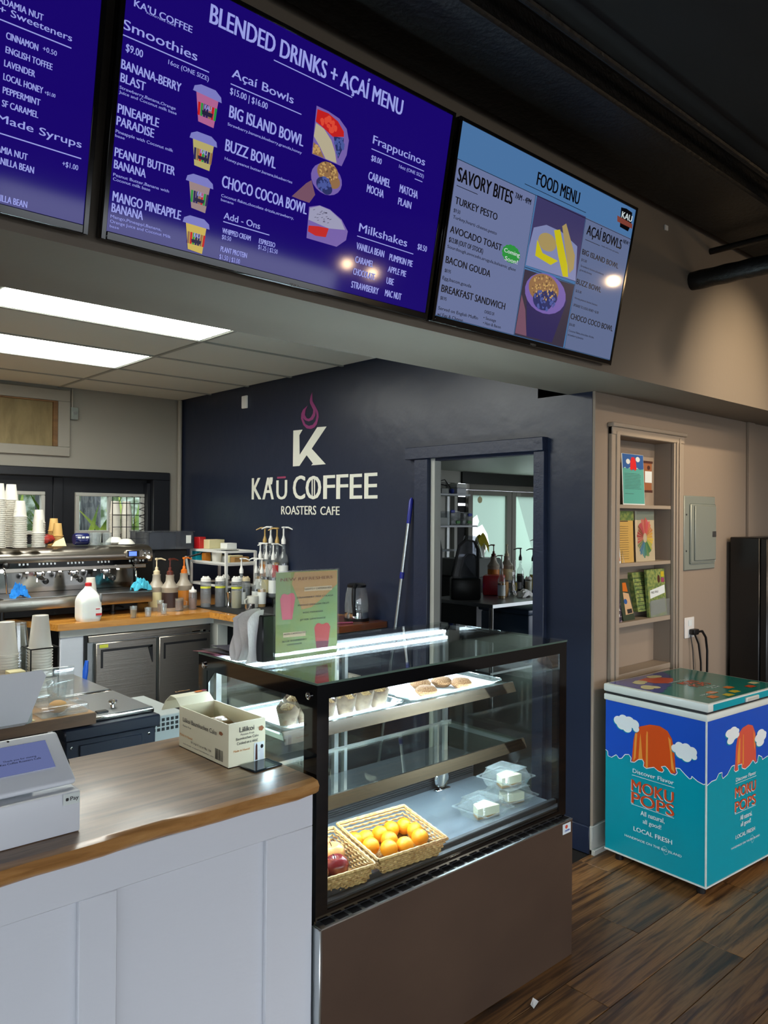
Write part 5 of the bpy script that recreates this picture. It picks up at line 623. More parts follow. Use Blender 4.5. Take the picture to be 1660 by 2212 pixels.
def apple(x, y, z, s, lb, m='apple', rx=.2):
    t = thing('apple', lb, 'apple', (x, y, z), random.random()*6, 'apples in the basket'); t.rotation_euler = (rx*.5, .1, random.random()*6)
    p = [(0, .004), (.012, 0), (.026, .006), (.036, .022), (.040, .040), (.036, .056), (.024, .066), (.012, .066), (.004, .060), (0, .058)]
    obj('flesh', MB().lathe([(r_*s, q*s) for r_, q in p], (0, 0, 0), 22), m, t, True); obj('stem', MB().tube([(0, 0, .058*s), (.002, 0, .070*s), (.006, 0, .078*s)], .0013, 5), 'stem', t, True)
apple(1.485, 1.822, .571, .98, 'dark red apple at the front of the apple basket', 'appledark'); apple(1.53, 1.895, .571, 1.0, 'red and yellow apple at the right of the basket, stem up'); apple(1.535, 1.965, .575, .92, 'pink red apple at the back of the basket'); apple(1.455, 1.90, .571, .92, 'yellow red apple behind the dark one'); apple(1.41, 1.83, .571, .9, 'apple at the left, half hidden by the black post'); apple(1.45, 1.97, .575, .92, 'pink apple at the back left corner of the basket')
for k, (x, y, lb) in enumerate(((1.42, 2.10, 'crumpled gold foil bag behind the apple basket'), (1.52, 2.13, 'gold foil pouch standing at the back left of the case'))):
    rr = random.Random(20+k); bg_ = MB()
    def bf(u, v, s_): w_ = .048*(1-.25*abs(v-.5)); return Vector((x+(u-.5)*2*w_, y+s_*(.022*(4*u*(1-u))**.5*(1-v)**.4)+rr.uniform(-.003, .003), .5605+v*.135))
    bg_.grid(lambda u, v: bf(u, v, 1), 8, 9, False); bg_.grid(lambda u, v: bf(u, v, -1), 8, 9, False); one('foil_bag', lb, 'bag', bg_, 'gold')
# ---- clamshells with cheesecake slices
def clam(x, y, z, rz, lb, lb2, k=1.32):
    t = thing('clamshell_box', lb, 'container', (x, y, z), rz, 'clear clamshells in the case')
    def shell(z0, z1, s0, s1):
        m = MB(); A = []; r_ = .012*k
        for s_, zz in ((s0*k, z0*k), (s1*k, z1*k)):
            q = []
            for cx, cy, a0 in ((1, 1, 0), (-1, 1, 90), (-1, -1, 180), (1, -1, 270)):
                for i in range(4): a = R(a0+i*30); q.append(m.bm.verts.new(((cx*(s_-r_)+r_*math.cos(a)), (cy*(s_-r_)+r_*math.sin(a)), zz)))
            A.append(q)
        for i in range(16): m.bm.faces.new((A[0][i], A[0][(i+1) % 16], A[1][(i+1) % 16], A[1][i]))
        return m, A
    m, A = shell(0, .024, .046, .055); m.bm.faces.new(A[0][::-1]); obj('tray', m, 'plastic', t, True)
    m, A = shell(.026, .050, .054, .043); m.bm.faces.new(A[1]); obj('lid', m, 'plastic', t, True)
    obj('rim', MB().tube([(.061*k*sx, .061*k*sy, .025*k) for sx, sy in ((1, 1), (-1, 1), (-1, -1), (1, -1), (1, 1))], .003, 6), 'plastic', t, True); obj('lid_rim', MB().tube([(.043*k*sx, .043*k*sy, .050*k) for sx, sy in ((1, 1), (-1, 1), (-1, -1), (1, -1), (1, 1))], .0014, 5), 'plastic', t, True)
    s_ = thing('cake_slice', lb2, 'cake', (x, y, z+.002), rz-.2, 'cheesecake slices'); w3 = [(-.052, -.030), (.05, -.034), (.036, .034), (-.03, .02)]
    obj('crust', MB().poly([(a, b, 0) for a, b in w3], (0, 0, .009)), 'crust', s_, True); obj('filling', MB().poly([(a, b, .009) for a, b in w3], (0, 0, .030)), 'cream', s_, True)
clam(2.215, 1.875, .5605, R(4), 'clear clamshell with cheesecake, nearest the fruit', 'white cheesecake slice in the clamshell nearest the fruit'); clam(2.395, 1.90, .5605, R(-3), 'lower clear clamshell at right, under another one', 'cheesecake slice in the lower right clamshell'); clam(2.385, 1.905, .6275, R(6), 'clear clamshell stacked on top at the right of the case', 'cheesecake slice in the topmost clamshell')
# ---- on top of the case
fs = thing('sign_holder', 'acrylic stand with green and peach refreshers poster on the case', 'sign', (1.53, 2.05, CZT))
obj('holder_base', MB().box(1.40, 1.662, 2.02, 2.085, CZT+.0005, CZT+.005, .001), 'acry', fs)
obj('holder_pane', MB().box(1.402, 1.66, 2.040, 2.0415, CZT+.004, CZT+.292).box(1.402, 1.66, 2.049, 2.0505, CZT+.004, CZT+.292), 'acry', fs)
po = obj('poster', MB().box(1.407, 1.655, 2.044, 2.046, CZT+.01, CZT+.288), 'sg', fs)
pl = Plane((1.407, 2.0438, CZT), (1, 0, 0), (0, 0, 1), (0, -1, 0)); SP = GEN['sign_poly']
obj('peach_area', polymb(pl, [(.07, .286), (.246, .286), (.246, .24), (.19, .20), (.14, .17), (.10, .165), (.085, .20), (.06, .25)], .0002), 'so', po)
obj('poster_lettering', textmb(pl, [r[:5] for r in GEN['sign_text'] if r[6] == 'b'], .0012), 'inkb', po)
for k in ('tag1', 'tag2'): obj('poster_tag', polymb(pl, SP[k], .0006), 'tagc', po)
obj('poster_lettering', textmb(pl, [r[:5] for r in GEN['sign_text'] if r[6] == 'k'], .0012), 'ink', po)
obj('drink_print', polymb(pl, SP['drink1'], .0006), 'sp', po); obj('drink_print', blobmb(pl, GEN['sign_blob']['ice1'], .0008), 'sp', po); obj('drink_print', polymb(pl, SP['drink2'], .0006), 'sr', po); obj('drink_print', blobmb(pl, GEN['sign_blob']['ice2'], .0008), 'sr', po); obj('drink_print', polymb(pl, SP['drink2b'], .001), 'sm', po)
nd = thing('napkin_dispenser', 'black napkin dispenser beside the poster stand', 'dispenser', (1.42, 2.12, CZT))
obj('body', MB().box(1.385, 1.44, 2.085, 2.22, CZT+.0005, CZT+.15, .004), 'black', nd)
rr = random.Random(2)
for k in range(4):
    y0_ = 2.095+k*.030; m = MB(); x_ = 1.345
    def nf(u, v): b = math.sin(PI*v); return Vector((x_-.015+u*.075+.006*math.sin(v*6+k)+(.0), y0_+.022*math.sin(u*2+k)+.010*math.sin(v*5+k*2)-.02*b*(1-u), CZT+.001+v*(.165-.03*(1-u)**2)))
    m.grid(nf, 8, 10); m.grid(lambda u, v: nf(u, v)+Vector((.004, .008, 0)), 8, 10)
    one('napkin', ['grey white napkin fanning out nearest the poster stand', 'second folded napkin in the dispenser', 'third folded napkin in the dispenser', 'rearmost folded napkin, sticking out furthest left'][k], 'napkin', m, 'napkin', group='napkins in the dispenser')
for k, (x, y, rz, mk, lb) in enumerate(((1.40, 2.30, .25, 'magp', 'menu card with pink corner lying lowest on the case'), (1.42, 2.29, .1, 'magz', 'dark printed menu card on top of the pink one'), (1.45, 2.30, -.1, 'magz', 'uppermost dark menu card behind the napkins'))):
    m = MB(); m.grid(lambda u, v: Vector(((u-.5)*.15, (v-.5)*.21, .003+k*.004+.018*max(0, .45-u)**1.2*(1 if k == 0 else .7))), 8, 4); one('menu_card', lb, 'card', m, mk, (x, y, CZT), rz, 'menu cards on the glass case')
# ================================================================ BACK COUNTER (L shaped)
ZK = .99
wt = thing('back_worktop', 'amber wood worktop running along the back and turning at the navy wall', 'worktop', (2.4, 5.3, ZK-.04))
m = MB(); pts = [(1.72, 4.79), (2.735, 4.77), (2.80, 3.655), (3.36, 3.655), (3.36, 6.40), (-1, 6.40), (-1, 5.2), (1.60, 5.2)]
m.poly([(x, y, ZK) for x, y in pts], (0, 0, -.04)); obj('board', m, 'amber', wt)
obj('end_board', MB().box(2.93, 3.361, 3.645, 4.05, ZK-.038, ZK+.0015, .002), 'redwood', wt)
bc = thing('back_counter_frame', 'grey white frame under the amber worktop', 'counter', (2.4, 5.3, 0))
obj('apron', MB().box(1.74, 2.79, 4.81, 4.83, .905, .949).box(2.79, 2.81, 3.67, 4.83, .905, .949), 'trimw', bc); obj('side_panel', MB().box(1.745, 1.885, 4.815, 4.84, .0, .905, .002), 'white', bc); obj('post', MB().box(2.78, 2.86, 4.74, 4.84, 0, .905, .002), 'trimw', bc); obj('back_board', MB().box(2.86, 3.36, 4.80, 4.84, 0, .905), 'blackmatte', bc); obj('end_panel', MB().box(2.95, 3.36, 3.70, 3.73, 0, .94), 'blackmatte', bc)
bf = thing('undercounter_fridge', 'two door stainless fridge under the amber worktop', 'fridge', (2.3, 5.1, 0))
obj('cabinet', MB().box(1.90, 2.745, 4.80, 5.5, .06, .90), 'steel2', bf); obj('top_panel', MB().box(1.90, 2.745, 4.775, 4.80, .862, .902, .003), 'steel', bf); obj('gap', MB().box(1.885, 1.90, 4.79, 5.4, .05, .905), 'blackmatte', bf)
for k, (a, b) in enumerate(((1.945, 2.345), (2.365, 2.74))):
    d = obj('door', MB().box(a, b, 4.765, 4.80, .10, .855, .004), 'steel', bf)
    if k == 0: obj('handle_recess', MB().box(a+.03, b-.03, 4.760, 4.768, .800, .815).box(a+.03, a+.042, 4.760, 4.768, .70, .80), 'black', d); obj('handle_recess', MB().poly([(b-.03, 4.762, .815), (b-.06, 4.762, .80), (b-.032, 4.762, .70), (b-.026, 4.762, .70)], (0, -.002, 0)), 'black', d)
    else: obj('handle_recess', MB().box(a+.03, b-.03, 4.760, 4.768, .80, .815).box(a+.03, a+.042, 4.760, 4.768, .71, .80), 'black', d)
    if k == 0: obj('label_sticker', MB().box(a+.02, a+.075, 4.762, 4.765, .825, .845), 'yellow', d)
obj('hinge_row', MB().box(2.60, 2.66, 4.765, 4.772, .865, .873).box(2.68, 2.70, 4.76, 4.772, .862, .876), 'chrome', bf)
# ---- espresso machine
em_ = thing('espresso_machine', 'long polished espresso machine on the amber worktop', 'coffee machine', (1.9, 5.3, ZK))
A0, A1 = 1.40, 2.43
obj('drip_tray', MB().box(A0+.05, A1, 5.0, 5.42, 1.062, 1.135, .008, 2), 'steel', em_); obj('tray_grate', MB().box(A0+.08, A1-.03, 5.02, 5.36, 1.1352, 1.138), 'steel2', em_)
for i in range(26): pass
obj('splash_back', MB().box(A0+.05, A1+.03, 5.38, 5.40, 1.13, 1.33), 'mirror', em_)
obj('body', MB().box(A0+.02, A1+.05, 5.40, 5.68, 1.06, 1.40, .01), 'steel2', em_)
m = MB(); pr_ = [(5.13, 1.365), (5.135, 1.40), (5.16, 1.425), (5.21, 1.440), (5.30, 1.446), (5.66, 1.446), (5.66, 1.33), (5.15, 1.33)]
m.poly([(A0+.02, y, z) for y, z in pr_], (A1-A0+.04, 0, 0)); obj('dome', m, 'steel', em_)
obj('control_strip', MB().box(A0+.02, A1+.03, 5.140, 5.16, 1.312, 1.362, .004), 'blackgloss', em_); obj('group_bar', MB().box(A0+.04, A1+.03, 5.17, 5.38, 1.285, 1.315, .004), 'steel', em_)
dp = obj('display_panel', MB().box(2.29, 2.45, 5.118, 5.14, 1.362, 1.412, .003), 'steel', em_); obj('display', MB().box(2.31, 2.365, 5.1165, 5.118, 1.372, 1.402), 'ktl', dp); obj('display_surround', MB().box(2.30, 2.385, 5.117, 5.1185, 1.366, 1.408), 'black', dp)
obj('side_scroll', MB().tube([(2.41, 5.115, 1.37), (2.425, 5.113, 1.39), (2.42, 5.112, 1.408), (2.40, 5.112, 1.412)], .004, 6).tube([(2.44, 5.115, 1.37), (2.455, 5.113, 1.39), (2.45, 5.112, 1.408)], .004, 6), 'chrome', em_)
for x0_, n_ in ((1.60, 3), (1.72, 5), (1.90, 5), (2.10, 4), (2.32, 5)):
    for i in range(n_): obj('button', MB().box(x0_+i*.024, x0_+i*.024+.013, 5.136, 5.141, 1.330, 1.344, .002), 'alu', em_)
for gx in (1.76, 1.98, 2.20):
    g = obj('brew_group', MB().lathe([(0, 0), (.034, 0), (.036, .02), (.03, .045), (.0, .05)], (gx, 5.24, 1.255), 20), 'chrome', em_)
    obj('portafilter', MB().tube([(gx, 5.24, 1.248), (gx+.0, 5.17, 1.24), (gx+.0, 5.13, 1.235)], [.02, .011, .012], 8).tube([(gx-.012, 5.235, 1.25), (gx-.018, 5.225, 1.215)], .006, 6).tube([(gx+.012, 5.235, 1.25), (gx+.018, 5.225, 1.215)], .006, 6), 'chrome', g); obj('handle', MB().sphere((gx, 5.12, 1.228), .02, 12), 'black', g)
for gx in (1.665, 1.80, 1.87, 2.02, 2.10, 2.26): obj('lamp', MB().lathe([(0, 0), (.009, 0), (.009, .006), (0, .006)], (gx, 5.18, 1.279), 10), 'lamp', em_)
for gx in (1.52, 2.36): obj('steam_wand', MB().tube([(gx, 5.16, 1.31), (gx, 5.12, 1.27), (gx+.01, 5.12, 1.16)], .006, 8), 'chrome', em_); obj('steam_knob', MB().sphere((gx, 5.11, 1.335), .022, 12), 'black', em_)
obj('front_lamp', MB().sphere((2.455, 5.12, 1.36), .010, 10), 'lamp', em_); obj('front_lamp', MB().sphere((1.50, 5.13, 1.30), .012, 10), 'lamp', em_)
for x in (1.5, 2.2): obj('leg', MB().lathe([(.022, 0), (.022, .01), (.014, .012), (.014, .07)], (x, 5.12, ZK), 14), 'black', em_)
obj('hose', MB().tube([(2.1, 5.1, 1.0), (2.14, 5.1, 1.03), (2.25, 5.15, 1.035), (2.36, 5.25, 1.0)], .006, 6), 'black', em_)
obj('underside', MB().box(A0+.1, A1-.02, 5.2, 5.6, 1.0, 1.06), 'blackmatte', em_)
# ---- paper cup stacks on the machine; each cup a thing
def cupmesh(nm, h, r, rb, m): return MB().lathe([(rb*.93, h-.004), (0, h-.004)], (0, 0, 0), 24).lathe([(rb*.93, h-.004), (rb, h), (r, .004), (r+.0045, .0035), (r+.0045, 0), (r-.001, 0), (rb*.92, h-.006)], (0, 0, 0), 24).mesh(nm, m)
C12 = cupmesh('paper_cup', .10, .039, .028, 'cup'); C8 = cupmesh('paper_cup', .085, .036, .026, 'cup'); CK = cupmesh('paper_cup', .085, .033, .024, 'cupb'); C20 = cupmesh('paper_cup', .135, .045, .031, 'cup')
PC = glass('clear_cup_plastic', (.95, .96, .95), .05, boost=1.8); CC = cupmesh('clear_cup', .12, .045, .031, PC)
ORD = ['', 'second', 'third', 'fourth', 'fifth', 'sixth', 'seventh', 'eighth', 'ninth', 'tenth', 'eleventh', 'twelfth', 'thirteenth', 'fourteenth', 'fifteenth', 'sixteenth', 'seventeenth', 'eighteenth', 'nineteenth', 'twentieth']+['twenty-'+q for q in ('first', 'second', 'third', 'fourth', 'fifth', 'sixth', 'seventh', 'eighth', 'ninth')]
def stack(me, x, y, z, n, step, what, grp, cat='cup', nm='paper_cup'):
    for i in range(n):
        o = bpy.data.objects.new(nm, me); COL.objects.link(o); o.location = (x, y, z+i*step); o.rotation_euler = (0, 0, i*.7)
        tag(o, ('topmost ' if i == n-1 else ORD[n-1-i]+' from the top, ')+what, cat, grp)
ZM = 1.4465
stack(C12, 1.478, 5.13, ZM, 26, .0118, 'white paper cup of tall stack at very left edge', 'tall cup stack at left edge')
stack(C12, 1.585, 5.245, ZM, 26, .0118, 'white paper cup of tall stack second from left', 'second cup stack')
stack(C12, 1.60, 5.12, ZM, 18, .0112, 'white paper cup of stack in front of the second one', 'third cup stack')
stack(C8, 1.755, 5.24, ZM, 15, .0108, 'small white cup of rear stack right of tall ones', 'fourth cup stack')
stack(C8, 1.71, 5.12, ZM, 9, .0108, 'small white paper cup of the short front stack', 'fifth cup stack')
stack(CK, 1.905, 5.40, ZM, 10, .0105, 'brown paper cup of the rear brown stack', 'rear brown cup stack'); stack(CK, 1.895, 5.30, ZM, 7, .0105, 'brown paper cup of the front brown stack', 'front brown cup stack')
stack(C12, 2.04, 5.10, 1.1385, 1, .01, 'white paper cup upside down on drip tray behind the milk jug', 'cup on drip tray')
one('snack_bag', 'crumpled red and black snack bag behind the small white sign', 'bag', MB().sphere((0, 0, .035), .035, 8, (1.5, .8, 1)), mat('bag_print', (170, 50, 40), .3, var=((30, 30, 30), (40, 24, 24), .45, .6)), (1.80, 5.22, ZM+.01))
one('small_sign', 'small folded white sign card lying on the espresso machine', 'card', MB().poly([(0, 0, 0), (.095, 0, 0), (.085, .02, .055), (.03, .02, .03)], (0, .001, 0)), 'vanl', (1.80, 5.14, ZM+.002))
mg = thing('mug', 'dark blue mug lying on top of the espresso machine', 'mug', (2.02, 5.25, ZM)); obj('body', MB().lathe([(0, 0), (.036, 0), (.040, .01), (.040, .09), (.037, .09), (.036, .01), (0, .008)], (1.985, 5.25, ZM+.042), 20, Matrix.Rotation(PI/2, 4, 'Y')), 'navym', mg); [obj('pattern_patch', MB().box(x_, x_+.02, 5.2085, 5.2105, ZM+.048, ZM+.060), 'lbl', mg) for x_ in (1.995, 2.022, 2.049)]; obj('handle', MB().tube([(2.0, 5.212, ZM+.04), (2.01, 5.19, ZM+.03), (2.05, 5.19, ZM+.03), (2.06, 5.212, ZM+.04)], .006, 6), 'navym', mg)
for i, (x, y, lb) in enumerate(((2.10, 5.20, 'clear drinking glass lying by the blue mug'), (2.145, 5.26, 'clear drinking glass in the middle on the machine'), (2.19, 5.2, 'clear drinking glass nearest the white bowls'))): one('drinking_glass', lb, 'glass', MB().lathe([(0, .004), (.026, 0), (.031, .085), (.029, .085), (.024, .006), (0, .006)], (0, 0, 0), 18), 'plastic', (x, y, ZM+.001), 0, 'glasses on the machine')
for i in range(2): one('bowl', ['lower white bowl turned over on the espresso machine', 'upper white bowl turned over on the machine'][i], 'bowl', MB().lathe([(.062, 0), (.060, .008), (.035, .034), (.02, .038), (0, .038)], (0, 0, 0), 24), 'ceram', (2.36-i*.06, 5.28+i*.05, ZM+.001+i*.012))
rk = thing('cup_rack', 'black wire rack with white cups standing behind the espresso machine', 'rack', (2.42, 5.75, ZK)); m = MB()
for x in (2.45, 2.56, 2.62): m.tube([(x, 5.72, ZK), (x, 5.72, 1.79), (x+.05, 5.72, 1.79)], .0035, 5)
for z in (1.4, 1.47, 1.56, 1.65, 1.74): m.tube([(2.45, 5.72, z), (2.70, 5.72, z)], .003, 5)
for i in range(6):
    for s_ in (0,): m.tube([(2.66, 5.72, 1.42+i*.055), (2.70, 5.70, 1.44+i*.055), (2.69, 5.70, 1.465+i*.055), (2.66, 5.72, 1.475+i*.055)], .003, 5)
obj('wire_frame', m, 'bmetal', rk)
stack(C12, 2.495, 5.78, ZK+.36, 27, .0118, 'white cup in left column of the wire rack by window', 'rack cups left'); stack(C12, 2.585, 5.78, ZK+.36, 27, .0118, 'white paper cup in the right column of the wire rack', 'rack cups right')
# ---- milk jug
mj = thing('milk_jug', 'translucent gallon milk jug with red cap on the amber worktop', 'jug', (1.93, 4.86, ZK)); m = MB(); hh = .215
def jug(u, v):
    a = 2*PI*u; z = v*hh; w_ = .068 if v < .55 else .068*math.cos((v-.55)/.45*PI/2*.86); w_ = max(w_, .02); w_ *= (1-.12*max(0, .08-v)/.08); n_ = 5 if v < .55 else 5-3*(v-.55)/.45
    c_, s_ = math.cos(a), math.sin(a); r_ = w_/((abs(c_)**n_+abs(s_)**n_)**(1/n_)); return Vector((1.93+r_*c_, 4.86+r_*s_, ZK+z))
m.grid(jug, 32, 18); m.poly([jug(i/32, 0) for i in range(32)]); m.poly([jug(i/32, 1) for i in range(32)]); obj('body', m, 'milk', mj)
obj('handle_recess', MB().sphere((1.985, 4.80, ZK+.145), .018, 12, (.5, .5, 1.6)), 'grey', mj)
obj('cap', MB().lathe([(0, 0), (.020, 0), (.020, .018), (.017, .020), (0, .020)], (1.93, 4.86, ZK+hh+.002), 18), 'red', mj); obj('label', MB().box(1.95, 1.988, 4.789, 4.791, ZK+.035, ZK+.085), 'lbl', mj); obj('label_band', MB().box(1.95, 1.988, 4.787, 4.789, ZK+.037, ZK+.05).box(1.95, 1.975, 4.787, 4.789, ZK+.075, ZK+.08), 'red', mj)
# ---- sauce pump bottles
def pump_head(m_, x, y, z, s, ang=PI): 
    m_.lathe([(.022*s, 0), (.022*s, .022*s), (.012*s, .030*s), (.010*s, .05*s), (.005*s, .052*s), (.005*s, .10*s), (.011*s, .10*s), (.012*s, .112*s), (0, .116*s)], (x, y, z), 14)
    dx, dy = math.cos(ang), math.sin(ang); m_.tube([(x, y, z+.107*s), (x+dx*.03*s, y+dy*.03*s, z+.109*s), (x+dx*.062*s, y+dy*.062*s, z+.098*s)], [.007*s, .006*s, .004*s], 8)
def sauce(x, y, z, lab, pm_, lb, s=1.0, ang=0.3, grp='sauce pump bottles on the amber worktop'):
    t = thing('sauce_bottle', lb, 'bottle', (x, y, z), 0, grp)
    obj('bottle', MB().lathe([(0, 0), (.052*s, .0), (.055*s, .006), (.055*s, .15*s), (.058*s, .155*s), (.058*s, .165*s), (.052*s, .172*s), (.030*s, .205*s), (.027*s, .235*s), (.029*s, .25*s), (0, .25*s)], (x, y, z), 24), 'sauce', t)
    obj('label', MB().lathe([(.0555*s, .025*s), (.0556*s, .13*s)], (x, y, z), 24), lab, t); m_ = MB(); pump_head(m_, x, y, z+.25*s, s, ang); obj('pump', m_, pm_, t); return t
sauce(2.50, 5.09, ZK, 'vanl', 'cpump', 'sauce bottle with cream pump and pale label, beside the machine', ang=-.2); sauce(2.555, 5.0, ZK, 'choc', 'bpump', 'sauce bottle with dark brown pump and chocolate label', ang=.0); sauce(2.71, 5.09, ZK, 'caram', 'opump', 'sauce bottle with orange pump and caramel label', ang=.1)
def squeeze(x, y, z, h, r, liq, cap, lb, band=None, fill=.5, tip=False):
    t = thing('squeeze_bottle', lb, 'bottle', (x, y, z), 0, 'squeeze bottles on the worktop')
    obj('bottle', MB().lathe([(0, .002), (r*.94, 0), (r, .006), (r, h*.80), (r*.92, h*.84), (r*.9, h*.86)], (x, y, z), 22), 'frost', t); obj('liquid', MB().lathe([(0, .006), (r*.9, .006), (r*.93, h*fill), (0, h*fill)], (x, y, z), 18), liq, t)
    m_ = MB(); m_.lathe([(r*.95, h*.84), (r*.95, h*.93), (r*.8, h*.95), (0, h*.95)], (x, y, z), 20)
    if tip: m_.lathe([(r*.45, h*.95), (r*.14, h*1.12), (0, h*1.12)], (x, y, z), 12)
    else:
        for a in (0, 2.1, 4.2): m_.sphere((x+r*.5*math.cos(a), y+r*.5*math.sin(a), z+h*.96), r*.28, 8)
    obj('cap', m_, cap, t)
    if band: obj('tape', MB().lathe([(r*1.01, h*.62), (r*1.01, h*.68)], (x, y, z), 22), band, t)
    return t
squeeze(2.72, 4.98, ZK, .145, .028, 'coffee', 'wpump', 'small squeeze bottle with pointed nozzle and blue tape mark', None, .55, True)
squeeze(2.845, 5.02, ZK, .225, .037, 'grey', 'wpump', 'tall squeeze bottle with yellow tape, leftmost of the tall ones', 'yellow', .12); squeeze(2.94, 4.98, ZK, .225, .037, 'dark', 'wpump', 'tall squeeze bottle with dark syrup and yellow tape', 'yellow', .62); squeeze(2.985, 4.83, ZK, .23, .038, 'oliv', 'wpump', 'tall squeeze bottle half full of pale syrup', 'yellow', .55)
squeeze(3.08, 5.14, ZK, .22, .034, 'choc', 'wpump', 'squeeze bottle with dark brown syrup behind the jigger', None, .7); squeeze(3.14, 4.955, ZK, .215, .034, 'grey', 'cpump', 'squeeze bottle with cream cap behind the syrup bottles', None, .6)
one('jigger', 'small steel jigger between the squeeze bottles', 'jigger', MB().lathe([(0, 0), (.017, 0), (.009, .045), (.020, .11), (.018, .11), (0, .05)], (0, 0, 0), 16), 'chrome', (2.975, 4.92, ZK))
t = thing('glass_mug', 'glass mug of milky coffee in front of the caramel bottle', 'mug', (2.60, 5.0, ZK)); obj('glass', MB().lathe([(0, 0), (.040, 0), (.041, .09), (.038, .09), (.037, .006), (0, .006)], (2.60, 4.97, ZK), 20), 'plastic', t); obj('coffee', MB().lathe([(0, .007), (.036, .007), (.036, .075), (0, .075)], (2.60, 4.97, ZK), 18), 'coffee', t); obj('foam', MB().lathe([(.036, .0755), (.036, .084), (0, .085)], (2.60, 4.97, ZK), 18), 'cake', t); obj('handle', MB().tube([(2.64, 4.97, ZK+.07), (2.665, 4.96, ZK+.06), (2.66, 4.96, ZK+.03), (2.638, 4.97, ZK+.02)], .004, 6), 'plastic', t)
for i, (x, y, h, lb) in enumerate(((2.44, 4.86, .07, 'small empty glass in front of the pale label bottle'), (2.20, 4.80, .075, 'small glass of amber liquid near the worktop edge'), (2.475, 4.98, .08, 'small glass of milky coffee beside the glass mug'), (2.30, 4.80, .06, 'thin clear shot glass near the worktop edge'))):
    t = thing('shot_glass', lb, 'glass', (x, y, ZK), 0, 'small glasses on the worktop'); obj('glass', MB().lathe([(0, 0), (.018, 0), (.023, h), (.021, h), (.016, .008), (0, .008)], (x, y, ZK), 16), 'plastic', t)
    if i in (1, 2): obj('liquid', MB().lathe([(0, .009), (.016, .009), (.019, h*.7), (0, h*.7)], (x, y, ZK), 14), 'ambers' if i == 1 else 'coffee', t)
t = thing('ceramic_mug', 'cream ceramic mug beside the chrome tin', 'mug', (3.10, 4.80, ZK)); obj('body', MB().lathe([(0, 0), (.038, 0), (.042, .01), (.042, .085), (.039, .085), (.038, .01), (0, .01)], (3.10, 4.80, ZK), 22), 'ceram', t); obj('handle', MB().tube([(3.06, 4.80, ZK+.07), (3.03, 4.79, ZK+.06), (3.03, 4.79, ZK+.03), (3.06, 4.80, ZK+.02)], .006, 6), 'ceram', t)
one('metal_tin', 'shiny metal tin at the edge of the black mat', 'tin', MB().lathe([(0, 0), (.036, 0), (.036, .05), (.033, .052), (0, .052)], (0, 0, 0), 20), 'chrome', (2.96, 4.62, ZK+.004)); one('bar_mat', 'black rubber mat under the bottles on the worktop', 'mat', MB().box(2.80, 3.34, 4.2, 5.12, ZK+.0002, ZK+.0035, .001), 'blackmatte')
# ---- syrup bottles with pumps
def syrup(x, y, z, liq, pm_, lb, s=1.0, ang=2.6, label='lbl', tall=1.0):
    t = thing('syrup_bottle', lb, 'bottle', (x, y, z), 0, 'syrup bottles with pumps')
    obj('glass', MB().lathe([(0, 0), (.034*s, 0), (.036*s, .01), (.036*s, .17*s), (.030*s, .195*s), (.014*s, .225*s), (.013*s, .285*s), (.015*s, .29*s)], (x, y, z), 20), 'plastic', t)
    obj('liquid', MB().lathe([(0, .004), (.033*s, .004), (.033*s, .15*s), (0, .15*s)], (x, y, z), 16), liq, t); obj('label', MB().lathe([(.0367*s, .03*s), (.0367*s, .13*s)], (x, y, z), 20), label, t)
    m_ = MB(); m_.lathe([(.017*s, 0), (.017*s, .03*s), (.011*s, .045*s), (.008*s, .06*s), (.0065*s, .06*s), (.0065*s, .115*s*tall), (.016*s, .118*s*tall), (.016*s, .127*s*tall), (0, .130*s*tall)], (x, y, z+.285*s), 14)
    zt = z+.285*s+.122*s*tall; m_.tube([(x, y, zt), (x+.035*s*math.cos(ang), y+.035*s*math.sin(ang), zt), (x+.07*s*math.cos(ang), y+.07*s*math.sin(ang), zt-.016*s)], [.007*s, .006*s, .004*s], 8); obj('pump', m_, pm_, t); return t
LFT = 2.35
syrup(3.165, 4.78, ZK+.0005, 'ambers', 'wpump', 'frontmost syrup bottle with printed mountain label and white pump', .86, LFT); syrup(3.165, 4.855, ZK+.0005, 'syr', 'wpump', 'syrup bottle with white pump left of the mountain label one', .86, LFT); syrup(3.03, 4.84, ZK+.004, 'syr', 'wpump', 'lone syrup bottle with white pump in front of the white rack', .86, -.6)
syrup(3.243, 4.92, ZK+.072, 'ambers', 'wpump', 'syrup bottle of the middle tier, leftmost white pump', .95, -1.2); syrup(3.243, 4.84, ZK+.072, 'syr', 'wpump', 'syrup bottle of the middle tier, centre white pump', .95, LFT, 'vanl'); syrup(3.243, 4.75, ZK+.072, 'dark', 'wpump', 'syrup bottle of the middle tier, right white pump', .95, -.4)
syrup(3.322, 4.98, ZK+.172, 'ambers', 'gpump', 'back tier syrup bottle with left tan pump', .98, LFT, 'caram'); syrup(3.322, 4.902, ZK+.172, 'syr', 'wpump', 'back tier syrup bottle with white pump between the tan ones', 1.0, LFT); syrup(3.322, 4.818, ZK+.172, 'ambers', 'gpump', 'back tier syrup bottle with right tan pump', .98, LFT, 'red'); syrup(3.322, 4.735, ZK+.172, 'dark', 'wpump', 'back tier syrup bottle with tall white pump at far right', 1.0, -.9)
sr_ = thing('bottle_riser', 'black tiered wire riser holding the syrup bottles', 'rack', (3.3, 4.9, ZK)); m = MB()
m.box(3.205, 3.28, 4.70, 4.97, ZK+.064, ZK+.0715).box(3.283, 3.358, 4.69, 5.03, ZK+.164, ZK+.1715)
for x, y, z in ((3.21, 4.705, .066), (3.21, 4.965, .066), (3.35, 4.70, .166), (3.35, 5.02, .166), (3.29, 5.02, .166)): m.tube([(x, y, ZK), (x, y, ZK+z)], .004, 5)
obj('tiers', m, 'bmetal', sr_)
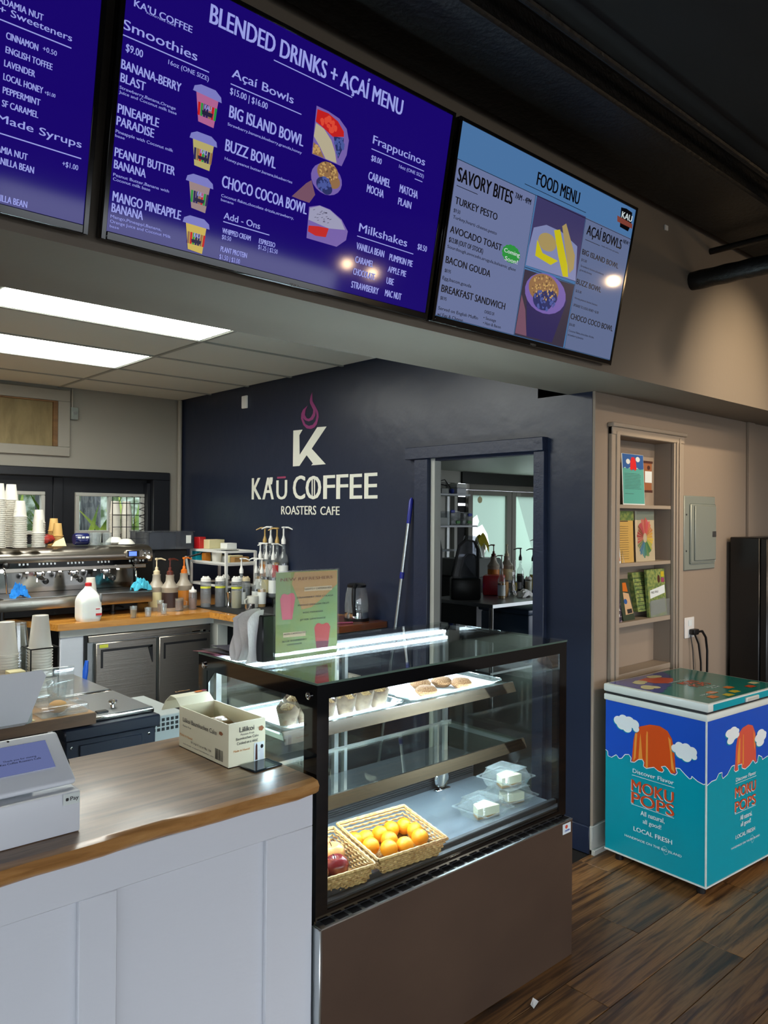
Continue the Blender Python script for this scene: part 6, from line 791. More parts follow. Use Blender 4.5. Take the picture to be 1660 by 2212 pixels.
# ---- white two level rack by the navy wall
wr_ = thing('white_rack', 'white two level rack beside the navy wall with boxes on it', 'rack', (3.2, 5.5, ZK)); m = MB(); ra, rb_, rc, rd = 3.0, 3.25, 5.0, 5.52
for x in (ra, rb_):
    for y in (rc, rd): m.box(x-.009, x+.009, y-.009, y+.009, ZK, ZK+.40)
for z in (.14, .31, .395):
    for y in (rc, rd): m.box(ra, rb_, y-.006, y+.006, ZK+z-.008, ZK+z+.008)
    for x in (ra, rb_): m.box(x-.006, x+.006, rc, rd, ZK+z-.008, ZK+z+.008)
obj('frame', m, 'shelfw', wr_); obj('shelf_board', MB().box(ra, rb_, rc, rd, ZK+.292, ZK+.302), 'shelfw', wr_); obj('shelf_board', MB().box(ra+.01, rb_, rc+.22, rd, ZK+.40, ZK+.405), 'shelfw', wr_)
ZR = ZK+.3025
def bxo(x, y, z, w_, d_, h_, rz, mk, nm, lb, cat='box'):
    return one(nm, lb, cat, MB().box(-w_/2, w_/2, -d_/2, d_/2, 0, h_, .003), mk, (x, y, z), rz)
bxo(3.04, 5.46, ZR+.103, .07, .06, .09, .3, 'red', 'tea_box', 'red carton leaning on top of the white rack'); bxo(3.03, 5.48, ZR, .06, .06, .09, 0, 'tealb', 'tea_box', 'teal carton hanging at the left edge of the white rack'); bxo(3.13, 5.42, ZR+.103, .14, .12, .07, .05, 'vanl', 'carton', 'cream carton on top of the white rack'); bxo(3.20, 5.30, ZR+.103, .09, .10, .045, 0, 'lbl', 'carton', 'pale low box at the right on top of the white rack')
bxo(3.04, 5.36, ZR, .05, .05, .075, 0, 'caram', 'tea_tin', 'yellow tin on the upper shelf of the white rack', 'tin'); one('paper_tub', 'white paper tub on the upper shelf of the rack', 'tub', MB().lathe([(0, 0), (.032, 0), (.040, .085), (.037, .085), (0, .01)], (0, 0, 0), 20), 'cup', (3.05, 5.22, ZR)); 
for i in range(5): bxo(3.165, 5.08+i*.085, ZR, .13, .06, .05+.008*(i % 2), .1*(i % 3), ('kraft', 'vanl', 'lbl', 'oliv', 'vanl')[i], 'tea_packet', ['front packet of tea on the rack shelf', 'second packet of tea on the rack shelf', 'white packet in the middle of the rack shelf', 'olive packet at the back of the rack shelf', 'rearmost packet on the rack shelf'][i], 'packet')
# ---- coffee grinder with hopper
gr = thing('coffee_grinder', 'black coffee grinder with clear rectangular hopper in the corner', 'grinder', (2.9, 5.6, ZK)); obj('body', MB().box(2.65, 2.93, 5.45, 5.72, ZK, 1.395, .01), 'blackmatte', gr)
h_ = obj('hopper', MB().box(2.60, 2.96, 5.42, 5.425, 1.40, 1.525).box(2.60, 2.96, 5.74, 5.745, 1.40, 1.525).box(2.60, 2.605, 5.425, 5.74, 1.40, 1.525).box(2.955, 2.96, 5.425, 5.74, 1.40, 1.525).box(2.60, 2.96, 5.42, 5.745, 1.396, 1.40), 'smoke', gr)
obj('hopper_lid', MB().box(2.59, 2.97, 5.41, 5.755, 1.525, 1.532, .002), 'smoke', gr)
for x in (2.71, 2.81): obj('divider', MB().box(x, x+.008, 5.43, 5.74, 1.40, 1.52), 'grey', h_)
obj('hopper_label', MB().box(2.90, 2.94, 5.416, 5.42, 1.44, 1.50), 'lbl', h_); obj('lever', MB().tube([(2.90, 5.42, 1.33), (2.94, 5.36, 1.35), (2.975, 5.32, 1.365)], [.006, .007, .009], 8), 'black', gr); obj('dose_chute', MB().tube([(2.90, 5.42, 1.34), (2.905, 5.38, 1.20)], .010, 8), 'mong', gr)
# ---- cloths on machine
def rag(x, y, z, w_, d_, h_, m_, lb, sd):
    rr = random.Random(sd); a = [(rr.uniform(3, 10), rr.uniform(0, 6), rr.uniform(3, 10), rr.uniform(0, 6)) for _ in range(6)]; mb = MB()
    def f_(u, v):
        p, q = (u-.5)*2, (v-.5)*2; e = max(0, 1-(abs(p)**2.5+abs(q)**2.5)*.75); n_ = sum(abs(math.sin(s[0]*p+s[1]+q*2)*math.sin(s[2]*q+s[3]-p)) for s in a)/3-.6; k_ = 1+.12*math.sin(3*math.atan2(q, p)+sd)+.06*math.sin(7*math.atan2(q, p))
        return Vector((p*w_/2*k_*(.8+.2*n_), q*d_/2*k_*(.8+.2*n_), max(.001, h_*e*(.75+.7*n_))))
    mb.grid(f_, 22, 22, False); one('cleaning_cloth', lb, 'cloth', mb, m_, (x, y, z))
rag(1.58, 5.06, 1.139, .12, .10, .075, 'towel', 'crumpled blue cloth at the left end of the drip tray', 4); rag(2.375, 5.07, 1.139, .15, .10, .075, 'towel2', 'crumpled aqua cloth at the right end of the drip tray', 8)
# ---- kettle, napkin, broom
kt = thing('kettle', 'glass electric kettle with black lid and handle on the reddish worktop end', 'kettle', (3.24, 3.80, ZK+.002)); kx, ky = 3.235, 3.80
obj('base', MB().lathe([(0, 0), (.080, 0), (.082, .016), (.0, .018)], (kx, ky, ZK+.002), 28), 'black', kt); obj('steel_band', MB().lathe([(.076, .018), (.076, .055), (0, .055)], (kx, ky, ZK+.002), 28), 'chrome', kt); obj('glass_body', MB().lathe([(.075, .055), (.077, .10), (.070, .17), (.058, .215)], (kx, ky, ZK+.002), 28), 'plastic', kt)
obj('water', MB().lathe([(0, .057), (.072, .057), (.074, .082), (0, .082)], (kx, ky, ZK+.002), 24), 'acry', kt); obj('lid', MB().lathe([(.060, .212), (.062, .226), (.045, .236), (0, .238)], (kx, ky, ZK+.002), 28), 'black', kt)
obj('handle', MB().tube([(kx-.045, ky-.045, ZK+.232), (kx-.075, ky-.06, ZK+.21), (kx-.078, ky-.062, ZK+.12), (kx-.062, ky-.055, ZK+.04)], [.014, .013, .013, .012], 8), 'black', kt)
rag(3.06, 3.86, ZK+.003, .10, .08, .05, 'paper', 'crumpled white paper towel by the kettle', 12); one('marker_pen', 'pink marker pen lying near the kettle', 'pen', MB().tube([(0, 0, .006), (.10, -.04, .006)], .006, 8), 'magp', (3.02, 3.74, ZK+.002))
bm_ = thing('broom_handle', 'silver and blue broom pole leaning on the navy wall by the doorway', 'broom', (3.27, 3.55, 0)); a_, b_ = Vector((3.345, 3.417, 1.772)), Vector((3.24, 3.60, .03))
def lp(t_): return a_+(b_-a_)*t_
obj('grip', MB().tube([lp(0), lp(.01), lp(.09)], [.006, .014, .013], 10), 'dblue', bm_); obj('pole', MB().tube([lp(.09), lp(1)], .011, 10), 'alu', bm_); obj('collar', MB().tube([lp(.262), lp(.285)], .014, 10), 'dblue', bm_); obj('broom_head', MB().box(3.16, 3.32, 3.52, 3.68, .005, .06, .01), 'black', bm_)
# ================================================================ SERVICE AREA BEHIND THE FRONT COUNTER
sl = thing('wooden_slab', 'thick wooden shelf slab behind the payment terminal', 'shelf', (.6, 3.0, .856)); obj('board', MB().box(-.8, 1.205, 2.952, 3.55, .858, .90, .003), 'slab', sl); obj('front_edge', MB().box(-.8, 1.206, 2.949, 2.953, .857, .899), 'slabedge', sl)
obj('leg', MB().tube([(1.06, 3.02, 0), (1.06, 3.02, .857)], .022, 12), 'chrome', sl)
pu = thing('prep_table', 'navy prep unit with two hinged stainless lids', 'cabinet', (1.35, 3.4, 0)); obj('cabinet', MB().box(1.10, 1.46, 2.97, 3.95, .02, .80, .004), 'prep', pu); obj('rim', MB().box(1.09, 1.475, 2.955, 3.96, .80, .848, .006), 'prep', pu); obj('drawer_front', MB().box(1.15, 1.40, 2.962, 2.972, .50, .78, .003), 'prep', pu)
for x in (1.12, 1.43):
    for z in (.775, .705, .62): obj('screw', MB().lathe([(.006, 0), (.005, .003), (0, .004)], (x, 2.968, z), 10, Matrix.Rotation(PI/2, 4, 'X')), 'chrome', pu)
for k, (y0_, y1_) in enumerate(((3.0, 3.40), (3.42, 3.88))):
    l_ = obj('lid', MB().box(1.215, 1.47-.0, y0_, y1_, .848, .868, .006, 2), 'mirror', pu); obj('lid_rim', MB().box(1.222, 1.463, y0_+.008, y1_-.008, .868, .871, .002), 'steel2', l_)
    if k == 0: obj('knob', MB().lathe([(.010, 0), (.008, .012), (.018, .022), (.018, .028), (0, .030)], (1.335, 3.10, .870), 16), 'chrome', l_)
    if k == 0: obj('hinge', MB().box(1.245, 1.29, 3.03, 3.06, .870, .878, .002), 'black', l_)
one('scraper', 'blue handled scraper standing at the far corner of the prep unit', 'utensil', MB().tube([(0, 0, 0), (.004, 0, .05), (.01, 0, .10)], [.010, .013, .008], 10), 'blue', (1.475, 3.75, .85))
bn_ = thing('waste_bin', 'pale bin with perforated rim behind the prep unit', 'bin', (1.58, 3.3, 0)); obj('body', MB().box(1.50, 1.66, 3.1, 3.5, 0, .80, .004), 'mong', bn_)
hl_ = MB()
for i in range(7):
    for j in range(3): hl_.box(1.51+i*.021, 1.523+i*.021, 3.098, 3.101, .735+j*.02, .748+j*.02)
obj('perforations', hl_, 'blackmatte', bn_)
# foreground cups
stack(C20, 1.135, 3.36, .9005, 18, .0118, 'large white paper cup of right foreground stack', 'foreground cup stack right'); stack(C20, 1.02, 3.42, .9005, 16, .0118, 'large white paper cup of left foreground stack', 'foreground cup stack left')
stack(CC, 1.075, 3.45, .9005, 15, .013, 'clear plastic cup of stack between the white ones', 'clear cup stack', 'cup', 'clear_cup')
cg = thing('cup_holder', 'black wire holder around the right foreground cup stack', 'holder', (1.135, 3.36, .90)); m = MB()
for dx, dy in ((-.055, -.055), (.055, -.055), (.055, .055), (-.055, .055)): m.tube([(1.135+dx, 3.36+dy, .9005), (1.135+dx, 3.36+dy, 1.105)], .0028, 6)
for z in (.985, 1.105): m.tube([(1.135+a*.055, 3.36+b*.055, z) for a, b in ((-1, -1), (1, -1), (1, 1), (-1, 1), (-1, -1))], .0028, 6)
obj('wires', m, 'bmetal', cg)
one('canister', 'grey metal canister at far left behind the cashier screen', 'canister', MB().lathe([(0, 0), (.052, 0), (.052, .10), (.048, .106), (0, .106)], (0, 0, 0), 24), 'mong', (.93, 2.99, .9005)); one('straw_box', 'beige carton between the foreground cup stacks', 'box', MB().box(-.03, .03, -.03, .03, 0, .13, .002), 'vanl', (1.02, 3.30, .9005))
cs = thing('open_clamshell', 'open clear clamshell with brown bun on the slab edge', 'container', (1.09, 3.0, .90))
obj('base', MB().box(1.01, 1.185, 2.965, 3.085, .9005, .940, .008, 2), 'plastic', cs); obj('lid', MB().box(1.015, 1.18, 3.10, 3.112, .93, 1.06, .006, 2), 'plastic', cs); obj('hinge', MB().tube([(1.01, 3.09, .942), (1.185, 3.09, .942)], .004, 6), 'plastic', cs)
one('small_bun', 'brown bun inside the open clamshell', 'bun', MB().sphere((0, 0, .024), .036, 14, (1, 1, .66)), 'kraft', (1.085, 3.015, .905)); one('deli_cup', 'clear deli cup with green band behind the open clamshell', 'cup', MB().lathe([(0, 0), (.030, 0), (.040, .09), (.038, .09), (.028, .004), (0, .004)], (0, 0, 0), 22), 'plastic', (1.14, 3.18, .9005)); one('paper_slip', 'small pale paper slip on the slab beside the cashier screen', 'paper', MB().box(0, .06, 0, .05, 0, .001), 'vanl', (.93, 2.965, .9005), .1)
# ================================================================ FREEZER
fz = thing('chest_freezer', 'white chest freezer wrapped in blue and teal print with orange popsicle', 'freezer', (3.338, 1.563, 0), R(-4.4))
L, D_ = .655, .525; H0, H1, H2, H3 = .05, .772, .802, .852
body = obj('body', MB().box(0, L, 0, D_, H0, H1, .004), 'teal', fz, True); obj('collar', MB().box(-.006, L+.006, -.006, D_+.006, H1, H2, .005, 2), 'frz', fz, True); obj('gasket', MB().box(.002, L-.002, .002, D_-.002, H2, H2+.012), 'gasket', fz, True)
lid = obj('lid', MB().box(-.010, L+.010, -.014, D_+.006, H2+.012, H3, .008, 2), 'frz', fz, True); obj('corner_trim', MB().box(-.003, .003, -.003, .003, H0, H1), 'frz', fz, True); obj('base_trim', MB().box(-.003, L, -.003, D_, H0-.004, H0+.003), 'frz', fz, True)
for x, y in ((.05, .05), (L-.05, .05), (.05, D_-.05), (L-.05, D_-.05)): obj('foot', MB().lathe([(.02, 0), (.02, .05), (0, .05)], (x, y, 0), 12), 'black', fz, True)
pL = Plane((-.0005, .51, .05), (0, -1, 0), (0, 0, 1), (-1, 0, 0)); pR = Plane((0, -.0005, .05), (1, 0, 0), (0, 0, 1), (0, -1, 0)); pT = Plane((0, 0, H3+.0005), (1, 0, 0), (0, 1, 0), (0, 0, 1))
for pl_, k, um in ((pL, 'frl', .51), (pR, 'frr', .655)):
    PP = GEN[k+'_poly']; wv = PP['wave']; z1 = H1-.05
    if k == 'frl': wv = [(-.012, wv[0][1])]+wv[1:-1]+[(um-.003, wv[-1][1])]; u0, u1 = -.012, um-.003
    else: wv = [(.003, wv[0][1])]+wv[1:]+[(um-.003, wv[-1][1]+.01)]; u0, u1 = .003, um-.003
    if k == 'frr': wv = [q for q in wv if q[0] <= um-.003+1e-6]
    obj('sky_print', polymb(pl_, wv+[(u1, z1), (u0, z1)], .0006), 'sky', body, True)
    o_ = MB()
    for a, b in zip(wv, wv[1:]):
        dx, dy = b[0]-a[0], b[1]-a[1]; n_ = math.hypot(dx, dy) or 1; ox, oy = -dy/n_*.0018, dx/n_*.0018; polymb(pl_, [(a[0]-ox, a[1]-oy), (b[0]-ox, b[1]-oy), (b[0]+ox, b[1]+oy), (a[0]+ox, a[1]+oy)], .0022, o_)
    obj('wave_line', o_, 'pr', body, True)
    obj('popsicle_print', polymb(pl_, PP['pop'], .0012), 'pop' if k == 'frl' else 'popr', body, True)
    [obj('popsicle_highlight', polymb(pl_, PP['hl%d' % i], .0017), 'hl', body, True) for i in range(4) if 'hl%d' % i in PP]
    for cn in ('cloud1', 'cloud2'): 
        bl = GEN[k+'_blob'][cn]; obj('cloud_shadow', blobmb(pl_, [(a-.004, b-.004, c_, d_) for a, b, c_, d_ in bl if a+c_ < um+.02], .0016), 'teal', body, True); obj('cloud_print', blobmb(pl_, bl, .0024), 'cloud', body, True)
    obj('print_lettering', linemb(pl_, GEN[k+'_line'], .0022, .0024, textmb(pl_, fx_(GEN[k+'_text'], 'w'), .0024)), 'pr', body, True)
    mk = fx_(GEN[k+'_text'], 'r'); obj('brand_outline', textmb(pl_, [(a, u-.0025, v-.003, w_, h_) for a, u, v, w_, h_ in mk], .0018), 'pr', body, True); obj('brand_lettering', textmb(pl_, mk, .0024), 'rust', body, True)
    isl = [(0, .012), (.012, .02), (.02, .012), (.03, .004), (.026, -.012), (.012, -.02), (.004, -.008), (-.004, 0)]; hw = fx_(GEN[k+'_text'], 'w')[2]; iu, iv = hw[1]+hw[3]*.68, hw[2]+.004; im = MB()
    for a, b in zip(isl, isl[1:]+isl[:1]): dx, dy = b[0]-a[0], b[1]-a[1]; n_ = math.hypot(dx, dy); ox, oy = -dy/n_*.0004, dx/n_*.0004; polymb(pl_, [(iu+a[0]-ox, iv+a[1]-oy), (iu+b[0]-ox, iv+b[1]-oy), (iu+b[0]+ox, iv+b[1]+oy), (iu+a[0]+ox, iv+a[1]+oy)], .0024, im)
    obj('island_outline', im, 'pr', body, True)
obj('round_sticker', blobmb(pR, [(.60, .135, .034, .034)], .003), 'cloud', body, True)
obj('lid_print', polymb(pT, [(.008, -.004), (L-.006, -.004), (L-.006, D_-.012), (.008, D_-.012)], .0004), 'teal2', lid, True)
wl2 = [(.008, .20)]+[(.02+i*.032, .21+.004*i+(.012 if i % 2 else 0)) for i in range(18)]+[(.60, .30), (.52, D_-.012), (.008, D_-.012)]
wl2 = [(.008, .24), (.05, .235), (.08, .26), (.12, .265), (.15, .29), (.20, .29), (.23, .32), (.28, .33), (.31, .36), (.35, .37), (.38, .41), (.42, .43), (.44, .47), (.47, D_-.012), (.008, D_-.012)]
obj('sky_print', polymb(pT, wl2, .0009), 'sky2', lid, True); obj('popsicle_print', polymb(pT, [(.17, .46), (.25, .47), (.33, .43), (.36, .385), (.30, .345), (.24, .33), (.18, .37)], .0014), 'rust', lid, True)
obj('cloud_print', blobmb(pT, [(.055, .33, .03, .03), (.08, .345, .035, .03), (.10, .32, .028, .028)], .0018), 'lab3', lid, True); obj('cloud_print', blobmb(pT, [(.12, .42, .03, .03), (.15, .43, .035, .03)], .0018), 'lab3', lid, True); obj('cloud_print', blobmb(pT, [(.30, .465, .03, .025), (.33, .46, .035, .025)], .0018), 'lab3', lid, True)
obj('brand_lettering', textmb(pT, [('MOKU', .27, .26, .13, .05), ('POPS', .27, .20, .13, .05)], .0016), 'rust', lid, True)
obj('print_lettering', textmb(pT, [('Discover Flavor', .25, .325, .15, .015), ('All natural,', .30, .165, .08, .012), ('all good!', .305, .145, .07, .012), ('LOCAL FRESH', .12, .09, .14, .012)], .0016), 'pr', lid, True)
for i, (x, y, mk) in enumerate(((.11, .05, 'lab'), (.19, .10, 'lab'), (.30, .05, 'lab2'), (.36, .11, 'lab'), (.47, .06, 'rust'), (.56, .09, 'lab3'), (.21, .03, 'lab2'))): obj('flavour_label', polymb(pT, [(x, y-.018), (x+.055, y-.02), (x+.06, y+.004), (x+.05, y+.02), (x+.004, y+.018)], .0014), mk, lid, True)
obj('lid_front_print', MB().box(.03, L-.012, -.0150, -.0138, H2+.016, H3-.006), 'teal', lid, True); obj('lid_handle', MB().box(.30, .42, -.024, -.013, H2+.018, H3-.012, .004, 2), 'frz', lid, True); obj('handle_slot', MB().box(.31, .41, -.0246, -.0238, H2+.022, H3-.016), 'trimw', lid, True)
# ================================================================ NICHE CONTENTS, PANEL, OUTLET, FRIDGE
def sheet(nm, lb, cat, x0, x1, z0, z1, y, mk, lean=.0, th=.002):
    t = thing(nm, lb, cat, ((x0+x1)/2, y, z0)); obj('sheet', MB().poly([(x0, y, z0), (x1, y, z0), (x1, y+lean, z1), (x0, y+lean, z1)], (0, th, 0)), mk, t)
    return t, Plane((x0, y-.0003, z0), (1, 0, 0), (0, lean/(z1-z0)/math.hypot(1, lean/(z1-z0)), 1/math.hypot(1, lean/(z1-z0))), (0, -1, 0))
def lines(pl, u0, u1, v0, v1, n, mk, t, nm='text_lines', seed=1, th=.0016):
    rr = random.Random(seed); m = MB()
    for i in range(n): v = v1-(v1-v0)*i/max(1, n-1); polymb(pl, [(u0, v), (u0+(u1-u0)*rr.uniform(.82, 1), v), (u0+(u1-u0)*.9, v+th), (u0, v+th)], .0008, m)
    obj(nm, m, mk, t)
YN = YT+.015
t, p = sheet('letter_poster', 'teal letter poster with red popsicle and clouds on top niche shelf', 'poster', 3.688, 3.910, 1.729, 2.000, YN+.01, 'pr', .012)
obj('print_area', polymb(p, [(.006, .006), (.219, .006), (.219, .195), (.006, .195)], .0004), 'pteal', t); obj('print_area', polymb(p, [(.006, .19), (.03, .2), (.05, .19), (.08, .2), (.10, .185), (.13, .19), (.15, .2), (.18, .19), (.219, .195), (.219, .270), (.006, .270)], .0008), 'pblue', t); obj('popsicle_print', polymb(p, [(.08, .19), (.085, .235), (.098, .255), (.125, .255), (.14, .235), (.145, .19), (.13, .183), (.11, .193), (.095, .183)], .0012), 'pred', t); obj('cloud_print', blobmb(p, [(.06, .23, .02, .014), (.16, .245, .022, .014)], .0016), 'cloud', t)
lines(p, .02, .20, .085, .165, 11, 'ink', t); lines(p, .02, .12, .055, .058, 1, 'ink', t, seed=3)
t, p = sheet('code_card', 'brown hanging card with white square behind the teal poster', 'card', 3.93, 4.045, 1.80, 1.975, YN+.045, 'bcard'); obj('card_print', polymb(p, [(0, 0), (.125, 0), (.125, .014), (0, .012)], .0006), 'bcardd', t); obj('card_print', polymb(p, [(0, .162), (.125, .162), (.125, .175), (0, .175)], .0006), 'bcardd', t); obj('white_square', polymb(p, [(.04, .055), (.115, .055), (.115, .118), (.04, .118)], .0006), 'pr', t); obj('card_print', blobmb(p, [(.08, .138, .016, .012)], .0008), 'bcardd', t)
t, p = sheet('menu_holder', 'clear holder with yellow text sheet on the middle niche shelf', 'sign', 3.608, 3.80, 1.423, 1.695, YN+.01, 'yel', .01); lines(p, .03, .15, .215, .216, 1, 'ink', t, seed=5, th=.004); lines(p, .05, .15, .02, .19, 15, 'ink', t, seed=6); obj('holder_pane', MB().box(3.606, 3.802, YN+.005, YN+.0065, 1.423, 1.70), 'glass', t); obj('top_band', polymb(p, [(0, .222), (.2, .222), (.2, .272), (0, .272)], .0006), 'broch', t)
t, p = sheet('flavour_wheel', 'cream sheet with multicoloured flavour wheel in a clear holder', 'sign', 3.822, 4.024, 1.423, 1.695, YN+.01, 'wheel', .01); obj('top_band', polymb(p, [(0, .225), (.2, .225), (.2, .272), (0, .272)], .0006), 'panelg', t)
WC = [(214, 92, 84), (224, 120, 110), (206, 70, 90), (150, 70, 50), (170, 60, 60), (190, 90, 80), (120, 130, 90), (60, 120, 160), (90, 150, 170), (70, 140, 120), (110, 150, 90), (60, 130, 80), (190, 190, 80), (230, 190, 60), (220, 160, 60), (206, 130, 70), (226, 110, 90), (230, 90, 110)]
mb = MB(); 
for i in range(36):
    a0, a1 = 2*PI*i/36, 2*PI*(i+.8)/36; r1 = .098+.012*((i*7) % 3)/2; ce_ = (.1, .128)
    mb.poly([p.at(ce_[0]+math.cos(a)*r*.78, ce_[1]+math.sin(a)*r, .0008) for a, r in ((a0, .026), (a1, .026), (a1, r1), (a0, r1))])
mb.bm.faces.ensure_lookup_table()
for i, f in enumerate(mb.bm.faces): f.material_index = (i//2+14) % 18
obj('wheel_segments', mb, [mat('wheel_%d' % i, c, .6) for i, c in enumerate(WC)], t); obj('holder_pane', MB().box(3.820, 4.026, YN+.005, YN+.0065, 1.423, 1.70), 'glass', t)
t, p = sheet('small_leaflet', 'small leaflet in a clear stand at the left of the middle niche shelf', 'leaflet', 3.58, 3.64, 1.423, 1.54, YN-.008, 'pr', .012); obj('leaflet_print', polymb(p, [(.002, .06), (.03, .065), (.035, .10), (.002, .11)], .0006), 'pblue', t); obj('leaflet_print', polymb(p, [(.002, .01), (.055, .012), (.05, .045), (.01, .05)], .0006), 'lab', t); obj('stand', MB().tube([(3.645, YN-.008, 1.423), (3.66, YN, 1.49), (3.672, YN-.008, 1.423)], .001, 4), 'chrome', t)
t, p = sheet('brochure', 'dark purple brochure at the left of the lower niche shelf', 'brochure', 3.58, 3.66, 1.116, 1.31, YN-.005, 'brochd', .02); lines(p, .008, .07, .03, .15, 5, 'pr', t, th=.012, seed=8)
t, p = sheet('brochure', 'olive brochure with sand coloured page in the middle of the lower shelf', 'brochure', 3.70, 3.815, 1.116, 1.33, YN+.01, 'brocho', .045, .012); obj('page_print', polymb(p, [(.03, .03), (.108, .034), (.095, .14), (.04, .15)], .0008), 'sand', t); obj('page_print', polymb(p, [(.05, .035), (.10, .037), (.098, .06), (.05, .058)], .0014), 'ink', t); obj('page_print', blobmb(p, [(.05, .10, .016, .014)], .0014), 'pblue', t); obj('page_print', polymb(p, [(.04, .155), (.09, .15), (.085, .2), (.05, .2)], .0008), 'lab', t)
t, p = sheet('brochure', 'stack of green brochures curving over at the right of the lower shelf', 'brochure', 3.865, 3.99, 1.15, 1.36, YN+.02, 'broch', .04, .03); lines(p, .01, .12, .01, .18, 9, 'brocho', t, seed=11, th=.004)
t, p = sheet('map_rack', 'folded maps in a clear holder with a white printed band', 'map', 3.945, 4.14, 1.116, 1.375, YN-.002, 'broch', .02, .015); obj('printed_band', polymb(p, [(.02, .10), (.185, .125), (.185, .17), (.02, .145)], .0008), 'pr', t); obj('band_lettering', textmb(p, [('FREE', .032, .128, .035, .011), ('KAU', .075, .13, .035, .012)], .0012), 'ink', t); obj('map_block', polymb(p, [(.15, .185), (.185, .185), (.185, .21), (.15, .21)], .0008), 'magenta', t); obj('map_block', polymb(p, [(.15, .215), (.185, .215), (.185, .245), (.15, .245)], .0008), 'lab2', t); obj('map_block', blobmb(p, [(.125, .205, .014, .022)], .0008), 'bcardd', t); obj('lower_maps', polymb(p, [(.01, .005), (.185, .02), (.185, .10), (.01, .085)], .0006), 'panelg', t); obj('holder_pane', MB().box(3.94, 4.145, YN-.014, YN-.012, 1.116, 1.21), 'plastic', t)
bp_ = thing('breaker_panel', 'grey electrical breaker panel on the tan wall', 'panel', (4.48, YT, 1.36)); obj('cover', MB().box(4.285, 4.675, YT-.012, YT, 1.358, 1.79, .004), 'panelg', bp_); obj('bevel', MB().box(4.345, 4.665, YT-.022, YT-.012, 1.395, 1.745, .008), 'panelg', bp_); dd = obj('door', MB().box(4.385, 4.652, YT-.030, YT-.022, 1.412, 1.733, .003), 'panelg', bp_); obj('latch', MB().box(4.60, 4.648, YT-.033, YT-.030, 1.548, 1.582, .002), 'dgrey', dd)
for x, z in ((4.31, 1.47), (4.31, 1.68), (4.665, 1.47), (4.665, 1.68)): obj('screw', MB().lathe([(.006, 0), (.005, .003), (0, .004)], (x, YT-.012, z), 8, Matrix.Rotation(PI/2, 4, 'X')), 'dgrey', bp_)
ot = thing('power_outlet', 'white double wall outlet with black plug beside the niche', 'outlet', (4.37, YT, .965)); obj('plate', MB().box(4.31, 4.425, YT-.007, YT, .965, 1.085, .003), 'outlet', ot); obj('socket', MB().box(4.35, 4.39, YT-.010, YT-.007, 1.035, 1.07, .003).box(4.35, 4.39, YT-.010, YT-.007, .982, 1.018, .003), 'pr', ot)
cdn = thing('extension_lead', 'black power cord with plug hanging from the outlet', 'cord', (4.42, YT-.03, .9)); obj('plug', MB().box(4.352, 4.41, YT-.045, YT-.010, .985, 1.018, .006, 2), 'black', cdn); obj('cable', MB().tube([(4.40, YT-.03, 1.0), (4.455, YT-.04, 1.0), (4.50, YT-.04, .96), (4.52, YT-.04, .88), (4.52, YT-.04, .70)], .007, 8), 'black', cdn)
one('charging_lead', 'second thinner black cord hanging below the outlet', 'cord', MB().tube([(4.385, YT-.03, .985), (4.42, YT-.035, .93), (4.45, YT-.035, .82), (4.46, YT-.035, .6)], .0055, 8), 'black'); one('charging_lead', 'thinnest cord hanging left below the outlet', 'cord', MB().tube([(4.37, YT-.012, .98), (4.38, YT-.02, .9), (4.41, YT-.02, .6)], .003, 6), 'black')  # plain power cords, like the plugged one above
rf = thing('black_fridge', 'tall plain black fridge cabinet at the right edge of the room', 'fridge', (5.2, 2.0, 0)); obj('cabinet', MB().box(4.85, 5.75, 1.95, 2.13, .03, 1.545, .006), 'frdg', rf); obj('door', MB().box(4.852, 5.75, 1.905, 1.948, .06, 1.54, .006), 'frdg', rf)
for x in (4.9, 5.7): obj('foot', MB().box(x-.02, x+.02, 1.97, 2.1, 0, .03), 'black', rf)
one('paper_scrap', 'tiny white paper scrap on the floor in front of the case', 'paper', MB().poly([(0, 0, .003), (.04, .01, .006), (.035, .03, .012), (.008, .02, .004)], (0, 0, .001)), 'paper', (2.16, 1.60, 0))
# ================================================================ BACK KITCHEN SEEN THROUGH THE DOORWAY
tbl = thing('steel_table', 'stainless steel work table in the back kitchen', 'table', (6.3, 4.7, 0)); ZT = .90
obj('tabletop', MB().box(5.24, 7.6, 4.345, 5.10, .865, ZT, .004), 'steel2', tbl); obj('tabletop_edge', MB().box(5.236, 7.6, 4.338, 4.346, .868, .898), 'alu', tbl)
for x, y in ((5.29, 4.40), (5.30, 5.04), (7.5, 4.40), (7.5, 5.04)): obj('leg', MB().tube([(x, y, 0), (x, y, .865)], .021, 12), 'chrome', tbl)
obj('undershelf', MB().box(5.26, 7.58, 4.38, 5.08, .28, .30), 'steel2', tbl)
def blender_jar(x, y, lb, col='black', rz=0.8, s=1.0):
    t = thing('blender', lb, 'blender', (x, y, ZT+.001), rz, 'blenders on the steel table')
    obj('base', MB().box(-.10*s, .10*s, -.12*s, .12*s, 0, .17*s, .02, 2), col, t, True); obj('display', MB().box(-.03, .03, -.122*s, -.120*s, .09*s, .115*s), 'lcd', t, True); obj('seam', MB().box(-.08*s, .08*s, -.122*s, -.119*s, .045*s, .05*s), 'mong', t, True)
    m = MB(); pr_ = [(-.10, .17), (-.10, .40), (-.07, .46), (0, .47), (.05, .42), (.10, .20), (.10, .17)]; m.poly([(-.085*s, a*s, b*s) for a, b in pr_], (.17*s, 0, 0)); obj('hood', m, 'smoke', t, True)
    fr_ = MB()
    for sx in (-.085, .085): fr_.tube([(sx*s, a*s, b*s) for a, b in pr_], .007*s, 6)
    obj('hood_frame', fr_, 'black', t, True); return t
blender_jar(5.43, 4.83, 'black blender with blue display nearest the doorway', s=1.15); blender_jar(5.66, 5.0, 'second black blender right of the one with blue display', s=.85)
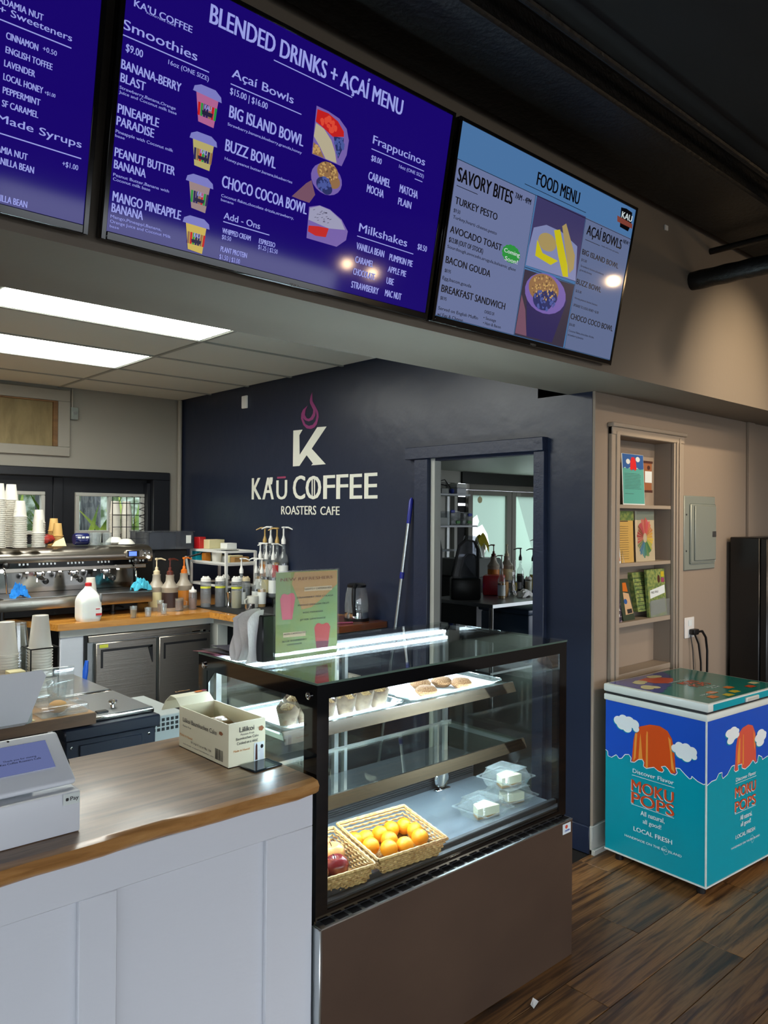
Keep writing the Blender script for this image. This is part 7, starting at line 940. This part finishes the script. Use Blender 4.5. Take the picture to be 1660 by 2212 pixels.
to = thing('toaster', 'red toaster oven between the blender and the syrup bottle', 'toaster', (5.93, 4.90, ZT+.001), .6); obj('body', MB().box(-.11, .11, -.10, .10, 0, .19, .015, 2), 'red', to, True); obj('front', MB().box(-.085, .085, -.104, -.099, .09, .165), 'black', to, True); obj('lower_grille', MB().box(-.09, .09, -.103, -.099, .01, .07), 'blackgloss', to, True)
syrup(5.675, 4.60, ZT+.001, 'ambers', 'wpump', 'lone syrup bottle with white pump on the steel table', .98, 2.4)
bk_ = one('block_riser', 'black low riser under the two sauce bottles in the kitchen', 'riser', MB().box(-.16, .16, -.09, .09, 0, .10, .004), 'black', (6.22, 5.0, ZT+.001))
sauce(6.03, 4.99, ZT+.102, 'caram', 'bpump', 'kitchen sauce bottle with red brown pump and caramel label', 1.05, 2.8, 'kitchen sauce bottles'); sauce(6.20, 4.96, ZT+.102, 'vanl', 'cpump', 'kitchen sauce bottle with cream pump', 1.05, .6, 'kitchen sauce bottles')
one('paper_bag', 'brown kraft paper bag on the steel table', 'bag', MB().box(-.065, .065, -.04, .04, 0, .14, .006), 'kraft', (5.85, 4.72, ZT+.001), .5)
mb = MB(); rr = random.Random(31); mb.grid(lambda u, v: Vector(((.075-.05*v)*math.cos(2*PI*u)+rr.uniform(-.008, .008), (.05-.03*v)*math.sin(2*PI*u)+rr.uniform(-.008, .008), v*.22)), 12, 8, False); one('plastic_bag', 'clear crumpled plastic bag behind the white cloth', 'bag', mb, 'plastic', (6.05, 4.78, ZT+.001))
rag(6.0, 4.58, ZT+.001, .20, .12, .07, 'paper', 'white cloth crumpled on the steel table', 33)
squeeze(6.28, 4.75, ZT+.001, .17, .034, 'cream', 'wpump', 'white squeeze bottle on the steel table', None, .7)
one('steel_canister', 'brushed steel canister at the right on the kitchen table', 'canister', MB().lathe([(0, 0), (.05, 0), (.05, .13), (.047, .132), (0, .132)], (0, 0, 0), 22), 'alu', (6.22, 4.50, ZT+.001))
syrup(6.42, 4.80, ZT+.03, 'lime', 'black', 'yellow syrup bottle with black pump in the kitchen', 1.0, 2.2, 'lab2'); syrup(6.42, 4.96, ZT+.03, 'syr', 'black', 'dark syrup bottle with black pump in the kitchen', 1.0, 2.2, 'dgrey'); syrup(6.22, 4.88, ZT+.0, 'syr', 'wpump', 'dark bottle with white pump behind the clear bag', .8, 1.0, 'lab2'); syrup(6.62, 4.9, ZT+.12, 'lime', 'wpump', 'yellow bottle with white pump at the right edge of the doorway', 1.0, 2.2, 'lab2')
one('bottle_riser', 'black riser at the back of the kitchen table', 'riser', MB().box(6.35, 6.8, 4.72, 5.05, ZT+.001, ZT+.029).box(6.5, 6.8, 4.82, 5.05, ZT+.029, ZT+.119), 'black')
one('monitor_back', 'tall black screen edge at the right of the doorway', 'monitor', MB().box(6.95, 7.25, 5.05, 5.09, 1.25, 1.62, .01).box(7.05, 7.15, 5.04, 5.08, ZT+.001, 1.25), 'black')
sp_ = thing('prep_station', 'grey cabinet with sloping hood in the back kitchen', 'cabinet', (6.6, 5.7, 0)); m = MB(); m.poly([(6.25, 5.42, 1.02), (6.25, 5.60, 1.20), (6.25, 6.0, 1.20), (6.25, 6.0, 1.0)], (.62, 0, 0)); obj('hood', m, 'grey', sp_); obj('cabinet', MB().box(6.25, 6.9, 5.40, 6.0, 0, 1.02, .004), 'dgrey', sp_)
tp = thing('towel_post', 'white roll standing on the grey hood with a yellow cloth over it', 'roll', (6.80, 5.8, 1.20)); obj('roll', MB().lathe([(0, 0), (.038, 0), (.038, .17), (0, .17)], (6.79, 5.8, 1.2005), 18), 'paper', tp)
mb = MB(); mb.grid(lambda u, v: Vector(((u-.5)*.21, .02*math.sin(u*7), .06-.28*abs(u-.42)**1.2*(1.0)-v*.14*(1 if u < .5 else .7)-.02*math.sin(u*11))), 14, 6); mb.grid(lambda u, v: Vector(((u-.5)*.21, .05+.02*math.sin(u*7), .06-.28*abs(u-.42)**1.2-v*.10)), 14, 5); one('cleaning_cloth', 'yellow green cloth draped over the white roll in the kitchen', 'cloth', mb, 'yelcl', (6.76, 5.735, 1.40))
bb = one('black_bin', 'tall black rounded bin just inside the doorway at left', 'bin', MB().lathe([(0, 0), (.16, 0), (.18, 1.40), (.16, 1.50), (.10, 1.56), (0, 1.57)], (0, 0, 0), 28), 'blackmatte', (4.245, 4.25, 0)); bb.location.z = .001
ws = thing('wall_shelves', 'white wall shelves with bins in the back kitchen', 'shelf', (6.6, 6.2, 1.5))
for z, x1_ in ((1.92, 6.92), (1.555, 7.05), (1.28, 6.7)): obj('board', MB().box(6.0, x1_, 6.08, 6.415, z-.02, z, .002), 'white', ws)
obj('upright', MB().box(6.86, 6.90, 6.395, 6.418, 1.1, 2.12), 'alu', ws); obj('upright', MB().box(6.3, 6.33, 6.395, 6.418, 1.1, 2.12), 'alu', ws)
for i, (x, z, w_, h_, mk, lb) in enumerate(((6.80, 1.921, .16, .07, 'white', 'white plastic bin on the top kitchen shelf'), (6.80, 1.992, .17, .05, 'paper', 'white lidded tub stacked on the top kitchen shelf'), (6.52, 1.921, .12, .06, 'mong', 'grey tray with items on the top kitchen shelf'), (6.50, 1.556, .13, .09, 'mong', 'grey tub on the middle kitchen shelf'), (6.70, 1.556, .16, .07, 'frost', 'clear bin with green items on the middle kitchen shelf'), (6.70, 1.628, .16, .09, 'frost', 'clear bin with blue stripe stacked on the middle shelf'), (6.88, 1.556, .12, .07, 'frost', 'small clear bin with green bits at the shelf end'), (6.90, 1.628, .13, .08, 'frost', 'small clear tub stacked at the shelf end'), (6.36, 1.556, .10, .15, 'paper', 'white jug at the left of the middle kitchen shelf'))): one('storage_bin', lb, 'bin', MB().box(-w_/2, w_/2, -.09, .09, 0, h_, .008, 2), mk, (x, 6.2, z), 0)
for i, (x, z, mk, lb) in enumerate(((6.63, 1.70, 'cobalt', 'blue label on'), (6.93, 1.66, 'cobalt', ''), (6.92, 1.575, 'tree', ''), (6.72, 1.575, 'tree', ''))): one('bin_content', ['blue lidded pot in the stacked clear bin', 'blue jar in the tub at the shelf end', 'bunch of green leaves at the shelf end', 'green leaves in the clear middle shelf bin'][i], 'food', MB().box(-.035, .035, -.008, .008, 0, .035, .006), mk, (x, 6.095, z))
one('blue_ball', 'blue round lid on the top kitchen shelf', 'lid', MB().sphere((0, 0, .03), .03, 14), 'cobalt', (6.66, 6.14, 1.921)); one('black_cable', 'loop of black cable on the top kitchen shelf', 'cable', MB().tube([(6.35, 6.15, 1.93), (6.45, 6.15, 2.06), (6.55, 6.15, 2.08), (6.64, 6.15, 2.0), (6.66, 6.15, 1.95)], .006, 6).tube([(6.4, 6.17, 1.93), (6.5, 6.17, 2.03), (6.62, 6.17, 2.01)], .006, 6), 'black')
mb = MB(); rr = random.Random(41); mb.grid(lambda u, v: Vector(((.17-.08*v)*math.cos(2*PI*u)+rr.uniform(-.012, .012), (.10-.05*v)*math.sin(2*PI*u), v*.24+rr.uniform(-.01, .01))), 14, 7, False); one('plastic_bag', 'large translucent plastic bag behind the blenders', 'bag', mb, 'smoke', (6.55, 5.75, 1.205))
one('hanging_ornament', 'small round pale disc hanging in front of the glass door', 'ornament', MB().lathe([(0, 0), (.04, 0), (.04, .006), (0, .006)], (0, 0, 0), 20, Matrix.Rotation(PI/2, 4, 'X')).tube([(0, -.003, .04), (0, -.003, .09)], .002, 5), 'vanl', (7.34, 6.30, 1.865))
bn2 = thing('storage_bin', 'slate blue wheeled bin with lid under the steel table', 'bin', (6.2, 4.7, .301)); obj('body', MB().box(5.85, 6.3, 4.42, 5.0, .301, .75, .02, 2), 'greyb', bn2); obj('lid', MB().box(5.83, 6.32, 4.405, 5.02, .75, .80, .015, 2), 'greyb', bn2)
for i, x in enumerate((5.42, 5.62)): one('steel_pot', ['tall steel pot under the table at left', 'tall steel pot under the table beside the blue bin'][i], 'pot', MB().lathe([(0, 0), (.07, 0), (.07, .30), (.066, .30), (.066, .01), (0, .01)], (0, 0, 0), 22), 'alu', (x, 4.75, .301))
one('black_crate', 'black wire crate under the kitchen table at left', 'crate', MB().box(5.05, 5.2, 5.15, 5.5, 0, .75, .01), 'blackmatte'); one('sloped_cover', 'grey sloping steel panel at the lower right of the doorway', 'panel', MB().poly([(4.6, 3.2, 0), (4.6, 3.2, .78), (4.6, 2.75, .96), (4.6, 2.6, .96), (4.6, 2.6, 0)], (.8, 0, 0)), 'dgrey')
